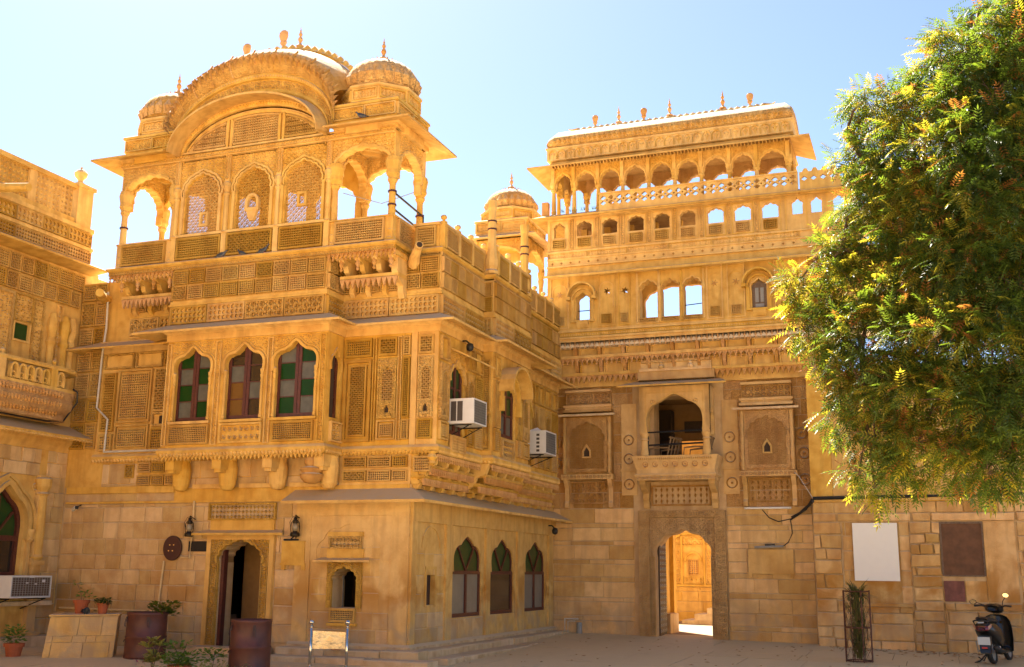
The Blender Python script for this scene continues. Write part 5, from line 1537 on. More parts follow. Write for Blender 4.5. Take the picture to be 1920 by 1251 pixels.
# ---- two blind oriels either side of the balcony
def oriel(u0, u1, base):
    d = 0.22
    g = [0]
    m = MB(); box(m, C0, u0, u1, base+0.72, base+2.15, 0.0, d); m.build("oriel_body", "brown_relief", GA)
    m = MB()
    box(m, C0, u0-0.04, u1+0.04, base+0.60, base+0.72, 0.0, d+0.06); m.build("oriel_sill", "gate_block", GA)
    panel(C0, u0-0.02, u1+0.02, base+0.62, base+0.71, d+0.06, 'ring', GA, 0.0, 0.10, "brown_relief", depth=0.02)
    panel(C0, u0+0.12, u1-0.12, base+0.03, base+0.56, 0.03, 'leaf', GA, 0.03, 0.13, "brown_relief", depth=0.03)
    for u in (u0+0.06, u1-0.06):
        m = MB(); bracket(m, C0, u, 0.10, [(0, base-0.08), (0.12, base-0.06), (0.12, base+0.04), (0.08, base+0.10), (0.10, base+0.4), (0.20, base+0.52), (0.24, base+0.60), (0, base+0.60)]); m.build("bracket", "gate_block", GA)
    uc = (u0+u1)/2
    F = C0.shift(d)
    ar = cusp(uc, base+1.50, 0.86, 0.42, 7, 0.035, 0.03, 5)
    ni = [(uc-0.07, base+1.15), (uc+0.07, base+1.15), (uc+0.07, base+1.27), (uc, base+1.38), (uc-0.07, base+1.27)]
    m = MB(); plate(m, F, rect(u0+0.1, u1-0.1, base+0.78, base+2.10), [[(uc-0.43, base+0.86)]+ar+[(uc+0.43, base+0.86)]], 0.001, 0.05)
    strip(m, F, band_poly(ar, 0.004), band_poly(ar, 0.035), 0.05, 0.07)
    m.build("arch_panel", "brown_relief", GA)
    jp = panel(F, uc-0.43, uc+0.43, base+0.86, base+1.94, 0.002, 'diamond', GA, 0.0, 0.042, "brown_relief", depth=0.02)
    m = MB(); plate(m, F, [(uc-0.11, base+1.11), (uc+0.11, base+1.11), (uc+0.11, base+1.30), (uc, base+1.46), (uc-0.11, base+1.30)], [ni], 0.02, 0.05); m.build("niche_frame", "gate_block", GA)
    m = MB(); plate(m, F, ni, [], 0.022, 0.03); m.build("niche_back", "interior_dark", GA)
    for u in (u0+0.05, u1-0.05):
        m = MB(); x, y, _ = F.p(u, 0, 0.02)
        lathe(m, x, y, base+0.74, [(0.05, 0), (0.04, 0.05), (0.055, 0.12), (0.04, 0.2), (0.055, 0.3), (0.04, 0.4), (0.055, 0.5), (0.04, 0.6), (0.055, 0.7), (0.04, 0.85), (0.05, 1.1), (0.04, 1.25), (0.06, 1.36)], 8); m.build("half_column", "gate_block", GA)
    eave_slab(C0, u0-0.04, u1+0.04, base+2.17, 0.42, 0.0, GA, 0.05, 0.05, 0.10, mat="plinth_stone")
    for k, (z0, z1, dd, ins) in enumerate(((2.24, 2.30, 0.24, 0), (2.30, 2.36, 0.16, 0.03), (2.36, 2.42, 0.20, 0.0), (2.74, 2.80, 0.16, 0.03))):
        m = MB(); box(m, C0, u0+ins, u1-ins, base+z0, base+z1, 0.0, dd); m.build("crown_moulding", "gate_block", GA)
    panel(C0, u0+0.04, u1-0.04, base+2.43, base+2.72, 0.08, 'ring', GA, 0.02, 0.135, "brown_relief", depth=0.03)
    m = MB(); box(m, C0, u0+0.04, u1-0.04, base+2.42, base+2.74, 0, 0.08); m.build("crown_block", "brown_relief", GA)
oriel(-8.32, -7.10, 3.18)
oriel(-4.02, -2.80, 3.18)

# ---- central balcony
FBk = C0.shift(0.62)
m = MB()
ba = cusp(-5.47, 4.85, 1.30, 0.76, 3, 0.05, 0.05, 10, 0.72)
plate(m, FBk, [(-6.30, 4.78), (-6.12, 4.78)]+ba+[(-4.82, 4.78), (-4.64, 4.78), (-4.64, 5.90), (-6.30, 5.90)], [], -0.12, 0.0)
for s in (0, 1):
    F = Frame((-6.30, 0, 0), (0, -1, 0)) if s == 0 else Frame((-4.64, 0, 0), (0, 1, 0))
    sc = cusp(25.59 if s else -25.59, 4.85, 0.44, 0.5, 3, 0.03, 0.03, 6)
    if s: plate(m, F, [(25.28, 4.78), (25.37, 4.78)]+sc+[(25.81, 4.78), (25.9, 4.78), (25.9, 5.9), (25.28, 5.9)], [], -0.10, 0)
    else: plate(m, F, [(-25.9, 4.78), (-25.81, 4.78)]+sc+[(-25.37, 4.78), (-25.28, 4.78), (-25.28, 5.9), (-25.9, 5.9)], [], -0.10, 0)
m.build("balcony_arch", "plaster_stone", GA)
m = MB(); strip(m, FBk, band_poly(ba, 0.002), band_poly(ba, 0.035), 0.0, 0.025)
for z0, u0_, u1_ in ((5.74, -6.15, -4.79),): box(m, FBk, u0_, u1_, z0, z0+0.02, 0, 0.015)
box(m, FBk, -6.16, -6.14, 4.98, 5.74, 0, 0.015); box(m, FBk, -4.80, -4.78, 4.98, 5.74, 0, 0.015)
m.build("arch_moulding", "plaster_stone", GA)
for u in (-5.98, -4.96): panel(FBk, u-0.07, u+0.07, 5.46, 5.60, 0.0, 'ring', GA, 0.0, 0.14, "plaster_stone", depth=0.02)
for u in (-6.20, -4.74):
    m = MB(); x, y, _ = FBk.p(u, 0, -0.07)
    lathe(m, x, y, 4.22, [(0.11, 0), (0.10, 0.1), (0.085, 0.25), (0.075, 0.4), (0.10, 0.42), (0.075, 0.46), (0.10, 0.54), (0.11, 0.58)], 12); m.build("balcony_column", "plaster_stone", GA)
eave_slab(C0, -6.42, -4.52, 5.90, 0.98, 0.0, GA, 0.26, 0.04, 0.34)
for z0, z1, a, b, dd in ((6.10, 6.30, -6.38, -4.55, 0.42), (6.30, 6.36, -6.34, -4.60, 0.46), (6.36, 6.52, -6.32, -4.62, 0.36), (6.52, 6.58, -6.30, -4.66, 0.42), (6.58, 6.86, -6.20, -4.76, 0.36)):
    m = MB(); box(m, C0, a, b, z0, z1, 0.0, dd); m.build("crown_moulding", "gate_block", GA)
for u in (-5.8, -5.1):
    m = MB(); x, y, _ = C0.p(u, 0, 0.44); lathe(m, x, y, 6.36, [(0.06, 0), (0.07, 0.05), (0.03, 0.1), (0.04, 0.14), (0.01, 0.16)], 8); m.build("crown_boss", "gate_block", GA)
# flared parapet
m = MB()
path = [(-6.34, 25.9), (-6.34, 25.30), (-4.60, 25.30), (-4.60, 25.9)]
sweep(m, path, [(-0.06, 3.86), (-0.06, 4.26), (0.14, 4.26), (0.12, 4.20), (0.04, 3.95), (0.04, 3.86)])
sweep(m, path, [(-0.06, 3.78), (-0.06, 3.855), (0.07, 3.855), (0.09, 3.82), (0.07, 3.78)])
xbox(m, -6.38, -4.56, 25.26, 25.9, 3.70, 3.80)
m.build("balcony_parapet", "gate_block", GA)
FP = C0.shift(0.66)
for i in range(7):
    u = -6.16+i*0.233
    panel(FP, u-0.085, u+0.085, 3.98, 4.15, 0.0, 'ring', GA, 0.0, 0.17, "sandstone_pendant", depth=0.05)
panel(FP, -6.34, -4.60, 4.165, 4.23, 0.055, 'flute', GA, 0.0, 0.05, "gate_block", depth=0.03)
panel(C0.shift(0.69), -6.38, -4.56, 3.71, 3.79, 0.0, 'ring', GA, 0.0, 0.09, "gate_block", depth=0.02)
for u in (-6.28, -4.66):
    m = MB(); bracket(m, C0, u, 0.14, [(0, 3.08), (0.10, 3.08), (0.12, 3.20), (0.18, 3.28), (0.16, 3.42), (0.34, 3.50), (0.50, 3.62), (0.52, 3.70), (0, 3.70)]); m.build("bracket", "gate_block", GA)
panel(C0, -6.18, -4.76, 3.14, 3.62, 0.03, 'leaf', GA, 0.04, 0.14, "brown_relief", depth=0.03)
m = MB()
for z, o in ((4.52, 0.0), (4.82, 0.0)): tube(m, [(-6.14, 25.36, z), (-4.82, 25.36, z+0.03)], 0.022, 6)
tube(m, [(-4.86, 25.36, 4.85), (-4.84, 25.36, 4.85)], 0.06, 6)
for x in (-6.12,): tube(m, [(x, 25.36, 4.26), (x, 25.36, 4.84)], 0.02, 5)
m.build("balcony_railing", "iron_black", GA)
# room behind the balcony
m = MB()
for a, b, c, d, e, f in ((-7.2, -7.1, 3.8, 6.0, -2.4, -0.55), (-3.9, -3.8, 3.8, 6.0, -2.4, -0.55), (-7.2, -3.8, 5.9, 6.0, -2.4, -0.55), (-7.2, -3.8, 3.7, 3.8, -2.4, -0.55)): box(m, C0, a, b, c, d, e, f)
plate(m, C0, rect(-7.2, -3.8, 3.8, 6.0), [rect(-5.95, -4.35, 3.85, 4.95)], -2.5, -2.4)
m.build("balcony_room", "interior_stone", GA)
m = MB(); box(m, C0, -5.85, -5.20, 5.15, 5.45, -2.40, -2.36); m.build("wall_frame", "dark_wood", GA)
m = MB(); box(m, C0, -6.55, -6.1, 3.9, 5.7, -2.3, -1.9); m.build("dark_door", "interior_dark", GA)
# pelmets under the upper storey: three corbelled tiers of pendants
def tier(z, d, a, b, kind, h, pitch, skip=None):
    F = C0.shift(d)
    m = MB(); box(m, C0, a, b, z, z+0.07, -0.05, d+0.03); m.build("corbel_ledge", "sandstone_plain", GA)
    segs = [(a, b)] if not skip else [(a, skip[0]), (skip[1], b)]
    for p, q in segs:
        (pendants if kind == 'p' else zigzag)(F, p, q, z, 0.0, GA, pitch, h, deep=0.06)
tier(7.08, 0.68, -8.62, -2.4, 'p', 0.19, 0.125)
tier(6.70, 0.50, -8.62, -2.4, 'p', 0.18, 0.125)
tier(6.30, 0.32, -8.62, -2.4, 'z', 0.17, 0.13, (-6.36, -4.56))
m = MB()
box(m, C0, -8.62, -2.4, 6.74, 7.10, 0.0, 0.42); box(m, C0, -8.62, -2.4, 6.36, 6.70, 0.0, 0.28); box(m, C0, -8.62, -2.4, 6.05, 6.30, 0.0, 0.10)
m.build("corbel_core", "sandstone_plain", GA)
for k in range(11):
    u = -8.5+k*0.60
    for z, d, hh in ((7.02, 0.60, 0.34), (6.64, 0.44, 0.30)):
        m = MB(); bracket(m, C0, u, 0.07, [(0.2, z-hh), (d-0.12, z-hh+0.02), (d, z-0.16), (d+0.04, z), (0.2, z)]); m.build("bracket", "sandstone_pendant", GA)
        if k < 10: panel(C0.shift(0.42 if z > 7 else 0.28), u+0.06, u+0.54, z-0.30, z-0.02, 0.0, 'blank', GA, 0.03, 0.1, "sandstone_plain")

# ---- upper storey
YB = 26.45
UX0, UX1 = -8.58, -2.30
m = MB(); box(m, C1, UX0, -2.3, 7.14, 7.40, -0.72, 0.0); box(m, C1, UX0, -2.3, 7.15, 7.20, 0, 0.05); box(m, C1, UX0, -2.3, 7.32, 7.36, 0, 0.04); m.build("base_moulding", "sandstone_upper", GA)
panel(C1, UX0, -2.4, 7.215, 7.305, 0.0, 'square', GA, 0.006, 0.06, "sandstone_upper", depth=0.02)
hs = []
nl = cusp(-7.66, 8.06, 0.34, 0.20, 3, 0.02, 0.02, 6); hs.append([(-7.83, 7.62)]+nl+[(-7.49, 7.62)])
big3 = []
for uc in (-6.02, -5.49, -4.95):
    a = cusp(uc, 8.22, 0.44, 0.22, 5, 0.022, 0.03, 5); big3.append(a); hs.append([(uc-0.22, 7.56)]+a+[(uc+0.22, 7.56)])
nr = cusp(-3.40, 8.05, 0.34, 0.20, 3, 0.02, 0.03, 6); hs.append([(-3.57, 7.62)]+nr+[(-3.23, 7.62)])
stars = [(-7.05, 8.30), (-6.60, 8.28)]
for su, sv in stars:
    hs.append([(su+(0.10 if k % 2 == 0 else 0.045)*math.cos(PI*k/6+0.3), sv+(0.10 if k % 2 == 0 else 0.045)*math.sin(PI*k/6+0.3)) for k in range(12)])
m = MB(); plate(m, C1, rect(UX0, -2.3, 7.40, 8.76), hs, -0.30, 0.0); m.build("storey_wall", "sandstone_upper", GA)
for a in big3+[nl, nr]:
    m = MB(); strip(m, C1, band_poly(a, 0.002), band_poly(a, 0.035), 0.0, 0.03); m.build("window_arch", "sandstone_upper", GA)
cols = [(-8.50, -8.02), (-7.28, -6.84), (-6.76, -6.46), (-6.32, -5.76), (-5.74, -5.24), (-5.22, -4.70), (-4.62, -4.24), (-4.14, -3.72), (-3.05, -2.45)]
for i, (a, b) in enumerate(cols):
    uc = (a+b)/2
    m = MB()
    for x0, x1, z0, z1 in ((a, b, 7.42, 7.45), (a, b, 8.70, 8.73), (a, a+0.03, 7.45, 8.70), (b-0.03, b, 7.45, 8.70)): box(m, C1, x0, x1, z0, z1, 0.0, 0.03)
    m.build("panel_frame", "sandstone_upper", GA)
    if i in (3, 4, 5):
        panel(C1, uc-0.20, uc+0.20, 7.44, 7.55, 0.0, 'hex', GA, 0.012, 0.045); 
    else:
        panel(C1, uc-(b-a)*0.28, uc+(b-a)*0.28, 7.50, 7.72, 0.0, 'diamond', GA, 0.014, 0.04)
        bl = arc_line(uc, 8.38, (b-a)*0.72, 0.14, 10)
        m = MB(); strip(m, C1, [(uc-(b-a)*0.36, 7.9)]+bl+[(uc+(b-a)*0.36, 7.9)], band_poly([(uc-(b-a)*0.36, 7.9)]+bl+[(uc+(b-a)*0.36, 7.9)], 0.02), 0.0, 0.018); m.build("blind_arch", "sandstone_upper", GA)
        if i not in (1, 2):
            vs_ = []; fs_ = []
            for k in range(6):
                q = PI*k/3+0.2
                pyramid(vs_, fs_, [C1.p(uc+0.02*math.cos(q+1.5), 8.28+0.02*math.sin(q+1.5), 0.001), C1.p(uc+0.10*math.cos(q), 8.28+0.10*math.sin(q), 0.001), C1.p(uc+0.02*math.cos(q-1.5), 8.28+0.02*math.sin(q-1.5), 0.001)], C1.p(uc+0.05*math.cos(q), 8.28+0.05*math.sin(q), 0.02))
            m = MB(); m.add(vs_, fs_); m.build("star_relief", "sandstone_pendant", GA)
# hooded niches
for uc, ar in ((-7.66, nl), (-3.40, nr)):
    m = MB()
    h1 = arc_line(uc, 8.16, 0.66, 0.34, 14); strip(m, C1, h1, band_poly(h1, 0.04), 0.0, 0.22)
    h2 = arc_line(uc, 8.12, 0.50, 0.26, 14); strip(m, C1, h2, band_poly(h2, 0.04), 0.0, 0.06)
    for s in (-1, 1):
        box(m, C1, uc+s*0.25-0.035, uc+s*0.25+0.035, 7.60, 8.12, 0, 0.06); box(m, C1, uc+s*0.33-0.05, uc+s*0.33+0.05, 8.10, 8.18, 0, 0.2)
    box(m, C1, uc-0.30, uc+0.30, 7.555, 7.60, 0, 0.08)
    m.build("niche_hood", "sandstone_upper", GA)
    m = MB(); bracket(m, C1, uc, 0.30, [(0, 7.42), (0.03, 7.42), (0.07, 7.50), (0.08, 7.555), (0, 7.555)]); m.build("niche_bracket", "sandstone_upper", GA)
m = MB(); box(m, C1, -3.58, -3.22, 7.62, 8.28, -0.10, -0.06); sh = m.build("niche_shutter", "grey_wood", GA)
m = MB(); box(m, C1, -3.50, -3.42, 7.76, 8.1, -0.059, -0.045); box(m, C1, -3.38, -3.30, 7.76, 8.1, -0.059, -0.045); box(m, C1, -3.5, -3.3, 7.64, 7.72, -0.059, -0.045); m.build("shutter_panel", "grille_grey", sh)
m = MB(); tube(m, [(-7.83, 25.35, 7.88), (-7.49, 25.35, 7.88)], 0.012, 5); tube(m, [(-5.2, 25.35, 7.83), (-4.7, 25.35, 7.86)], 0.012, 5); m.build("window_rod", "iron_black", GA)
for u in (-6.29, -5.755, -5.22, -4.69):
    m = MB(); x, y, _ = C1.p(u, 0, 0.02); lathe(m, x, y, 7.46, [(0.035, 0), (0.03, 0.1), (0.025, 0.6), (0.04, 0.66), (0.03, 0.7), (0.05, 0.82), (0.03, 0.9), (0.03, 1.2)], 8); m.build("half_column", "sandstone_upper", GA)
# rear wall of the upper storey with one wide low arch, so the sky shows through
ra = cusp(-5.35, 7.95, 1.95, 0.58, 9, 0.025, 0.0, 4, 0.5)
FR = Frame((0, 27.6, 0), (1, 0, 0)); FR2 = Frame((0, 26.1, 0), (1, 0, 0))
m = MB(); plate(m, FR2, rect(UX0, 3.0, 7.14, 8.9), [[(-6.325, 7.2)]+ra+[(-4.375, 7.2)], rect(-8.3, -7.5, 7.3, 8.55), rect(-7.4, -6.6, 8.1, 8.7)], -0.15, 0.0); m.build("rear_wall", "sandstone_upper", GA)
m = MB(); xbox(m, UX0, 3.0, 25.22, 26.2, 6.95, 7.13); m.build("storey_floor", "court_floor", GA)
m = MB(); xbox(m, UX0, 3.0, 25.22, 26.2, 8.80, 8.9); xbox(m, UX0, -4.9, 26.2, 27.8, 8.95, 9.05); m.build("storey_ceiling", "sandstone_upper", GA)
# sloping cornice with small crosses
m = MB()
sweep(m, [(UX0, 25.2), (-1.0, 25.2)], [(-0.1, 8.76), (0.02, 8.78), (0.30, 8.66), (0.30, 8.72), (0.04, 8.80), (0.0, 8.98), (-0.1, 8.98)]); m.build("eave", "sandstone_upper", GA)
m = MB(); box(m, C1, UX0, -1.0, 8.98, 9.40, -0.3, 0.0)
for z, o in ((8.98, 0.07), (9.36, 0.05), (9.18, 0.03)): box(m, C1, UX0, -1.0, z, z+0.035, 0, o)
m.build("frieze_wall", "sandstone_upper", GA)
n = 6; w = (-2.42-UX0)/n
for i in range(n): panel(C1, UX0+i*w+0.01, UX0+(i+1)*w-0.01, 9.215, 9.36, 0.0, 'scroll', GA, 0.012, 0.075, "sandstone_upper", depth=0.02)
m = MB()
for i in range(26):
    u = -8.45+i*0.235
    for a, b in ((0.028, 0.009), (0.009, 0.028)): box(m, C1, u-a, u+a, 9.095-b, 9.095+b, 0.0, 0.012)
m.build("cross_studs", "sandstone_pendant", GA, kind="stuff")
# arcaded wall below the terrace
cx_ = [-8.27, -7.62, -6.97, -6.30, -5.66, -5.03, -4.36, -3.72, -3.08]
hs = []; ars = []
for uc in cx_:
    a = cusp(uc, 9.98, 0.38 if uc > -8.2 else 0.28, 0.14, 5, 0.018, 0.02, 4); ars.append(a); hw = 0.19 if uc > -8.2 else 0.14
    hs.append([(uc-hw, 9.76)]+a+[(uc+hw, 9.76)])
for uc in (-2.46, -2.03, -1.53, -1.0):
    a = cusp(uc, 9.98, 0.24, 0.16, 3, 0.02, 0.03, 6); ars.append(a); hs.append([(uc-0.12, 9.78)]+a+[(uc+0.12, 9.78)])
m = MB(); plate(m, C1, rect(UX0, 3.0, 9.40, 10.26), hs, -0.14, 0.0); m.build("arcade_wall", "sandstone_upper", GA)
for uc in cx_:
    panel(C1, uc-0.16, uc+0.16, 9.48, 9.70, 0.0, R2.choice(['diamond', 'hex']), GA, 0.012, 0.045)
    m = MB()
    for x0, x1, z0, z1 in ((uc-0.25, uc+0.25, 9.43, 9.45), (uc-0.25, uc+0.25, 10.17, 10.19), (uc-0.25, uc-0.23, 9.45, 10.17), (uc+0.23, uc+0.25, 9.45, 10.17)): box(m, C1, x0, x1, z0, z1, 0.0, 0.02)
    m.build("panel_frame", "sandstone_upper", GA)
for a, b in zip(cx_, cx_[1:]):
    panel(C1, (a+b)/2-0.04, (a+b)/2+0.04, 9.44, 10.2, 0.0, 'lozenge', GA, 0.008, 0.06, "sandstone_upper", depth=0.022)
m = MB()
for u in (-2.72, -2.25, -1.78, -1.27): box(m, C1, u-0.02, u+0.02, 9.42, 10.24, 0, 0.02)
m.build("rib", "sandstone_upper", GA)
m = MB(); plate(m, FR, rect(UX0, -4.9, 9.3, 10.25), [rect(UX0+0.2+k*0.62, UX0+0.42+k*0.62, 9.85, 10.08) for k in range(5)], -0.15, 0.0); m.build("rear_wall", "sandstone_upper", GA)
for k in range(6):
    m = MB()
    xbox(m, -8.0+k*0.62, -7.85+k*0.62, 26.2, 26.35, 9.4, 10.25)
    m.build("inner_post", "sandstone_upper", GA)
m = MB(); xbox(m, UX0, -4.9, 25.25, 27.7, 9.30, 9.38); xbox(m, -4.9, 3.0, 25.25, 25.9, 9.30, 9.38); m.build("arcade_floor", "court_floor", GA)
# terrace slab
m = MB(); sweep(m, [(UX0-0.02, 27.8), (UX0-0.02, 25.2), (3.0, 25.2)], [(-0.2, 10.262), (0.05, 10.26), (0.30, 10.20), (0.30, 10.245), (0.05, 10.36), (-0.2, 10.36)]); m.build("terrace_edge", "sandstone_eave", GA)
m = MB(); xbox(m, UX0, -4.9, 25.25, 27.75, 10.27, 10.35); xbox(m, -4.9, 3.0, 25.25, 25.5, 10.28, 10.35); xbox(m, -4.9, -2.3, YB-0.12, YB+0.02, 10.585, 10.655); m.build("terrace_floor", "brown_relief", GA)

# ---- rooftop arcade pavilion
colx = [-8.42, -7.92, -7.28, -6.64, -5.98, -5.34, -4.70, -4.02, -3.40, -2.72, -2.52]
colx = [-8.44, -7.90, -7.27, -6.64, -5.98, -5.33, -4.68, -4.00, -3.36, -2.62]
YB = 26.45
for yy in (25.2, YB):
    F = Frame((0, yy, 0), (1, 0, 0)); dd = -0.07 if yy < 26 else 0.07
    xs = colx if yy < 26 else colx[::1]
    for u in xs: column(F, u, 10.36 if yy < 26 or u < -4.9 else 10.66, 11.22, dd, 0.058, GA, 10)
    for a, b in zip(xs, xs[1:]):
        arch_panel(F, a, b, 11.0, 11.62, -0.13 if yy < 26 else 0.0, 0.0 if yy < 26 else 0.13, GA, w=(b-a)-0.13, spring=11.04, rise=0.37, n=7, c=0.018, tip=0.02, mat="sandstone_upper" if yy < 26 else "brown_relief", moulding=0.03 if yy < 26 else 0, relief=0.07 if yy < 26 else None)  # rear row in darker stone: interior shade put into the colour
    for u in xs:
        m = MB(); x, y, _ = F.p(u, 0, dd); lathe(m, x, y, 10.98, [(0.05, 0), (0.085, 0.06), (0.07, 0.1), (0.10, 0.18), (0.09, 0.3)], 8, phase=PI/8)
        if yy < 26: box(m, F, u-0.045, u+0.045, 11.2, 11.60, 0.0, 0.035)
        m.build("capital", "sandstone_upper", GA)
for xx in (colx[0], colx[-1]):
    F = Frame((xx-0.06 if xx < -8 else xx+0.06, 0, 0), (0, 1, 0))
    for a, b in ((25.331, 25.85), (25.85, YB-0.001)):
        arch_panel(F, a, b, 11.05, 11.62, -0.13 if xx > -5 else 0, 0.0 if xx > -5 else 0.13, GA, w=(b-a)-0.17, spring=11.12, rise=0.22, n=7, c=0.018, tip=0.02, mat="sandstone_carved", moulding=0)
    column(F, 25.85, 10.36, 11.22, 0.0, 0.055, GA, 8)
m = MB(); xbox(m, -8.50, -2.55, 25.2, YB, 11.62, 11.72); m.build("pavilion_ceiling", "brown_relief", GA)  # ceiling material darkened to stand for the shade inside
QP = [(-8.50, YB), (-8.50, 25.2), (-2.55, 25.2), (-2.55, YB)]
m = MB(); sweep(m, QP+[], [(-0.1, 11.70), (0.0, 11.68), (0.48, 11.50), (0.48, 11.535), (0.04, 11.68), (0.0, 11.78), (-0.1, 11.80)]); m.build("eave", "sandstone_eave", GA)
m = MB(); xbox(m, -8.50, -2.55, YB+0.001, YB+0.5, 11.60, 11.64); m.build("rear_eave", "sandstone_eave", GA)
m = MB()
for i in range(70):
    u = -8.45+i*0.085
    if u < -2.6: bracket(m, C1, u, 0.02, [(0.0, 11.60), (0.05, 11.60), (0.14, 11.645), (0.0, 11.66)])
m.build("rib_row", "sandstone_upper", GA, kind="stuff")
m = MB(); sweep(m, [(-8.56, 25.14), (-2.49, 25.14), (-2.49, YB+0.06), (-8.56, YB+0.06)], [(-0.3, 11.80), (0.02, 11.80), (0.02, 12.08), (0.05, 12.10), (0.05, 12.14), (-0.02, 12.16), (-0.3, 12.16)], closed=True); m.build("roof_frieze", "sandstone_upper", GA)
F = Frame((0, 25.12, 0), (1, 0, 0))
n = 26; w = 6.0/n
for i in range(n):
    u = -8.53+i*w
    o = panel(F, u+0.005, u+w-0.005, 11.82, 12.07, 0.0, 'leaf', GA, 0.0, 0.20, "sandstone_upper", depth=0.03)
    m = MB(); l = arc_line(u+w/2, 11.96, w*0.82, 0.09, 8); strip(m, F, [(u+w*0.09, 11.84)]+l+[(u+w*0.91, 11.84)], band_poly([(u+w*0.09, 11.84)]+l+[(u+w*0.91, 11.84)], 0.014), 0.0, 0.035); m.build("frieze_arch", "sandstone_upper", GA)
# bulging roof
rp = [(25.16, 12.16), (25.08, 12.22), (25.05, 12.32), (25.10, 12.42), (25.22, 12.52), (25.45, 12.68), (25.8, 12.80), (26.15, 12.72), (26.4, 12.56), (26.55, 12.36), (26.5, 12.16)]
vs = []; fs = []
xs = [(-8.52, 0.0), (-8.57, 0.25), (-8.58, 0.5), (-8.52, 0.8), (-8.38, 1.0), (-2.66, 1.0), (-2.52, 0.8), (-2.46, 0.5), (-2.47, 0.25), (-2.52, 0.0)]
for x, s in xs:
    for y, z in rp: vs.append((x, 25.8+(y-25.8)*(0.9+0.1*s), 12.16+(z-12.16)*s))
k = len(rp)
for i in range(len(xs)-1):
    for q in range(k-1): fs.append((i*k+q, (i+1)*k+q, (i+1)*k+q+1, i*k+q+1))
m = MB(); m.add(vs, fs); m.build("roof_shell", "roof_sandstone", GA, True)
m = MB()
F = Frame((0, 25.09, 0), (1, 0, 0))
for i in range(44):
    u = -8.42+i*0.131
    vs_, fs_ = [], []
    pyramid(vs_, fs_, [F.p(u+0.01, 12.19, -0.02), F.p(u+0.12, 12.19, -0.02), F.p(u+0.125, 12.30, 0.03), F.p(u+0.065, 12.42, -0.01), F.p(u+0.005, 12.30, 0.03)], F.p(u+0.065, 12.29, 0.065))
    m.add(vs_, fs_)
m.build("leaf_band", "roof_sandstone", GA, kind="stuff")
m = MB()
vs = []; fs = []
n = 60
for i in range(n+1):
    x = -7.95+i*(4.75/n)
    zz = 0.06 if i % 2 else 0.10
    for y, dz in ((25.68, 0.0), (25.74, zz), (25.86, zz), (25.92, 0.0)): vs.append((x, y, 12.78+dz))
for i in range(n):
    for q in range(3): fs.append((i*4+q, (i+1)*4+q, (i+1)*4+q+1, i*4+q+1))
m.add(vs, fs)
tube(m, [(-7.95, 25.8, 12.85), (-8.12, 25.8, 12.85), (-8.22, 25.8, 12.89)], [0.05, 0.03, 0.01], 5); tube(m, [(-3.2, 25.8, 12.85), (-3.0, 25.8, 12.83), (-2.92, 25.8, 12.89)], [0.05, 0.03, 0.01], 5)
m.build("roof_crest", "sandstone_upper", GA)
for px, pot, s in ((1111, 1, 0.85), (1158, 0, 0.85), (1207, 1, 0.9), (1257, 0, 0.9), (1357, 0, 0.92), (1407, 1, 0.92)):
    x = -7.95+(px-1077)/366*4.9
    finial(x, 25.8, 12.88, s, bool(pot), "sandstone_pendant", GA)
# balustrade
def balustrade(a, b, crest=False):
    n = max(1, round((b-a)/0.21)); w = (b-a)/n
    hs = []
    for i in range(n):
        u = a+(i+0.5)*w
        for vz in ((10.49, 10.62) if not crest else (10.56,)): hs.append([(u+0.082*math.cos(PI/2*k), vz+0.060*math.sin(PI/2*k)) for k in range(4)])
        if not crest: hs.append([(u+w/2+0.030*math.cos(PI/2*k), 10.555+0.030*math.sin(PI/2*k)) for k in range(4)] if i < n-1 else [(u+0.095+0.004*math.cos(PI/2*k), 10.555+0.004*math.sin(PI/2*k)) for k in range(4)])
    m = MB()
    if crest:
        top = []
        for i in range(n):
            u = b-i*w
            top += [(u, 10.72), (u-w*0.2, 10.80), (u-w*0.5, 10.80), (u-w*0.7, 10.72)]
        plate(m, C1, [(a, 10.20), (b, 10.20)]+top+[(a, 10.72)], hs, 0.12, 0.20)
    else:
        plate(m, C1, rect(a, b, 10.20, 10.72), hs, 0.12, 0.20)
        box(m, C1, a, b, 10.72, 10.755, 0.09, 0.23)
    m.build("balustrade", "sandstone_upper", GA)
balustrade(-7.18, -2.40); balustrade(-2.36, 0.6, True)
m = MB()
for i in range(5):
    for j in range(6):
        x, z = -8.2+i*0.27+R2.random()*0.12, 10.36
        tube(m, [(x, 25.02, z), (x+R2.uniform(-0.05, 0.05), 25.0, z+R2.uniform(0.04, 0.10))], [0.008, 0.002], 3)
m.build("rooftop_weeds", "plant_green", GA, kind="stuff")
m = MB(); xbox(m, -8.72, -8.56, 25.15, 25.3, 10.36, 10.72); m.build("rooftop_post", "sandstone_pendant", GA)

# ================================================================== domed kiosk between the two buildings
kio = thing("domed_kiosk", "small domed rooftop kiosk with scalloped arches between the mansion and the gate building", "kiosk", (-9.75, 26.2, 7.4))
KX, KY = -10.27, 27.05
kh = 0.72
k0, k1 = KX-kh, KX+kh
zt = 9.95
m = MB(); xbox(m, k0-0.1, k1+0.1, KY-kh-0.1, KY+kh+0.1, 0.0, 7.7); m.build("kiosk_base", "sandstone_plain", kio)
for s in range(4):
    a = -PI/2+s*PI/2
    F = Frame((KX+kh*math.cos(a), KY+kh*math.sin(a), 0), (-math.sin(a), math.cos(a), 0))
    arch_panel(F, -kh if s % 2 == 0 else -kh+0.121, kh if s % 2 == 0 else kh-0.121, 9.47, 10.30, -0.12, 0.0, kio, w=2*kh-0.2, spring=9.54, rise=0.46, n=9, c=0.026, tip=0.02, mat="sandstone_upper", moulding=0.04, relief=0.075)
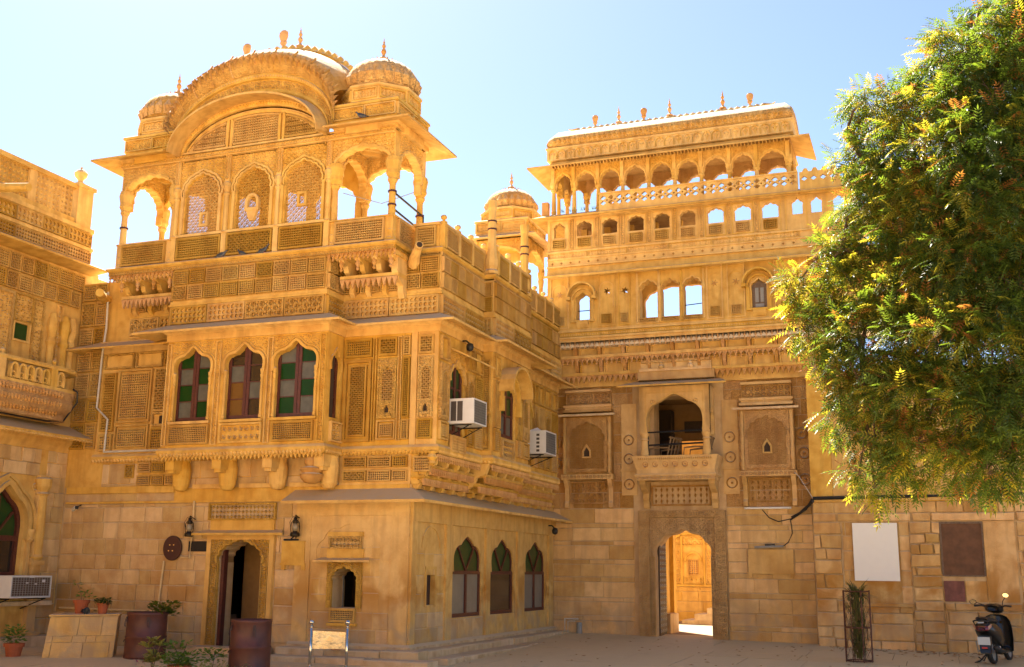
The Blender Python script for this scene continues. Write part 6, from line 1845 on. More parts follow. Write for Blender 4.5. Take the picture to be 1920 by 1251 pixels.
for sx in (-1, 1):
    for sy in (-1, 1):
        m = MB(); lathe(m, KX+sx*(kh-0.07), KY+sy*(kh-0.07), 7.7, [(a_*0.07, b_*1.92) for a_, b_ in COLPROF], 10); m.build("column", "sandstone_upper", kio)
m = MB(); xbox(m, k0, k1, KY-kh, KY+kh, 10.26, 10.32); m.build("kiosk_ceiling", "sandstone_upper", kio)
q = [(k0, KY-kh), (k1, KY-kh), (k1, KY+kh), (k0, KY+kh)]
m = MB(); sweep(m, q, [(-0.1, 10.46), (0.0, 10.32), (0.40, 10.20), (0.40, 10.235), (0.03, 10.40), (0.0, 10.46)], closed=True); m.build("eave", "sandstone_eave", kio)
drum(KX, KY, 10.44, 0.72, 0.70, kio)
dome(KX, KY, 11.14, 0.68, kio)
# low wall joining it to the gate building, seen through its arches
m = MB(); xbox(m, -9.3, -8.62, 25.6, 25.9, 5.0, 8.4); m.build("link_wall", "sandstone_upper", kio)

# ================================================================== wall at the right
rw = thing("courtyard_wall", "rough coursed stone wall with a smooth upper wall, white panel recess and walled-up brown window, at the right", "wall", (-1.0, 25.4, 0))
R3 = random.Random(31)
m = MB(); box(m, D0, -2.42, 8.0, -0.3, 3.18, -2.0, 0.0); m.build("wall", "mortar", rw)
m = MB(); box(m, D0, -2.40, 8.0, 3.18, 5.95, -2.0, -0.02); m.build("upper_wall", "sandstone_plain", rw)
m = MB(); box(m, D0, -2.46, 8.0, 5.90, 6.05, -2.0, 0.08); m.build("wall_coping", "sandstone_upper", rw)
m = MB(); box(m, D0, -2.46, -2.0, 3.28, 5.90, -0.02, 0.02); m.build("pilaster", "sandstone_plain", rw)
stones(D0, -2.0, 8.0, 3.25, 5.9, [0.52], 1.15, -0.02, rw, "plaster_stone", R3, proud=0.012, gap=0.008)
stones(D0, -2.44, 8.0, 3.16, 3.26, [0.10], 1.0, 0.03, rw, "plaster_stone", R3, proud=0.05)
stones(D0, -2.44, 8.0, 2.92, 3.15, [0.23], 0.5, 0.0, rw, "rough_stone", R3, proud=0.05)
m = MB(); box(m, D0, -2.44, 8.0, 3.15, 3.25, 0, 0.03); m.build("ledge", "sandstone_plain", rw)
for a, b in ((-2.44, -1.95), (-1.92, -0.42), (-0.38, -0.02), (0.0, 1.62), (1.66, 2.2), (2.24, 3.6)):
    stones(D0, a, b, 2.74, 2.91, [0.17], 2.5, 0.0, rw, "rough_stone", R3, proud=0.08)
# piers and panels between them
stones(D0, -2.44, -1.86, 0.0, 2.73, [0.27, 0.23, 0.30], 0.5, 0.02, rw, "rough_stone", R3, proud=0.05, gap=0.025, jitter=0.03)
stones(D0, -1.84, -0.46, 0.98, 2.73, [0.38, 0.32], 0.42, 0.0, rw, "rough_stone", R3, proud=0.014, gap=0.016, skip=[(-1.63, -0.68, 0.9, 3)])
stones(D0, -0.46, 0.14, 0.0, 2.73, [0.22, 0.19, 0.26], 0.5, 0.02, rw, "rough_stone", R3, proud=0.05, gap=0.025, jitter=0.03)
stones(D0, -1.84, -0.48, 0.0, 0.96, [0.26, 0.32, 0.24], 0.85, 0.02, rw, "rough_stone", R3, proud=0.03, gap=0.018)
m = MB(); box(m, D0, -1.9, -0.46, 0.95, 1.02, 0.0, 0.12); box(m, D0, -1.66, -0.66, 0.95, 2.73, -0.02, 0.005); m.build("recess_ledge", "rough_stone", rw)
stones(D0, 0.16, 1.60, 0.0, 0.88, [0.28, 0.32], 0.9, 0.02, rw, "rough_stone", R3, proud=0.03, gap=0.018)
stones(D0, 0.16, 1.62, 0.9, 1.06, [0.2], 3.0, 0.02, rw, "rough_stone", R3, proud=0.08)
m = MB(); box(m, D0, 0.16, 0.56, 1.08, 1.50, 0.0, 0.03); m.build("purple_stone", "purple_stone", rw)
m = MB(); box(m, D0, 0.58, 0.98, 1.08, 1.50, 0.0, 0.028); m.build("orange_stone", "rough_stone", rw)
m = MB(); box(m, D0, 1.0, 1.60, 1.08, 2.73, 0.0, 0.03); m.build("orange_stone", "rough_stone", rw)
m = MB(); box(m, D0, 0.18, 0.96, 1.62, 2.68, 0.0, 0.025); m.build("walled_window", "door_panel_brown", rw)
m = MB()
for a, b, c, d in ((0.14, 0.18, 1.6, 2.72), (0.96, 0.99, 1.6, 2.72), (0.18, 0.96, 1.59, 1.62), (0.18, 0.96, 2.68, 2.72)): box(m, D0, a, b, c, d, 0, 0.05)
m.build("window_frame", "grey_wood", rw)
stones(D0, 1.64, 3.8, 0.0, 2.73, [0.27, 0.23, 0.30], 0.6, 0.0, rw, "rough_stone", R3, proud=0.04, gap=0.022, jitter=0.025)

# ================================================================== house at the left
lh = thing("left_house", "golden sandstone house at the left edge with pierced roof parapet, carved balcony and arched window", "house", (-16.4, 16.5, 0))
LA = lh
R4 = random.Random(41)
lwin = cusp(16.35, 2.10, 1.10, 0.85, 3, 0.05, 0.10, 8)
m = MB()
plate(m, L0, rect(9.0, 17.9, -0.1, 7.75), [[(15.80, 1.40)]+lwin+[(16.90, 1.40)], rect(16.13, 16.50, 5.90, 6.22)], -0.4, 0.0)
box(m, Frame((0, 17.9, 0), (-1, 0, 0)), 16.0, 16.4, 0, 7.75, -0.2, -0.01) if False else None
m.build("wall", "sandstone_plain", LA)
m = MB(); xbox(m, -16.8, -16.6, 9, 20, 0, 7.7); xbox(m, -20, -16.4, 17.9, 18.3, 0, 7.7); m.build("rear_wall", "sandstone_plain", LA)
m = MB()
L1 = [(16.35-0.55, 1.40), (16.35-0.55, 2.1)]+lwin[1:-1]+[(16.9, 2.1), (16.9, 1.40)]
for o0, o1, d in ((0.002, 0.08, 0.10), (0.09, 0.15, 0.06), (0.16, 0.22, 0.09)): strip(m, L0, band_poly(lwin, o0), band_poly(lwin, o1), 0, d)
m.build("window_arch", "plaster_stone", LA)
m = MB(); xy = None
plate(m, L0, L1, [[(16.35+(x-16.35)*0.86, 1.48 if y < 1.5 else 2.1+(y-2.1)*0.90) for x, y in L1]], -0.20, -0.10)
box(m, L0, 15.86, 16.84, 2.06, 2.16, -0.2, -0.09); box(m, L0, 16.30, 16.40, 1.45, 2.06, -0.2, -0.09); box(m, L0, 16.33, 16.37, 2.16, 2.9, -0.2, -0.1)
wf = m.build("arched_window", "red_brown_wood", LA)
for s in (-1, 1):
    m = MB(); bar = [(16.35, 2.18), (16.35+s*0.36, 2.62), (16.35+s*0.39, 2.59), (16.37, 2.16)]; plate(m, L0, bar, [], -0.19, -0.11); m.build("glazing_bar", "red_brown_wood", wf)
m = MB(); plate(m, L0, [(15.86, 2.1)]+[(16.35+(x-16.35)*0.9, 2.1+(y-2.1)*0.93) for x, y in lwin]+[(16.84, 2.1)], [], -0.17, -0.16); m.build("pane", "dark_green_glass", wf)
m = MB(); box(m, L0, 15.86, 16.84, 1.45, 2.1, -0.17, -0.16); m.build("pane", "dark_glass", wf)
# pilaster columns beside it
def lpil(u, w):
    m = MB(); box(m, L0, u-w, u+w, 0.2, 3.35, 0, 0.10)
    for z0, z1, o in ((1.62, 1.70, 0.05), (1.05, 1.12, 0.04), (0.2, 0.36, 0.06)): box(m, L0, u-w-o, u+w+o, z0, z1, 0, 0.10+o)
    m.build("pilaster", "plaster_stone", LA)
    m = MB(); x, y, _ = L0.p(u, 0, 0.08)
    lathe(m, x, y, 1.72, [(0.10, 0), (0.13, 0.05), (0.10, 0.10), (0.11, 0.5), (0.10, 1.22), (0.14, 1.26), (0.10, 1.30), (0.16, 1.40), (0.17, 1.55), (0.12, 1.58)], 12); m.build("half_column", "plaster_stone", LA)
lpil(17.22, 0.11); lpil(15.45, 0.11)
m = MB(); box(m, L0, 16.98, 17.06, 1.3, 2.30, 0, 0.06); x, y, _ = L0.p(17.02, 0, 0.05); lathe(m, x, y, 2.05, [(0.06, 0), (0.09, 0.04), (0.06, 0.1), (0.10, 0.2), (0.10, 0.24)], 10); m.build("half_column", "plaster_stone", LA)
stones(L0, 15.0, 17.15, 3.32, 3.85, [0.26], 0.5, 0.0, LA, "stone_block", R4, proud=0.03)
stones(L0, 17.35, 17.88, 0.3, 3.85, [0.30], 0.4, 0.0, LA, "stone_block", R4, proud=0.02)
panel(L0, 16.98, 17.16, 3.02, 3.20, 0.02, 'ring', LA, 0.0, 0.18, "plaster_stone", depth=0.02)
m = MB(); box(m, L0, 9.0, 17.9, -0.1, 0.30, 0, 0.45); box(m, L0, 9.0, 17.6, 0.86, 0.94, 0, 0.22); box(m, L0, 9.0, 17.6, 1.06, 1.13, 0, 0.16); m.build("plinth", "plinth_stone", LA)
# eave over the ground floor
m = MB(); sweep(m, [(-16.4, 9.0), (-16.4, 17.88)], [(0, 4.30), (0, 4.22), (0.62, 4.06), (0.62, 4.11), (0.02, 4.38)]); m.build("eave", "sandstone_eave", LA)
lappets(L0, 13.0, 17.9, 4.07, 0.60, LA, 0.08, 0.05)
m = MB(); sweep(m, [(-16.4, 9.0), (-16.4, 17.88)], [(0, 3.85), (0, 4.22), (0.16, 4.22), (0.12, 4.05), (0.05, 3.95)]); m.build("cornice", "sandstone_plain", LA)
# curved balcony
bp = [(-16.4, 13.0), (-15.95, 13.2), (-15.80, 13.6), (-15.80, 16.95), (-15.86, 17.25), (-16.0, 17.45), (-16.4, 17.62)]
m = MB()
def bps(o): 
    return bp
sweep(m, bp, [(-0.12, 4.40), (-0.30, 4.36), (-0.24, 4.46), (-0.10, 4.52), (0.0, 4.62), (0.03, 4.72), (0.0, 4.80), (0.04, 4.90), (0.04, 4.94), (-0.12, 4.94)])
m.build("balcony_base", "brown_relief", LA)
m = MB(); sweep(m, bp, [(-0.10, 5.34), (0.03, 5.34), (0.05, 5.38), (0.03, 5.42), (-0.10, 5.42)]); sweep(m, bp, [(-0.10, 4.94), (0.03, 4.94), (0.03, 5.0), (-0.10, 5.0)]); m.build("balcony_rail", "sandstone_upper", LA)
FLb = Frame((-15.80, 0, 0), (0, 1, 0))
for row, z in enumerate((4.84, 4.66, 4.50)):
    m = MB()
    for i in range(40):
        u = 13.7+i*0.082
        x, y, _ = FLb.p(u, 0, 0.03-(0.0, 0.02, 0.12)[row]); lathe(m, x, y, z, [(0.005, -0.045), (0.042, 0.0), (0.025, 0.04), (0.035, 0.06)], 5)
    m.build("bead_row", "sandstone_pendant", LA, kind="stuff")
def baluster_arch(u):
    m = MB()
    o = arc_line(u, 5.20, 0.20, 0.12, 8); i_ = arc_line(u, 5.20, 0.12, 0.08, 8)
    strip(m, FLb, [(u-0.06, 5.02)]+i_+[(u+0.06, 5.02)], [(u-0.10, 5.02)]+o+[(u+0.10, 5.02)], -0.06, 0.02)
    r = [(u-0.05*math.cos(PI*k/4), 5.08+0.05*math.sin(PI*k/4)) for k in range(9)]
    strip(m, FLb, r, band_poly(r, 0.022), -0.04, 0.0)
    box(m, FLb, u-0.02, u+0.02, 5.0, 5.06, -0.04, 0.0)
    m.build("balcony_tracery", "sandstone_upper", LA)
for u in (14.0, 14.22, 14.44, 14.66, 14.88, 15.10, 15.66, 15.86, 16.06, 16.26, 16.46, 16.85): baluster_arch(u)
for u in (13.75, 15.35, 16.66): 
    m = MB(); box(m, FLb, u-0.08, u+0.08, 5.0, 5.36, -0.07, 0.03); x, y, _ = FLb.p(u, 0, -0.02); lathe(m, x, y, 5.42, [(0.04, 0), (0.025, 0.03), (0.05, 0.07), (0.03, 0.10), (0.005, 0.12)], 8); m.build("balcony_post", "sandstone_upper", LA)
m = MB(); xbox(m, -16.4, -15.85, 13.2, 17.3, 4.88, 4.95); m.build("balcony_floor", "sandstone_plain", LA)
m = MB(); tube(m, [(-15.90, 17.32, 5.06), (-15.82, 17.36, 5.0), (-15.84, 17.40, 4.8), (-15.95, 17.36, 4.62), (-16.0, 17.25, 4.42), (-16.02, 16.8, 4.36), (-16.0, 14.0, 4.38)], 0.018, 5); m.build("balcony_cable", "iron_black", LA)
# carved wall above
panel(L0, 13.0, 16.05, 5.50, 6.80, 0.0, 'scroll', LA, 0.05, 0.16, "sandstone_carved", depth=0.035)
panel(L0, 16.58, 16.85, 5.50, 6.80, 0.0, 'scroll', LA, 0.03, 0.14, "sandstone_carved", depth=0.035)
panel(L0, 16.07, 16.56, 6.25, 6.80, 0.0, 'scroll', LA, 0.02, 0.13, "sandstone_carved", depth=0.035)
m = MB(); box(m, L0, 16.10, 16.53, 5.86, 6.26, -0.04, -0.03); m.build("small_window_pane", "dark_green_glass", LA)
m = MB()
for a, b, c, d in ((16.09, 16.13, 5.86, 6.26), (16.50, 16.54, 5.86, 6.26), (16.13, 16.50, 6.22, 6.26), (16.13, 16.50, 5.86, 5.90)): box(m, L0, a, b, c, d, 0, 0.03)
m.build("window_frame", "sandstone_upper", LA)
for u in (17.08, 17.42, 17.62):
    m = MB(); x, y, _ = L0.p(u, 0, 0.04); lathe(m, x, y, 5.0, [(0.09, 0), (0.07, 0.1), (0.08, 0.9), (0.12, 1.0), (0.08, 1.1), (0.13, 1.3), (0.11, 1.45), (0.06, 1.6)], 10); m.build("half_column", "sandstone_plain", LA)
panel(L0, 17.2, 17.34, 5.0, 6.8, 0.0, 'lozenge', LA, 0.015, 0.09, "sandstone_plain")
# panel rows below the cornice
for v0, v1 in ((6.85, 7.18), (7.22, 7.56)):
    u = 13.0
    while u < 17.7:
        w = 0.30+0.1*R4.random()
        panel(L0, u+0.01, min(17.86, u+w-0.01), v0, v1, 0.0, R4.choice(['hex', 'diamond', 'star']), LA, 0.022, 0.05); u += w
# eave and parapet
m = MB(); sweep(m, [(-16.4, 9.0), (-16.4, 18.05)], [(0, 7.80), (0, 7.62), (0.10, 7.62), (0.44, 7.66), (0.44, 7.70), (0.05, 7.86)]); m.build("eave", "sandstone_eave", LA)
m = MB(); sweep(m, [(-16.4, 9.0), (-16.4, 17.95)], [(-0.25, 7.80), (0.06, 7.80), (0.06, 8.10), (0.10, 8.12), (0.10, 8.18), (0.05, 8.20), (0.05, 8.50), (0.09, 8.52), (0.09, 8.60), (-0.25, 8.60)]); m.build("parapet_base", "sandstone_plain", LA)
u = 13.0
while u < 17.6:
    panel(L0, u+0.01, u+0.69, 7.84, 8.08, 0.06, 'diamond', LA, 0.015, 0.075, "sandstone_jali"); panel(L0, u+0.01, u+0.69, 8.21, 8.48, 0.05, 'round', LA, 0.015, 0.10, "sandstone_jali", depth=0.04); u += 0.7
m = MB(); box(m, L0, 9.0, 17.8, 8.60, 8.72, -0.14, 0.02); box(m, L0, 9.0, 17.8, 9.36, 9.46, -0.14, 0.04); m.build("parapet_rail", "sandstone_plain", LA)
for a, b in ((14.2, 14.98), (15.16, 16.12), (16.32, 17.36)):
    vs, fs = jali_geo(b-a, 0.66, 0.11, 'small', 0.07, 0.0, a, 8.71)
    m = MB(); m.add([L0.p(x, z, -0.03-y) for x, y, z in vs], fs); m.build("pierced_parapet", "sandstone_jali", LA)
for a, b in ((14.98, 15.16), (16.12, 16.32)):
    m = MB(); box(m, L0, a, b, 8.70, 9.38, -0.12, 0.01); m.build("parapet_pier", "sandstone_plain", LA)
m = MB(); box(m, L0, 17.42, 17.86, 8.60, 9.42, -0.32, 0.06); box(m, L0, 17.38, 17.90, 9.42, 9.50, -0.36, 0.10)
x, y, _ = L0.p(17.64, 0, -0.13); lathe(m, x, y, 9.50, [(0.16, 0), (0.12, 0.06), (0.06, 0.10), (0.05, 0.14), (0.13, 0.24), (0.14, 0.30), (0.09, 0.36), (0.03, 0.40), (0.02, 0.44)], 12); m.build("corner_post", "sandstone_upper", LA)
m = MB(); tube(m, [(-16.35, 15.1, 8.62), (-15.9, 15.1, 8.55), (-15.35, 15.1, 8.5)], [0.1, 0.09, 0.08], 8); m.build("water_spout", "sandstone_upper", LA)

# ================================================================== sunny inner court behind the gate
ic = thing("inner_court_wall", "carved golden wall of the inner court seen through the gateway", "wall", (-6.5, 34, 0))
FI = Frame((0, 34.2, 0), (1, 0, 0))
m = MB(); box(m, FI, -12.0, 2.0, -0.2, 3.5, -0.3, 0); m.build("wall", "sandstone_upper", ic)
stones(FI, -8.5, -5.0, 0.15, 1.2, [0.3], 0.9, 0.0, ic, "sandstone_upper", R3, proud=0.02)
m = MB(); box(m, FI, -8.5, -5.0, 1.2, 1.26, 0, 0.08)
for u in (-7.72, -7.25, -6.55, -6.08): box(m, FI, u-0.03, u+0.03, 1.26, 2.75, 0, 0.06)
l = arc_line(-6.9, 1.95, 0.44, 0.24, 10); strip(m, FI, l, band_poly(l, 0.05), 0, 0.07); l = arc_line(-6.9, 2.35, 1.5, 0.42, 14); strip(m, FI, l, band_poly(l, 0.06), 0, 0.06)
m.build("wall_tracery", "sandstone_upper", ic)
for a, b, c, d, st in ((-7.68, -7.29, 1.3, 2.3, 'scroll'), (-6.51, -6.12, 1.3, 2.3, 'scroll'), (-7.2, -6.6, 1.3, 1.5, 'leaf'), (-7.68, -6.12, 2.42, 2.72, 'scroll')): panel(FI, a, b, c, d, 0.0, st, ic, 0.02, 0.13, "sandstone_upper", depth=0.04)
panel(FI, -7.05, -6.75, 1.55, 2.0, 0.0, 'flute', ic, 0.02, 0.06, "sandstone_pendant", depth=0.03)
for k in range(3):
    m = MB(); xbox(m, -6.95+k*0.35, -4.5, 32.6+0.1*k, 34.1, 0.1+0.17*k, 0.27+0.17*k); m.build("stone_step", "court_floor", ic)
m = MB(); xbox(m, -7.2, -4.0, 28.9, 29.05, 3.36, 5.4); xbox(m, -7.2, -4.0, 28.41, 28.9, 3.36, 3.5); m.build('terrace_wall', 'sandstone_upper', GA)
m = MB(); xbox(m, -12, 6, 26.0, 34.3, 0.08, 0.13); o = m.build("inner_court_floor", "court_floor", kind="structure")
# unseen house added behind the viewer: its sunlit front bounces warm light
op = thing("unseen_bounce_house", "unseen plain sandstone house added behind the viewer to bounce warm light", "house", (-5, -14, -0.4))
FO = Frame((0, -14, 0), (-1, 0, 0))
m = MB(); box(m, FO, -14, 24, -0.5, 8.5, -0.4, 0); m.build("wall", "plaster_stone", op)
for k in range(8):
    for z in (0.4, 3.4):
        m = MB(); u = -11+k*4.2; box(m, FO, u-0.6, u+0.6, z, z+1.9, 0.01, 0.03); m.build("window", "dark_wood", op)
m = MB(); box(m, FO, -14, 24, 3.0, 3.15, 0, 0.3); box(m, FO, -14, 24, 8.4, 8.6, 0, 0.4); m.build("string_course", "sandstone_plain", op)
# ================================================================== neem tree
tree = thing("neem_tree", "large leafy neem tree with yellow-green sunlit fronds hanging over the wall at the right", "tree", (2.6, 17.5, 0))
m = MB()
limbs = [[(2.6, 17.5, -0.2), (2.5, 17.4, 1.6), (2.2, 17.3, 3.2), (1.5, 17.2, 4.8), (1.0, 17.2, 6.5), (0.9, 17.3, 8.5), (1.2, 17.2, 10.2)],
         [(1.5, 17.2, 4.8), (0.6, 16.9, 5.6), (-0.3, 16.8, 6.2), (-1.0, 16.7, 6.4)],
         [(1.0, 17.2, 6.2), (0.3, 17.2, 7.0), (-0.5, 17.3, 7.9), (-0.9, 17.3, 8.4)],
         [(2.2, 17.3, 3.2), (1.2, 16.8, 4.2), (0.2, 16.5, 4.6), (-0.8, 16.5, 4.8)],
         [(0.95, 17.2, 7.4), (1.6, 17.0, 8.6), (2.2, 17.0, 9.6)], [(2.2, 17.3, 3.4), (3.0, 17.0, 5.0), (3.6, 17.0, 7.0)]]
tube(m, limbs[0], [0.30, 0.26, 0.22, 0.18, 0.13, 0.08, 0.03], 8)
m.build("trunk", "bark", tree, True)
for L in limbs[1:]:
    m = MB(); tube(m, L, [0.11-0.085*i/(len(L)-1) for i in range(len(L))], 6); m.build("branch", "bark", tree, True)
rng = np.random.default_rng(12)
# leaf clumps: centre, radii
cl = []
def blob(px, py, y, r):
    d = camR*(px-960)-camU*(py-625.5)+cF*FOCAL_PX
    k = y/d.y
    cl.append((d.x*k, y, CAM_H+d.z*k, r*0.92))
for px, py, y, r in [
    (1900, 40, 17.5, .85), (1830, 90, 17, .75), (1780, 130, 17.5, .55), (1860, 180, 16.5, .8), (1760, 200, 17, .62), (1700, 215, 17.4, .50), (1640, 215, 17.5, .45), (1620, 190, 17.3, .28),
    (1600, 300, 17.2, .32), (1650, 290, 17, .55), (1740, 300, 16.6, .8), (1840, 300, 16.2, .9), (1920, 260, 16.5, .9),
    (1595, 385, 17, .30), (1660, 380, 17, .62), (1760, 400, 16.5, .8), (1870, 410, 16.0, .95),
    (1640, 460, 17, .5), (1720, 480, 16.5, .65), (1820, 510, 16, .85), (1910, 540, 15.8, .85),
    (1560, 480, 17, .40), (1500, 525, 17, .26), (1530, 560, 17, .42), (1600, 540, 16.8, .55), (1680, 570, 16.4, .6), (1510, 620, 17, .22),
    (1560, 620, 16.7, .42), (1640, 640, 16.2, .62), (1750, 640, 15.8, .75), (1860, 650, 15.5, .85),
    (1570, 690, 16.5, .34), (1620, 730, 16.2, .5), (1700, 740, 15.8, .6), (1800, 760, 15.5, .7), (1900, 760, 15.3, .75),
    (1580, 790, 16.3, .30), (1640, 820, 16, .42), (1720, 830, 15.7, .5), (1810, 850, 15.4, .5), (1900, 850, 15.2, .5),
    (1610, 890, 16, .20), (1640, 915, 16, .20), (1690, 890, 15.8, .28), (1850, 890, 15.2, .28),
    (1960, 100, 17, 1.0), (2000, 400, 16.5, 1.2), (2000, 700, 15.8, 1.1), (1980, 250, 17, 1.0)]:
    blob(px, py, y, r)
# extra mass out of frame to the right
for q in ((3.2, 17, 9.5, 1.3), (3.6, 16.5, 7.5, 1.4), (3.4, 16, 5.6, 1.3), (2.2, 18.2, 8.8, 1.2), (1.2, 18.4, 7.4, 1.1), (0.6, 18.2, 6.0, 0.9), (2.6, 17.5, 10.8, 1.1)): cl.append(q)
def leaf_geo():
    """one pinnate leaf along +x drooping in -z: 11 narrow leaflets"""
    P = []; F = []
    n = 6
    L = 0.26
    for i in range(n):
        t = 0.12+0.80*i/(n-1)
        for s in (-1, 1):
            x0, z0 = L*t, -0.05*t*t
            ln = 0.085*(1-0.45*abs(t-0.45)); w = 0.011
            dx, dy = math.cos(1.05)*ln, math.sin(1.05)*ln*s
            b = len(P)
            P += [(x0, 0, z0), (x0+dx*0.45+w, dy*0.45, z0-0.006), (x0+dx, dy, z0-0.022), (x0+dx*0.45-w, dy*0.45, z0-0.006)]
            F.append((b, b+1, b+2, b+3))
    b = len(P); P += [(L*0.92, 0, -0.045), (L*1.05, 0.012, -0.06), (L*1.28, 0, -0.085), (L*1.05, -0.012, -0.06)]; F.append((b, b+1, b+2, b+3))
    return np.array(P), np.array(F)
lp, lf = leaf_geo()
tot = sum(c[3]**2 for c in cl)
C_, Rd = np.array([c[:3] for c in cl]), np.array([c[3] for c in cl])
pos = []; outw = []
for (cx, cy, cz, r) in cl:
    vis = 1.0 if cx < 1.7 else 0.6
    n = int(900*(r**2.2)*vis*1.9)+14
    # twigs: leaves gathered at twig ends
    nt = max(3, n//9)
    d = rng.normal(size=(nt, 3)); d /= np.linalg.norm(d, axis=1)[:, None]
    rad = r*(0.45+0.60*rng.random(nt)**0.6)
    tw = np.array([cx, cy, cz])+d*rad[:, None]*np.array([1, 1, 0.9])
    for k in range(nt):
        m_ = 9
        p = tw[k]+rng.normal(size=(m_, 3))*0.055
        o = d[k]*0.8+rng.normal(size=(m_, 3))*0.6; o[:, 2] -= 0.45
        pos.append(p); outw.append(o)
pos = np.vstack(pos); outw = np.vstack(outw)
outw /= np.linalg.norm(outw, axis=1)[:, None]
NL = len(pos)
tint = rng.random(NL)
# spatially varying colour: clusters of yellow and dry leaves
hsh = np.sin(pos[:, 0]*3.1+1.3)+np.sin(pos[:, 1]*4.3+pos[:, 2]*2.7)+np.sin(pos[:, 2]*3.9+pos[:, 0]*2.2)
edge = np.clip((1.2-pos[:, 0])/3.2, 0, 1)  # sunlit left side painted in: more yellow leaves, fewer dark ones
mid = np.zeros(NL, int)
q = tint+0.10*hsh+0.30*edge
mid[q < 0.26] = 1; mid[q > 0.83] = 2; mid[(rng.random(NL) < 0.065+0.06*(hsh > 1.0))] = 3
up = np.tile(np.array([0, 0, 1.0]), (NL, 1))+rng.normal(size=(NL, 3))*0.35
side = np.cross(up, outw); side /= np.linalg.norm(side, axis=1)[:, None]
nrm = np.cross(outw, side)
sc = 0.70+0.50*rng.random(NL)
V = (pos[:, None, :]+sc[:, None, None]*(lp[None, :, 0:1]*outw[:, None, :]+lp[None, :, 1:2]*side[:, None, :]+lp[None, :, 2:3]*nrm[:, None, :]))
nv = lp.shape[0]
base = np.array([2.6, 17.5, 0.0])
for mi, (nm, mt) in enumerate((("foliage", "leaf_green"), ("dark_foliage", "leaf_dark"), ("yellow_foliage", "leaf_yellow"), ("dry_foliage", "leaf_dry"))):  # one mesh per leaf colour; the dark one is picked mostly at random
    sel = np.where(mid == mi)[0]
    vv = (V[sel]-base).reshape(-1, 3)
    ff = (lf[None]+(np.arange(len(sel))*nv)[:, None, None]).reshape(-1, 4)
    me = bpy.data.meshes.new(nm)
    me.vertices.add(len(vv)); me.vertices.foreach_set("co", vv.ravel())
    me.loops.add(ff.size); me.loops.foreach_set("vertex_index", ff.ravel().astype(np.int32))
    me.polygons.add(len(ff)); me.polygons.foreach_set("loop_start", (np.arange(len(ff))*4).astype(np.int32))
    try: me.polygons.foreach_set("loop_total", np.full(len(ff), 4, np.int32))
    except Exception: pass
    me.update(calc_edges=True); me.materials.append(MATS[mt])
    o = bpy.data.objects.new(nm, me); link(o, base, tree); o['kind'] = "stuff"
print("leaves", NL)
m = MB()
rt = random.Random(9)
for (cx, cy, cz, r) in cl:
    if cx > 1.8: continue
    b0 = min(((Vector(p)-Vector((cx, cy, cz))).length, p) for L in limbs for p in L)[1]
    a = Vector(b0); c = Vector((cx, cy, cz))
    tube(m, [a, (a+c)/2+Vector((rt.uniform(-.2, .2), rt.uniform(-.2, .2), 0.15)), c], [0.035, 0.025, 0.012], 5)
    for k in range(9):
        e = c+Vector((rt.gauss(0, 1), rt.gauss(0, 1), rt.gauss(0, 0.9))).normalized()*r*0.9
        tube(m, [c, (c+e)/2+Vector((0, 0, 0.05)), e], [0.010, 0.007, 0.003], 3)
m.build("twigs", "bark", tree, kind="stuff")

# ================================================================== window air conditioners
def ac_unit(name, label, cx, cy, z, sx, sy, h, louvres=3, group=None, dark=False):
    """box sticking out towards +x; its rear grille faces +x, its side faces -y"""
    t = thing(name, label, "air conditioner", (cx, cy, z), group)
    body = "white_plastic"
    m = MB(); xbox(m, cx, cx+sx, cy-sy/2, cy+sy/2, z, z+h); cs = m.build("casing", body, t)
    FX = Frame((cx+sx, 0, 0), (0, 1, 0)); FY = Frame((0, cy-sy/2, 0), (1, 0, 0))
    m = MB(); box(m, FX, cy-sy/2+0.03, cy+sy/2-0.03, z+0.03, z+h-0.03, 0.002, 0.006); m.build("rear_grille", "grille_brown" if dark else "grille_grey", t)
    m = MB()
    for k in range(15): 
        u = cy-sy/2+0.04+k*(sy-0.08)/14; box(m, FX, u-0.003, u+0.003, z+0.03, z+h-0.03, 0.006, 0.012)
    for k in range(9):
        v = z+0.04+k*(h-0.08)/8; box(m, FX, cy-sy/2+0.03, cy+sy/2-0.03, v-0.003, v+0.003, 0.0125, 0.016)
    m.build("grille_bars", "grille_dark" if not dark else "grille_grey", t, kind="stuff")
    x0 = cx+0.06
    for k in range(louvres):
        w = (sx-0.16)/3.2
        m = MB(); box(m, FY, x0+k*(w+0.02), x0+k*(w+0.02)+w, z+0.05, z+h-0.05, 0.001, 0.004); lv = m.build("side_vent", "grille_dark", t)
    m = MB()
    for a, b, c, d in ((cy-sy/2, cy+sy/2, z, z+0.025), (cy-sy/2, cy+sy/2, z+h-0.025, z+h), (cy-sy/2, cy-sy/2+0.025, z+0.025, z+h-0.025), (cy+sy/2-0.025, cy+sy/2, z+0.025, z+h-0.025)): box(m, FX, a, b, c, d, 0.0, 0.014)
    m.build("rear_frame", body, t)
    m = MB()
    for yy in (cy-sy/2+0.05, cy+sy/2-0.05): tube(m, [(cx+0.02, yy, z-0.02), (cx+sx-0.05, yy, z-0.02)], 0.012, 4); tube(m, [(cx+0.02, yy, z-0.22), (cx+sx-0.10, yy, z-0.03)], 0.010, 4)
    m.build("support_bracket", "iron_black", t)
    return t
ac_unit("air_conditioner", "white window air conditioner nearest the mansion corner, two dark side vents", -8.17, 18.68, 4.22, 0.50, 0.62, 0.46, 2, "window air conditioners")
t2 = ac_unit("air_conditioner", "white window air conditioner farther along the side wall, with papers lying on top", -8.35, 22.95, 4.10, 0.62, 0.72, 0.50, 1, "window air conditioners")
m = MB()
FY = Frame((0, 22.95-0.36, 0), (1, 0, 0))
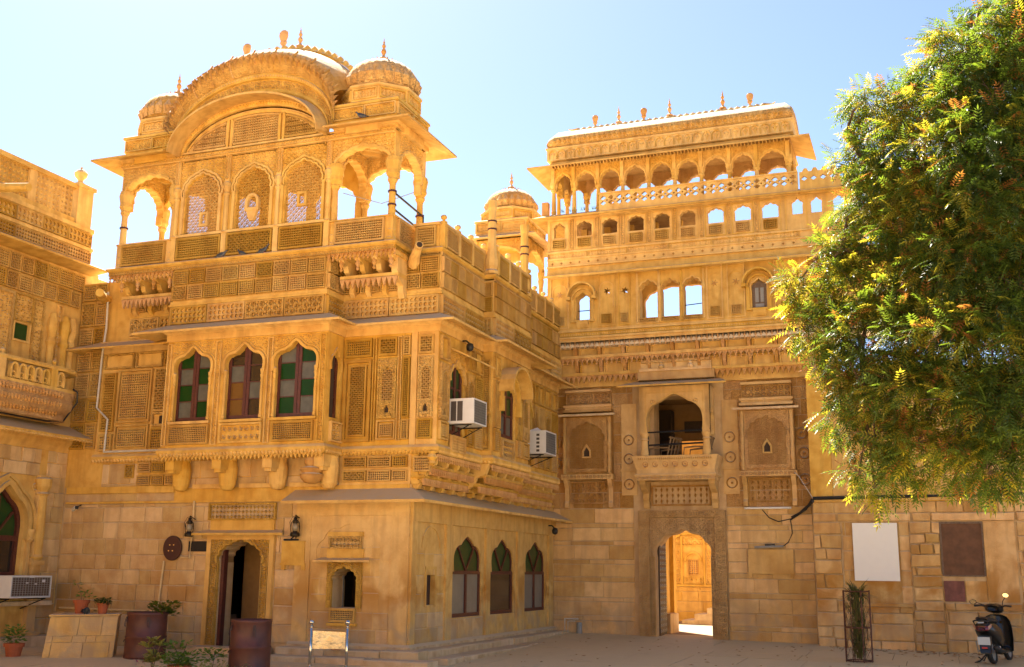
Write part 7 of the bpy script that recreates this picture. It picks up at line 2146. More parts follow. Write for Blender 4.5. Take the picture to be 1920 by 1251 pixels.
for k in range(5): box(m, FY, -7.93, -7.86, 4.14+k*0.085, 4.19+k*0.085, 0.001, 0.005)
m.build("side_vent", "grille_dark", t2)
m = MB()
m.add([(-8.2, 22.7, 4.605), (-7.85, 22.75, 4.60), (-7.9, 23.1, 4.62), (-8.2, 23.1, 4.60), (-8.0, 22.85, 4.70), (-8.08, 22.95, 4.66)], [(0, 1, 4), (1, 2, 5, 4), (2, 3, 5), (3, 0, 4, 5)])
o = m.build("crumpled_paper", "white_board"); tag(o, "crumpled white paper lying on top of the farther air conditioner", "paper")
# the dark one under the arched window of the left house
t3 = ac_unit("air_conditioner", "dark-grilled air conditioner below the arched window of the left house", -16.4, 16.55, 1.02, 0.66, 1.0, 0.40, 0, "window air conditioners", True)
m = MB(); FX = Frame((-15.74, 0, 0), (0, 1, 0))
box(m, FX, 16.48, 16.60, 1.385, 1.41, 0.015, 0.02); box(m, FX, 16.80, 16.88, 1.30, 1.35, 0.017, 0.02); box(m, FX, 16.62, 16.68, 1.26, 1.28, 0.017, 0.02); box(m, FX, 16.40, 16.46, 1.28, 1.30, 0.017, 0.02)
m.build("maker_badge", "white_plastic", t3)

# ================================================================== lanterns, signs and conduits on the mansion front
def lantern(x, z, label):
    t = thing("hurricane_lantern", label, "lantern", (x, 17.72, z), "wall lanterns beside the carved doorway")
    y = 17.72
    m = MB(); lathe(m, x, y, z, [(0.075, 0), (0.085, 0.015), (0.085, 0.06), (0.045, 0.085), (0.05, 0.10)], 14); m.build("oil_tank", "lantern_metal", t, True)
    m = MB(); lathe(m, x, y, z+0.10, [(0.04, 0), (0.062, 0.05), (0.058, 0.10), (0.035, 0.14)], 12); m.build("glass_chimney", "lantern_glass", t, True)
    m = MB(); lathe(m, x, y, z+0.24, [(0.04, 0), (0.055, 0.01), (0.045, 0.03), (0.05, 0.05), (0.03, 0.07), (0.035, 0.10), (0.01, 0.12)], 12); m.build("hood", "lantern_metal", t, True)
    m = MB()
    for s in (-1, 1): tube(m, [(x+s*0.075, y, z+0.04), (x+s*0.095, y, z+0.15), (x+s*0.085, y, z+0.25), (x+s*0.04, y, z+0.30)], 0.008, 5)
    m.build("side_tubes", "lantern_metal", t)
    m = MB(); tube(m, [(x-0.085, y+0.0, z+0.12), (x-0.12, y, z+0.26), (x-0.06, y, z+0.36), (x, y, z+0.375), (x+0.05, y, z+0.34), (x+0.085, y, z+0.15)], 0.005, 4); m.build("wire_handle", "lantern_metal", t)
    m = MB(); tube(m, [(x, 17.89, z+0.33), (x, y, z+0.39), (x, y, z+0.35)], 0.009, 5); m.build("wall_hook", "lantern_metal", t)
    return t
lantern(-13.18, 2.17, "dark hurricane lantern hanging above the black blank sign, left of the doorway")
lantern(-10.87, 2.17, "dark hurricane lantern hanging above the blank stone plaque, right of the doorway")
t = thing("picture_light", "small black lamp arm fixed above the blank plaque right of the doorway", "lamp", (-11.0, 17.8, 2.08), "black lamp bars over plaques")
m = MB(); tube(m, [(-11.08, 17.70, 2.115), (-10.78, 17.70, 2.115)], 0.018, 6); m.build("lamp_bar", "iron_black", t)
m = MB(); tube(m, [(-10.93, 17.87, 2.14), (-10.90, 17.80, 2.20), (-10.93, 17.70, 2.13)], 0.014, 5); lathe(m, -10.88, 17.82, 2.17, [(0.01, 0), (0.04, 0.02), (0.045, 0.05), (0.02, 0.08)], 8); m.build("lamp_arm", "iron_black", t)
m = MB(); box(m, A0, -13.26, -12.78, 1.90, 2.09, 0.04, 0.06); o = m.build("blank_sign", "blank_black"); tag(o, "plain black rectangular sign board on the stone wall left of the doorway", "sign")
t = thing("round_sign", "maroon round plate with four brass studs on the left stone wall", "sign", (-13.62, 17.84, 1.74))
m = MB(); F = Frame((0, 17.84, 0), (1, 0, 0))
dk = [(-13.62+0.205*math.cos(2*PI*k/28), 1.96+0.235*math.sin(2*PI*k/28)) for k in range(28)]
plate(m, F, dk, [], -0.02, 0.02); m.build("plate", "maroon_disc", t)
for a, b in ((-13.67, 2.02), (-13.58, 2.02), (-13.69, 1.91), (-13.60, 1.91)):
    m = MB(); lathe(m, a, 17.815, b-0.012, [(0.006, 0), (0.013, 0.006), (0.013, 0.018), (0.006, 0.024)], 8); m.build("stud", "brass", t)
m = MB()
yy = 17.84
for seg in ([(-13.20, yy, 2.85), (-13.20, yy, 2.50)], [(-13.20, yy, 2.16), (-13.22, yy, 1.78), (-13.42, yy, 1.79)], [(-13.80, yy, 1.72), (-13.86, yy, 0.78)], [(-13.86, yy, 0.78), (-16.2, yy, 0.80)]):
    tube(m, seg, 0.020, 6)
o = m.build("cable_conduit", "cream_conduit"); tag(o, "cream plastic conduit running over the stone wall round the maroon plate", "conduit")
m = MB(); tube(m, [(-15.62, 17.75, 7.15), (-15.66, 17.83, 6.4), (-15.70, 17.83, 5.9)], 0.022, 6); tube(m, [(-15.70, 17.83, 5.9), (-15.72, 17.83, 4.75), (-15.42, 17.83, 4.50), (-15.44, 17.83, 3.84)], 0.022, 6); tube(m, [(-15.44, 17.82, 3.845), (-13.75, 17.82, 3.845)], 0.022, 6)
o = m.build("drain_pipe", "white_pipe"); tag(o, "thin white pipe zigzagging down the wall between the left house and the mansion", "pipe")

# ================================================================== cables and lights on the gate wall
def fluorescent(x0, x1, z, label, parent=None):
    t = thing("tube_light", label, "light", ((x0+x1)/2, 25.8, z))
    m = MB(); xbox(m, x0, x1, 25.80, 25.87, z, z+0.045); m.build("housing", "white_plastic", t)
    m = MB(); tube(m, [(x0+0.04, 25.775, z+0.02), (x1-0.04, 25.775, z+0.02)], 0.02, 8); m.build("tube", "white_board", t)
fluorescent(-4.0, -2.95, 3.045, "long white tube light under the right blind oriel")
t = thing("plaque_lamp", "slim grey strip lamp above the blank plaque on the gate wall", "lamp", (-3.45, 25.75, 2.18), "black lamp bars over plaques")
m = MB(); tube(m, [(-3.78, 25.68, 2.185), (-3.14, 25.68, 2.21)], 0.028, 6); m.build("lamp_bar", "grille_grey", t)
m = MB(); xbox(m, -3.55, -3.35, 25.68, 25.87, 2.21, 2.26); m.build("lamp_arm", "iron_black", t)
m = MB()
tube(m, [(-2.42, 25.30, 3.18), (-2.55, 25.6, 3.10), (-2.75, 25.78, 2.95), (-2.98, 25.83, 2.80)], [0.035, 0.03, 0.03, 0.02], 6)
tube(m, [(-2.44, 25.3, 3.22), (-2.6, 25.6, 3.02), (-2.95, 25.8, 2.86)], 0.02, 5)
tube(m, [(-2.42, 25.30, 3.25), (-1.0, 25.30, 3.27), (1.0, 25.30, 3.26), (3.0, 25.3, 3.34), (6, 25.3, 3.3)], 0.028, 6)
tube(m, [(-2.42, 25.31, 3.22), (-0.5, 25.31, 3.24), (1.5, 25.31, 3.29), (4.0, 25.31, 3.30)], 0.018, 5)
o = m.build("black_cable", "black_rubber"); tag(o, "thick black cable bundle running along the right wall's ledge onto the gate wall", "cable")
m = MB()
tube(m, [(-2.98, 25.84, 2.80), (-2.95, 25.84, 2.5), (-3.05, 25.84, 2.3), (-3.16, 25.78, 2.21)], 0.010, 4)
tube(m, [(-2.98, 25.84, 2.82), (-3.25, 25.82, 2.76), (-3.45, 25.82, 2.85), (-3.6, 25.84, 3.03)], 0.010, 4)
o = m.build("thin_wire", "black_rubber"); tag(o, "thin dark wire looping down the gate wall to the plaque lamp", "wire")
m = MB(); tube(m, [(-2.42, 25.28, 3.25), (-2.72, 25.5, 3.75), (-2.82, 25.6, 3.85)], 0.008, 4); o = m.build("stay_wire", "white_pipe"); tag(o, "short pale wire stretched from the right oriel sill to the right wall", "wire")
m = MB(); tube(m, [(-8.90, 18.5, 8.85), (-9.6, 18.2, 8.55), (-10.12, 17.6, 8.62)], 0.008, 4); o = m.build("sagging_wire", "grille_grey"); tag(o, "thin wire sagging between columns inside the right domed kiosk", "wire")

# pipe stub and valve on the ground by the gate wall
t = thing("standpipe", "low bent white water pipe at the foot of the gate wall, left", "pipe", (-8.3, 25.7, 0.2))
m = MB(); tube(m, [(-8.25, 25.6, 0.1), (-8.25, 25.6, 0.52), (-7.92, 25.6, 0.52)], 0.022, 6); tube(m, [(-8.18, 25.62, 0.1), (-8.18, 25.62, 0.46), (-8.0, 25.62, 0.47)], 0.015, 6); m.build("pipe", "white_pipe", t)
m = MB(); lathe(m, -7.90, 25.62, 0.12, [(0.07, 0), (0.07, 0.3), (0.06, 0.32)], 10); m.build("pipe_stub", "grille_grey", t)

# camera and lamp under the side eaves
def cctv(x, y, z, label):
    t = thing("security_camera", label, "camera", (x, y, z), "small dark cameras under the eaves")
    m = MB(); lathe(m, x, y, z, [(0.02, -0.09), (0.065, -0.06), (0.075, 0.0), (0.06, 0.05), (0.02, 0.07)], 10); m.build("camera_head", "black_rubber", t, True)
    m = MB(); tube(m, [(x, y, z+0.05), (x-0.08, y, z+0.12), (x-0.16, y, z+0.12)], 0.018, 5); m.build("camera_arm", "iron_black", t)
cctv(-7.98, 18.9, 5.75, "small dark dome camera under the upper eave above the nearer air conditioner")
cctv(-8.40, 25.3, 2.55, "small dark camera under the lower eave at the far end of the side wall")
t = thing("wall_camera", "small grey camera on the stone wall of the left corner", "camera", (-15.9, 17.75, 2.75), "small dark cameras under the eaves")
m = MB(); tube(m, [(-15.98, 17.72, 2.70), (-15.86, 17.66, 2.74)], 0.04, 8); m.build("camera_head", "white_pipe", t)
m = MB(); tube(m, [(-15.93, 17.88, 2.80), (-15.92, 17.72, 2.74)], 0.014, 5); lathe(m, -15.84, 17.66, 2.71, [(0.03, 0), (0.035, 0.03), (0.03, 0.06)], 8); m.build("camera_bracket", "black_rubber", t)
# carved stone lamp bowl hanging under the bay
t = thing("hanging_bowl", "reddish turned stone bowl hanging under the three-window bay, at its right end", "bowl", (-10.42, 17.5, 3.1))
m = MB(); lathe(m, -10.42, 17.45, 3.10, [(0.05, 0), (0.13, 0.02), (0.20, 0.10), (0.21, 0.17), (0.15, 0.19), (0.22, 0.24), (0.21, 0.28), (0.10, 0.31), (0.13, 0.36), (0.14, 0.42), (0.11, 0.47), (0.12, 0.53)], 14); m.build("bowl", "sandstone_pendant", t, True)

# ================================================================== pigeons
def pigeon(x, y, z, yaw, label, up=0.0, s=0.66):
    t = thing("pigeon", label, "pigeon", (x, y, z), "pigeons perched on the mansion ledges")
    c, sn = math.cos(yaw), math.sin(yaw)
    def P(f, l, h): return (x+(f*c-l*sn)*s, y+(f*sn+l*c)*s, z+h*s)
    m = MB()
    rings = [(-0.17, 0.035, 0.006, 0.03), (-0.12, 0.05, 0.02, 0.045), (-0.05, 0.07, 0.05, 0.062), (0.02, 0.085, 0.066, 0.07), (0.08, 0.11+up*0.3, 0.052, 0.055), (0.11, 0.15+up*0.5, 0.032, 0.034), (0.125, 0.18+up*0.6, 0.026, 0.026), (0.145, 0.195+up*0.6, 0.026, 0.024), (0.165, 0.19+up*0.6, 0.012, 0.012)]
    vs = []; fs = []
    for f, h, rw_, rh in rings:
        for k in range(10):
            a = 2*PI*k/10
            vs.append(P(f, rw_*math.cos(a), h+rh*math.sin(a)-0.0))
    for i in range(len(rings)-1):
        for k in range(10): fs.append((i*10+k, i*10+(k+1) % 10, (i+1)*10+(k+1) % 10, (i+1)*10+k))
    fs.append(tuple(range(10))); fs.append(tuple(reversed(range(80, 90))))
    m.add(vs, fs); m.build("body", "pigeon_grey", t, True)
    for q in (-1, 1):
        m = MB()
        m.add([P(0.07, q*0.055, 0.13), P(0.0, q*0.078, 0.13), P(-0.12, q*0.05, 0.08), P(-0.19, q*0.02, 0.05), P(-0.08, q*0.070, 0.05), P(0.03, q*0.074, 0.06)], [(0, 1, 5), (1, 2, 4, 5), (2, 3, 4)])
        m.build("wing", "pigeon_dark", t)
    m = MB(); m.add([P(-0.14, 0.03, 0.045), P(-0.14, -0.03, 0.045), P(-0.25, -0.035, 0.02), P(-0.25, 0.035, 0.02), P(-0.2, 0, 0.005)], [(0, 1, 2, 3), (0, 4, 1), (2, 1, 4), (3, 2, 4), (0, 3, 4)]); m.build("tail", "pigeon_dark", t)
    m = MB(); m.add([P(0.165, 0.008, 0.195+up*0.6), P(0.165, -0.008, 0.195+up*0.6), P(0.195, 0, 0.18+up*0.6), P(0.165, 0, 0.18+up*0.6)], [(0, 1, 2), (1, 3, 2), (3, 0, 2)]); m.build("beak", "black_rubber", t)
    m = MB()
    for q in (-1, 1): tube(m, [P(0.02, q*0.02, 0.03), P(0.025, q*0.02, 0.0)], 0.006, 4)
    m.build("legs", "reflector_red", t)
pigeon(-12.49, 17.20, 7.455, 0.1, "leftmost of the three grey pigeons below the hall screens, crouching with white wing bar")
pigeon(-12.05, 17.20, 7.455, PI-0.2, "dark grey pigeon crouching in the middle of the three below the hall screens", s=0.6)
pigeon(-11.55, 17.20, 7.455, 0.15, "rightmost pigeon below the hall screens, standing upright", 0.1)
pigeon(-9.45, 16.96, 9.80, PI, "dark pigeon resting on the eave of the right domed kiosk")

# ================================================================== things in front of the mansion
def potmesh(m, x, y, z, r, h):
    lathe(m, x, y, z, [(r*0.68, 0), (r*0.92, h*0.78), (r*1.06, h*0.78), (r*1.10, h), (r*0.98, h), (r*0.90, h*0.86)], 18)
def leaves(parent, x, y, z, n, R, H, size, mat, rnd, name="leaves", droop=0.3, blade=False):
    m = MB()
    for i in range(n):
        a = rnd.random()*2*PI; q = rnd.random()**0.6
        px, py, pz = x+R*q*math.cos(a), y+R*q*math.sin(a), z+H*rnd.random()
        if blade: px, py, pz = x+0.02*math.cos(a), y+0.02*math.sin(a), z+H*0.15*rnd.random()
        t = Vector((math.cos(a), math.sin(a), rnd.uniform(0.2, 1.6) if blade else rnd.uniform(-droop, 0.8))).normalized()
        s = t.cross(Vector((rnd.random()-.5, rnd.random()-.5, 1))).normalized()
        L = size*(0.6+0.8*rnd.random()); w = L*(0.13 if blade else 0.30)
        p = Vector((px, py, pz)); tip = p+t*L-Vector((0, 0, L*0.3 if blade else 0))
        mid_ = p+t*L*0.5
        m.add([p, mid_+s*w, tip, mid_-s*w], [(0, 1, 2, 3)])
    return m.build(name, mat, parent, kind="stuff")
rp_ = random.Random(77)
# stone block bench with two pots and a camera-like black fitting
t = thing("stone_pedestal", "waist-high sloping block of mortared sandstone with two flowerpots on top", "pedestal", (-14.1, 16.3, 0))
m = MB(); box(m, Frame((0, 15.95, 0), (1, 0, 0)), -14.72, -13.62, -0.05, 0.80, -0.8, 0.0)
PU, PV = Vector((math.cos(0.60), math.sin(0.60), 0)), Vector((-math.sin(0.60), math.cos(0.60), 0)); PO = Vector((-14.08, 16.12, 0))
def PQ(a, b, h): q_ = PO+PU*a+PV*b; return (q_.x, q_.y, h)
vs = [PQ(-.60, -.28, -.02), PQ(.56, -.28, -.02), PQ(.56, .28, -.02), PQ(-.60, .28, -.02), PQ(-.52, -.20, .74), PQ(.60, -.20, .76), PQ(.60, .28, .76), PQ(-.52, .28, .74)]
m = MB(); m.add(vs, [(0, 1, 5, 4), (1, 2, 6, 5), (2, 3, 7, 6), (3, 0, 4, 7), (4, 5, 6, 7)]); m.build("core", "mortar", t)
def ped(u0, u1, w0, w1):
    def Q(u, w, o):
        a = Vector(vs[0]).lerp(Vector(vs[1]), u); b = Vector(vs[4]).lerp(Vector(vs[5]), u); p = a.lerp(b, w)-PV*o; return (p.x, p.y, p.z)
    g = 0.006
    P = [Q(u0+g, w0+g, -0.01), Q(u1-g, w0+g, -0.01), Q(u1-g, w1-g, -0.01), Q(u0+g, w1-g, -0.01)]
    P += [Q(u0+g, w0+g, 0.02), Q(u1-g, w0+g, 0.02), Q(u1-g, w1-g, 0.02), Q(u0+g, w1-g, 0.02)]
    m = MB(); m.add(P, [(4, 5, 6, 7), (0, 1, 5, 4), (1, 2, 6, 5), (2, 3, 7, 6), (3, 0, 4, 7)]); m.build("stone", "plaster_stone", t)
for r_ in (((0, .10), (.10, .55), (.55, .93), (.93, 1)), ((0, .10), (.10, .38), (.38, .58), (.58, .72), (.72, 1)), ((0, .44), (.44, .78), (.78, 1))):
    k = {4: (0, .44), 5: (.44, .58), 3: (.58, 1.0)}[len(r_)]
    for a, b in r_: ped(a, b, *k)
m = MB(); m.add([PQ(-.54, -.24, .745), PQ(.62, -.24, .765), PQ(.62, .30, .765), PQ(-.54, .30, .745), PQ(-.54, -.24, .775), PQ(.62, -.24, .79), PQ(.62, .30, .79), PQ(-.54, .30, .775)], [(4, 5, 6, 7), (0, 1, 5, 4), (1, 2, 6, 5), (2, 3, 7, 6), (3, 0, 4, 7)]); m.build("top_slab", "plaster_stone", t)
t = thing("potted_plant", "larger terracotta pot with a thin sparse plant on the stone pedestal", "potted plant", (-14.30, 16.28, 0.78), "potted plants in terracotta pots")
m = MB(); potmesh(m, -14.30, 16.28, 0.775, 0.135, 0.24); m.build("pot", "terracotta", t)
m = MB(); lathe(m, -14.30, 16.28, 0.97, [(0.125, 0), (0.02, 0.01)], 12); tube(m, [(-14.30, 16.28, 0.97), (-14.32, 16.28, 1.12), (-14.42, 16.28, 1.28)], 0.005, 4); tube(m, [(-14.28, 16.28, 0.97), (-14.22, 16.28, 1.15)], 0.005, 4); m.build("stem", "bark", t)
leaves(t, -14.20, 16.28, 1.05, 46, 0.14, 0.16, 0.06, "plant_green", rp_); leaves(t, -14.44, 16.28, 1.22, 16, 0.07, 0.14, 0.07, "plant_pale", rp_)
t = thing("potted_plant", "smaller terracotta pot with a bushy low plant, right end of the pedestal", "potted plant", (-13.82, 16.28, 0.79), "potted plants in terracotta pots")
m = MB(); potmesh(m, -13.82, 16.28, 0.785, 0.10, 0.19); m.build("pot", "terracotta", t)
leaves(t, -13.82, 16.28, 0.95, 190, 0.13, 0.10, 0.055, "leaf_dark", rp_)
t = thing("black_spotlight", "black round-ended spotlight lying between the two pots on the pedestal", "spotlight", (-14.08, 16.15, 0.80))
m = MB(); tube(m, [(-14.18, 16.2, 0.83), (-14.05, 16.12, 0.83)], 0.035, 10); tube(m, [(-14.05, 16.12, 0.83), (-14.00, 16.09, 0.84)], [0.055, 0.06], 12); m.build("lamp_body", "black_rubber", t)
m = MB(); tube(m, [(-13.999, 16.089, 0.84), (-13.99, 16.084, 0.84)], 0.04, 10); m.build("lens", "dark_glass", t)
t = thing("potted_plant", "terracotta pot with a grey-green plant cut by the left edge of the picture", "potted plant", (-14.95, 15.5, 0.0), "potted plants in terracotta pots")
m = MB(); potmesh(m, -14.98, 15.5, 0.02, 0.16, 0.27); m.build("pot", "terracotta", t)
leaves(t, -14.98, 15.5, 0.28, 150, 0.16, 0.30, 0.08, "plant_green", rp_)

def barrel(x, y, r, h, label):
    t = thing("rusty_drum", label, "drum", (x, y, 0), "maroon steel drums used as planters")
    z = ground_z(x, y)-0.01
    m = MB(); lathe(m, x, y, z, [(r, 0), (r, h*0.06), (r*0.985, h*0.07), (r*0.975, h*0.44), (r*0.995, h*0.455), (r*0.995, h*0.48), (r*0.965, h*0.49), (r*0.955, h*0.93), (r*0.98, h*0.95), (r*0.985, h), (r*0.93, h), (r*0.92, h*0.94)], 40); b = m.build("drum_body", "drum_paint", t, True)
    m = MB(); lathe(m, x, y, z+h*0.92, [(r*0.93, 0), (0.02, 0.005)], 24); m.build("soil", "bark", t)
    for a in (-2.15, -0.85):
        m = MB()
        cx, cy = x+(r*0.985)*math.cos(a), y+(r*0.985)*math.sin(a)
        F = Frame((cx, cy, 0), (-math.sin(a), math.cos(a), 0))
        box(m, F, -0.022, 0.022, z+h*0.80, z+h*0.90, 0, 0.012); tube(m, [F.p(-0.02, z+h*0.86, 0.02), F.p(-0.015, z+h*0.72, 0.035), F.p(0.02, z+h*0.68, 0.03), F.p(0.02, z+h*0.86, 0.02)], 0.007, 4)
        m.build("handle", "drum_dark", t)
    m = MB(); a = -2.2; F = Frame((x+r*0.99*math.cos(a), y+r*0.99*math.sin(a), 0), (-math.sin(a), math.cos(a), 0)); tube(m, [F.p(-0.03, z+h*0.40, 0.01), F.p(0.0, z+h*0.36, 0.03), F.p(0.03, z+h*0.42, 0.01)], 0.007, 4); m.build("lug", "drum_dark", t)
    return t, z+h
t, zt_ = barrel(-12.98, 16.45, 0.355, 0.78, "maroon steel drum with green grass spilling over, left of the doorway")
leaves(t, -12.78, 16.62, zt_-0.06, 260, 0.22, 0.22, 0.09, "leaf_green", rp_, "leaves")
barrel(-10.36, 15.72, 0.335, 0.80, "maroon steel drum standing in front of the doorway's right jamb")
t = thing("croton_plant", "spiky pale yellow plant in front of the left drum", "plant", (-11.36, 14.6, 0), "low plants along the bottom edge")
m = MB()
for dx, h in ((-0.10, 0.42), (0.02, 0.30), (0.13, 0.45), (0.0, 0.5)): tube(m, [(-11.36, 14.6, 0), (-11.36+dx*0.4, 14.6, 0.25), (-11.36+dx, 14.6, h)], 0.008, 4)
m.build("stem", "bark", t)
for dx, h in ((-0.10, 0.42), (0.02, 0.30), (0.13, 0.45), (0.0, 0.5), (-0.05, 0.2), (0.06, 0.22)): leaves(t, -11.36+dx, 14.6, h-0.04, 40, 0.03, 0.1, 0.15, "plant_pale", rp_, "leaves", blade=True)
t = thing("bushy_potted_plant", "leafy green plant in a terracotta pot between the two drums", "potted plant", (-10.93, 14.7, 0), "potted plants in terracotta pots")
m = MB(); potmesh(m, -10.93, 14.7, -0.02, 0.17, 0.16); m.build("pot", "terracotta", t)
leaves(t, -10.93, 14.7, 0.14, 330, 0.24, 0.18, 0.075, "plant_green", rp_)
m = MB(); tube(m, [(-10.93, 14.7, 0.1), (-10.98, 14.7, 0.3), (-11.06, 14.7, 0.42)], 0.006, 4); tube(m, [(-10.93, 14.7, 0.1), (-10.88, 14.7, 0.3), (-10.83, 14.7, 0.46)], 0.006, 4); m.build("stem", "bark", t)
leaves(t, -10.98, 14.7, 0.36, 60, 0.18, 0.12, 0.07, "plant_green", rp_)
t = thing("tomato_like_plant", "small curly leafed plant in front of the doorway step", "plant", (-11.0, 15.6, 0), "low plants along the bottom edge")
leaves(t, -10.97, 15.6, 0.12, 120, 0.18, 0.22, 0.08, "plant_green", rp_)
m = MB(); tube(m, [(-10.97, 15.6, 0.0), (-10.94, 15.6, 0.3)], 0.006, 4); m.build("stem", "bark", t)
m = MB(); 
o = leaves(None, -10.55, 14.6, -0.02, 520, 0.80, 0.16, 0.08, "plant_pale", rp_, "ground_weeds"); tag(o, "pale green weeds spreading along the bottom edge between the drums", "weeds")
o2 = leaves(o, -11.6, 14.6, 0.12, 16, 0.12, 0.10, 0.045, "petal_pink", rp_, "pink_flowers")
# steel queue posts with a board
def post(x, y, label):
    t = thing("steel_bollard", label, "bollard", (x, y, 0), "polished steel posts holding the blank board")
    z = ground_z(x, y)-0.02
    m = MB(); tube(m, [(x, y, z), (x, y, 0.70)], 0.024, 16); m.build("shaft", "steel", t, True)
    m = MB(); lathe(m, x, y, 0.70, [(0.028, 0), (0.03, 0.01), (0.02, 0.02), (0.012, 0.03)], 14); lathe(m, x, y, 0.725, [(0.045*math.sin(PI*k/8), 0.045-0.045*math.cos(PI*k/8)) for k in range(9)], 16); m.build("ball_cap", "steel", t, True)
    m = MB(); lathe(m, x, y, z, [(0.14, 0), (0.14, 0.01), (0.04, 0.03)], 18); m.build("foot", "steel", t, True)
post(-9.36, 15.9, "polished steel post holding the left side of the blank board")
post(-8.82, 16.10, "polished steel post holding the right side of the blank board")
m = MB()
fl_ = random.Random(8)
m2 = MB()
for k in range(420):
    x_, y_ = fl_.uniform(-8, 3.5), fl_.uniform(15.5, 25.2)
    if fl_.random() < 0.5: y_ = 25.3-abs(fl_.gauss(0, 0.5)); x_ = fl_.uniform(-2.3, 3)
    z_ = ground_z(x_, y_)+0.006; a_ = fl_.random()*6.28; l_ = 0.03+0.03*fl_.random()
    c_, s_ = math.cos(a_)*l_, math.sin(a_)*l_
    m2.add([(x_-c_, y_-s_, z_), (x_+s_*.3, y_-c_*.3, z_+0.012), (x_+c_, y_+s_, z_+0.004), (x_-s_*.3, y_+c_*.3, z_+0.01)], [(0, 1, 2, 3)])
o = m2.build('fallen_leaves', 'leaf_dry', kind='stuff'); tag(o, 'dry fallen leaves scattered on the paving by the right wall', 'leaves')
vsb = [(-9.335, 15.91, 0.36), (-8.845, 16.09, 0.36), (-8.845, 16.09, 0.62), (-9.335, 15.91, 0.64)]
m.add(vsb+[(a, b+0.012, c) for a, b, c in vsb], [(0, 1, 2, 3), (7, 6, 5, 4), (0, 4, 5, 1), (1, 5, 6, 2), (2, 6, 7, 3), (3, 7, 4, 0)])
o = m.build("blank_board", "brushed_steel_board"); tag(o, "blank reflective board held between the two steel posts", "board")
t = thing("potted_plant", "small empty-looking terracotta pot on the plinth below the small window", "potted plant", (-9.75, 17.4, 0.25), "potted plants in terracotta pots")
m = MB(); potmesh(m, -9.72, 17.35, 0.25, 0.125, 0.20); m.build("pot", "terracotta", t)
leaves(t, -9.72, 17.35, 0.42, 30, 0.07, 0.03, 0.04, "leaf_green", rp_)

# ================================================================== things at the right
m = MB(); box(m, Frame((0, 25.33, 0), (1, 0.0, 0)), -1.62, -0.70, 1.48, 2.70, 0.0, 0.025); o = m.build("white_board", "white_board"); tag(o, "large blank white board mounted in the recess of the right stone wall", "board")
t = thing("caged_palm", "dusty narrow palm growing out of a tall wire tree guard by the right wall", "plant", (-1.42, 22.3, 0))
z0 = ground_z(-1.42, 22.3)
m = MB()
for a in range(8):
    q = PI/8+a*PI/4; r = 0.25
    tube(m, [(-1.42+r*math.cos(q), 22.3+r*math.sin(q), z0), (-1.42+r*math.cos(q), 22.3+r*math.sin(q), z0+1.30)], 0.007 if a % 2 else 0.012, 4)
m.build("cage_bar", "rusty_iron", t)
for zz in (0.02, 0.62, 1.28):
    m = MB(); ring = [(-1.42+0.25*math.cos(PI/8+k*PI/4), 22.3+0.25*math.sin(PI/8+k*PI/4), z0+zz) for k in range(9)]; tube(m, ring, 0.011, 4); m.build("cage_ring", "rusty_iron", t)
m = MB()
for k in range(26):
    a = k*PI/26; 
for k in range(11):
    for s in (1, -1):
        a0 = k*2*PI/11
        pts = [(-1.42+0.245*math.cos(a0+s*q*0.5), 22.3+0.245*math.sin(a0+s*q*0.5), z0+q*0.20) for q in range(7)]
        tube(m, pts, 0.0025, 3)
m.build("wire_mesh", "rusty_iron", t, kind="stuff")
m = MB()
for k in range(900):
    a = rp_.random()*2*PI; h = rp_.random(); rr_ = 0.20*(1-0.45*abs(h-0.8))*rp_.random()
    b = Vector((-1.42+rr_*math.cos(a), 22.3+rr_*math.sin(a), z0+0.05+1.15*h))
    e = b+Vector((math.cos(a)*0.05, math.sin(a)*0.05, rp_.uniform(0.06, 0.22)))
    s = Vector((-math.sin(a), math.cos(a), 0))*0.011
    m.add([b-s, b+s, e], [(0, 1, 2)])
m.build("inner_leaves", "palm_dusty", t, kind="stuff")
m = MB()
for k in range(130):
    a = rp_.random()*2*PI; el = rp_.uniform(-0.1, 1.1); L = rp_.uniform(0.28, 0.50)
    b = Vector((-1.42+0.04*math.cos(a), 22.3+0.04*math.sin(a), z0+1.20))
    d = Vector((math.cos(a)*math.cos(el), math.sin(a)*math.cos(el), math.sin(el)))
    mm_ = b+d*L*0.55; e = b+d*L+Vector((0, 0, -0.08))
    s = Vector((-math.sin(a), math.cos(a), 0))*0.010
    m.add([b-s*0.6, b+s*0.6, mm_+s, mm_-s, e], [(0, 1, 2, 3), (3, 2, 4)])
m.build("crown_fronds", "palm_dusty", t, kind="stuff")

# ---- scooter seen from behind, leaning on its stand
sc_ = thing("motor_scooter", "black motor scooter parked with its rear towards the viewer by the right wall", "scooter", (0.80, 23.4, 0))
SZ = ground_z(0.8, 23.3)+0.0
yawS = math.radians(-16)      # points away and to the left
fw = Vector((-math.sin(yawS), math.cos(yawS), 0)); rt_ = Vector((math.cos(yawS), math.sin(yawS), 0)); upv = (Vector((0, 0, 1))-rt_*0.13).normalized()
SO = Vector((0.86, 22.95, SZ))
def S(f, l, h): return tuple(SO+fw*f+rt_*l+upv*h)
def loft(rings, n=14):
    """rings: (forward, centre height, half width, half height, exponent)"""
    m = MB(); vs = []; fs = []
    for f, h, w, hh, e in rings:
        for k in range(n):
            a = 2*PI*k/n; c, s = math.cos(a), math.sin(a)
            vs.append(S(f, w*math.copysign(abs(c)**e, c), h+hh*math.copysign(abs(s)**e, s)))
    for i in range(len(rings)-1):
        for k in range(n): fs.append((i*n+k, i*n+(k+1) % n, (i+1)*n+(k+1) % n, (i+1)*n+k))
    fs.append(tuple(range(n))); fs.append(tuple(reversed(range((len(rings)-1)*n, len(rings)*n))))
    m.add(vs, fs); return m
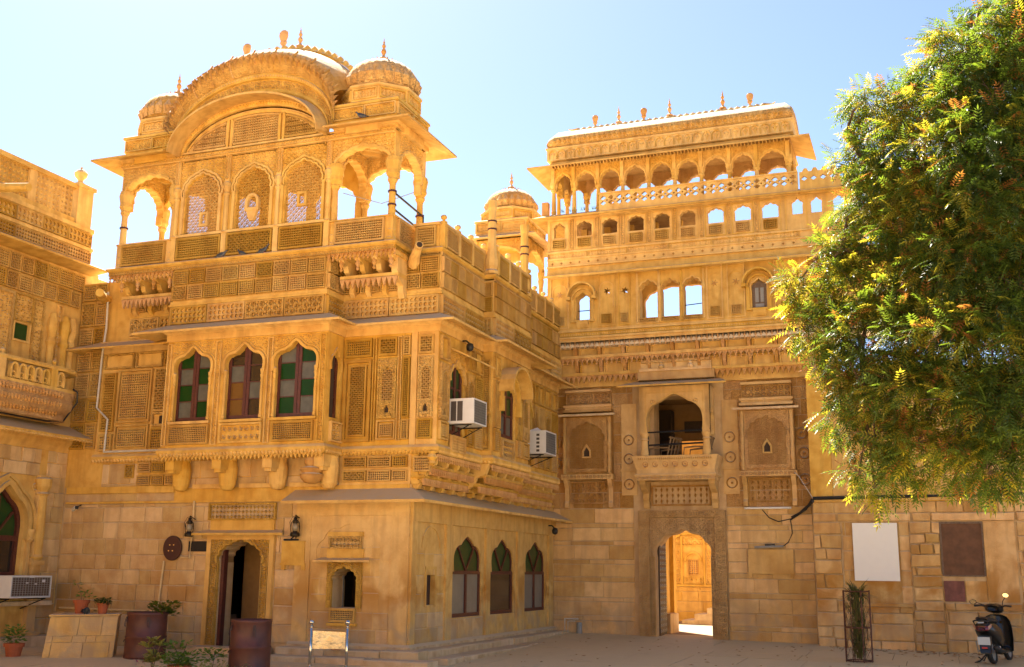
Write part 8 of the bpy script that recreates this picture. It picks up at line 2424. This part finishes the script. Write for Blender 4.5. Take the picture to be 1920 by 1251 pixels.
def wheel(f, h, r, w):
    m = MB(); vs = []; fs = []
    prof = [(r-0.06, -w*0.8), (r-0.02, -w), (r, -w*0.45), (r+0.003, 0), (r, w*0.45), (r-0.02, w), (r-0.06, w*0.8)]
    n = 28
    for k in range(n):
        a = 2*PI*k/n
        for rr_, l in prof: vs.append(S(f+rr_*math.cos(a), l, h+rr_*math.sin(a)))
    q = len(prof)
    for k in range(n):
        for i in range(q): fs.append((k*q+i, ((k+1) % n)*q+i, ((k+1) % n)*q+(i+1) % q, k*q+(i+1) % q))
    m.add(vs, fs); wo = m.build("wheel", "black_rubber", sc_, True)
    m = MB(); vs = []
    for l in (-0.03, 0.03):
        for k in range(n): a = 2*PI*k/n; vs.append(S(f+(r-0.055)*math.cos(a), l, h+(r-0.055)*math.sin(a)))
    m.add(vs, [tuple(range(n)), tuple(reversed(range(n, 2*n)))]+[(k, (k+1) % n, n+(k+1) % n, n+k) for k in range(n)]); m.build("rim", "grille_grey", wo)
wheel(0.22, 0.215, 0.215, 0.05); wheel(1.42, 0.215, 0.215, 0.045)
loft([(-0.10, 0.66, 0.05, 0.04, 0.8), (-0.06, 0.66, 0.13, 0.09, 0.75), (0.10, 0.62, 0.19, 0.15, 0.75), (0.32, 0.56, 0.215, 0.20, 0.7), (0.52, 0.50, 0.20, 0.21, 0.7), (0.66, 0.42, 0.17, 0.16, 0.7), (0.72, 0.38, 0.12, 0.10, 0.8)]).build("body_shell", "scooter_black", sc_, True)
loft([(0.0, 0.80, 0.10, 0.035, 0.7), (0.08, 0.815, 0.135, 0.05, 0.7), (0.35, 0.79, 0.15, 0.055, 0.7), (0.62, 0.77, 0.13, 0.05, 0.7), (0.74, 0.75, 0.08, 0.03, 0.7)]).build("seat", "scooter_seat", sc_, True)
loft([(0.62, 0.22, 0.16, 0.06, 0.6), (0.9, 0.22, 0.17, 0.05, 0.6), (1.05, 0.24, 0.18, 0.07, 0.6)]).build("floorboard", "scooter_black", sc_, True)
m = MB()   # leg shield with rounded top
vs = []
fr = [(0.21, 0.20, 1.02), (0.25, 0.42, 1.04), (0.26, 0.62, 1.06), (0.24, 0.76, 1.09), (0.19, 0.84, 1.12), (0.10, 0.88, 1.13)]
for l, h, f in fr: vs += [S(f, -l, h), S(f+0.07, -l*0.5, h), S(f+0.09, 0, h), S(f+0.07, l*0.5, h), S(f, l, h)]
fs = [(i*5+k, i*5+k+1, (i+1)*5+k+1, (i+1)*5+k) for i in range(5) for k in range(4)]
n0 = len(vs); vs += [tuple(Vector(v)-fw*0.035) for v in vs]
fs += [tuple(n0+i for i in reversed(f)) for f in fs]
for i in range(5):
    for k in (0, 4): fs.append((i*5+k, (i+1)*5+k, n0+(i+1)*5+k, n0+i*5+k))
fs.append((25, 26, 27, 28, 29, n0+29, n0+28, n0+27, n0+26, n0+25))
m.add(vs, fs); m.build("leg_shield", "scooter_black", sc_, True)
m = MB(); x = S(1.0, 0.06, 0.72); tube(m, [S(1.02, 0.08, 0.74), S(1.005, 0.08, 0.74)], 0.028, 12); m.build("ignition_ring", "chrome", sc_)
loft([(0.98, 1.00, 0.10, 0.05, 0.8), (1.04, 1.00, 0.17, 0.085, 0.8), (1.14, 0.99, 0.16, 0.10, 0.8), (1.22, 0.97, 0.10, 0.07, 0.8)]).build("handlebar_cover", "scooter_black", sc_, True)
for s in (-1, 1):
    m = MB(); tube(m, [S(1.08, s*0.13, 1.02), S(1.04, s*0.22, 1.05), S(0.98, s*0.34, 1.04)], [0.02, 0.017, 0.02], 8); m.build("grip", "black_rubber", sc_, True)
    m = MB(); tube(m, [S(1.08, s*0.16, 1.05), S(1.08, s*0.18, 1.13), S(1.06, s*0.24, 1.20)] if s > 0 else [S(1.08, s*0.16, 1.05), S(1.08, s*0.25, 1.08), S(1.06, s*0.32, 1.10)], 0.008, 5); m.build("mirror_stalk", "black_rubber", sc_)
    cx_, cz_ = (0.27, 1.25) if s > 0 else (-0.36, 1.11)
    m = MB(); vs = []
    n = 14
    for f, k_ in ((1.05, 1.0), (1.03, 1.0)):
        for k in range(n): a = 2*PI*k/n; vs.append(S(f, cx_+0.065*math.cos(a), cz_+0.05*math.sin(a)))
    m.add(vs, [tuple(range(n)), tuple(reversed(range(n, 2*n)))]+[(k, (k+1) % n, n+(k+1) % n, n+k) for k in range(n)])
    mo = m.build("mirror", "black_rubber", sc_)
    m = MB(); m.add([S(1.027, cx_+0.055*math.cos(2*PI*k/n), cz_+0.04*math.sin(2*PI*k/n)) for k in range(n)], [tuple(range(n))]); m.build("mirror_glass", "chrome" if s > 0 else "dark_glass", mo)
m = MB(); tube(m, [S(-0.02, -0.14, 0.72), S(-0.12, -0.13, 0.78), S(-0.16, -0.08, 0.80), S(-0.16, 0.08, 0.80), S(-0.12, 0.13, 0.78), S(-0.02, 0.14, 0.72)], 0.013, 6); m.build("grab_rail", "scooter_seat", sc_, True)
loft([(-0.135, 0.645, 0.06, 0.03, 0.6), (-0.12, 0.65, 0.11, 0.045, 0.6), (-0.04, 0.66, 0.13, 0.05, 0.6)]).build("tail_light", "tail_red", sc_, True)
for s in (-1, 1):
    m = MB(); m.add([S(-0.115, s*0.10, 0.62), S(-0.07, s*0.165, 0.68), S(-0.05, s*0.17, 0.74), S(-0.10, s*0.115, 0.70)], [(0, 1, 2, 3)]); m.build("indicator", "reflector_amber", sc_)
m = MB(); m.add([S(-0.145, -0.05, 0.745), S(-0.145, 0.06, 0.75), S(-0.125, 0.06, 0.775), S(-0.125, -0.05, 0.77)], [(0, 1, 2, 3)]); m.build("tail_badge", "plate_white", sc_)
m = MB(); vs = [S(-0.11, -0.10, 0.52), S(-0.11, 0.10, 0.52), S(-0.20, 0.09, 0.22), S(-0.20, -0.09, 0.22), S(-0.02, -0.12, 0.52), S(-0.02, 0.12, 0.52), S(-0.15, 0.09, 0.20), S(-0.15, -0.09, 0.20)]
m.add(vs, [(0, 1, 2, 3), (4, 7, 6, 5), (0, 3, 7, 4), (1, 5, 6, 2), (3, 2, 6, 7), (0, 4, 5, 1)]); m.build("mudguard", "scooter_black", sc_)
m = MB(); m.add([S(-0.135, -0.11, 0.50), S(-0.135, 0.11, 0.50), S(-0.175, 0.11, 0.36), S(-0.175, -0.11, 0.36)], [(0, 1, 2, 3)]); m.build("number_plate", "plate_white", sc_)
m = MB(); m.add([S(-0.205, -0.045, 0.325), S(-0.205, 0.05, 0.325), S(-0.215, 0.05, 0.295), S(-0.215, -0.045, 0.295)], [(0, 1, 2, 3)]); m.build("reflector", "reflector_red", sc_)
m = MB(); tube(m, [S(0.62, 0.15, 0.22), S(0.3, 0.17, 0.24), S(0.02, 0.18, 0.28), S(-0.12, 0.18, 0.32)], [0.025, 0.045, 0.06, 0.055], 10); m.build("exhaust", "scooter_seat", sc_, True)
m = MB(); m.add([S(-0.122, 0.15, 0.36), S(-0.122, 0.21, 0.37), S(-0.02, 0.242, 0.34), S(-0.02, 0.235, 0.30)], [(0, 1, 2, 3)]); m.build("exhaust_guard", "chrome", sc_)
m = MB(); tube(m, [S(0.45, -0.12, 0.2), S(0.38, -0.28, 0.03), S(0.30, -0.36, 0.0)], 0.014, 6); tube(m, [S(0.38, -0.10, 0.2), S(0.34, -0.20, 0.04), S(0.40, -0.30, 0.10)], 0.012, 6); m.build("side_stand", "iron_black", sc_)
m = MB(); tube(m, [S(0.28, -0.13, 0.30), S(0.05, -0.19, 0.22), S(0.05, -0.19, 0.42)], 0.016, 6); m.build("saree_guard", "grille_grey", sc_)
loft([(1.10, 0.34, 0.04, 0.05, 0.8), (1.25, 0.42, 0.07, 0.06, 0.7), (1.45, 0.45, 0.075, 0.04, 0.7), (1.62, 0.36, 0.06, 0.03, 0.7)]).build("front_mudguard", "scooter_black", sc_, True)

# ---- chairs on the gate balcony
def chair(x, y, z, yaw, label):
    t = thing("cane_armchair", label, "chair", (x, y, z), "cane armchairs on the gate balcony")
    c, s = math.cos(yaw), math.sin(yaw)
    def P(a, b, h): return (x+a*c-b*s, y+a*s+b*c, z+h)
    m = MB(); m.add([P(-.24, -.24, .40), P(.24, -.24, .40), P(.24, .24, .40), P(-.24, .24, .40), P(-.24, -.24, .44), P(.24, -.24, .44), P(.24, .24, .44), P(-.24, .24, .44)], [(4, 5, 6, 7), (3, 2, 1, 0), (0, 1, 5, 4), (1, 2, 6, 5), (2, 3, 7, 6), (3, 0, 4, 7)]); m.build("seat", "cane_chair", t)
    m = MB()
    for q in (-.2, -.07, .07, .2): tube(m, [P(-.24, q, .44), P(-.30, q, .68), P(-.36, q, .90)], 0.018, 5)
    tube(m, [P(-.36, -.24, .90), P(-.36, .24, .90)], 0.025, 6); m.build("backrest", "cane_chair", t)
    for q in (-.24, .24):
        m = MB(); tube(m, [P(-.32, q, .66), P(-.05, q, .68), P(.22, q, .66), P(.24, q, .44)], 0.022, 6); m.build("armrest", "cane_chair", t)
        for a in (-.22, .22): m = MB(); tube(m, [P(a, q, .42), P(a*1.05, q, 0)], 0.02, 5); m.build("leg", "cane_chair", t)
chair(-5.85, 25.75, 3.80, PI/2+1.2, "cane armchair at the left end of the gate balcony behind the railing")
chair(-5.05, 25.70, 3.80, PI-0.1, "cane armchair at the right end of the gate balcony behind the railing")
bpy.context.view_layer.update()
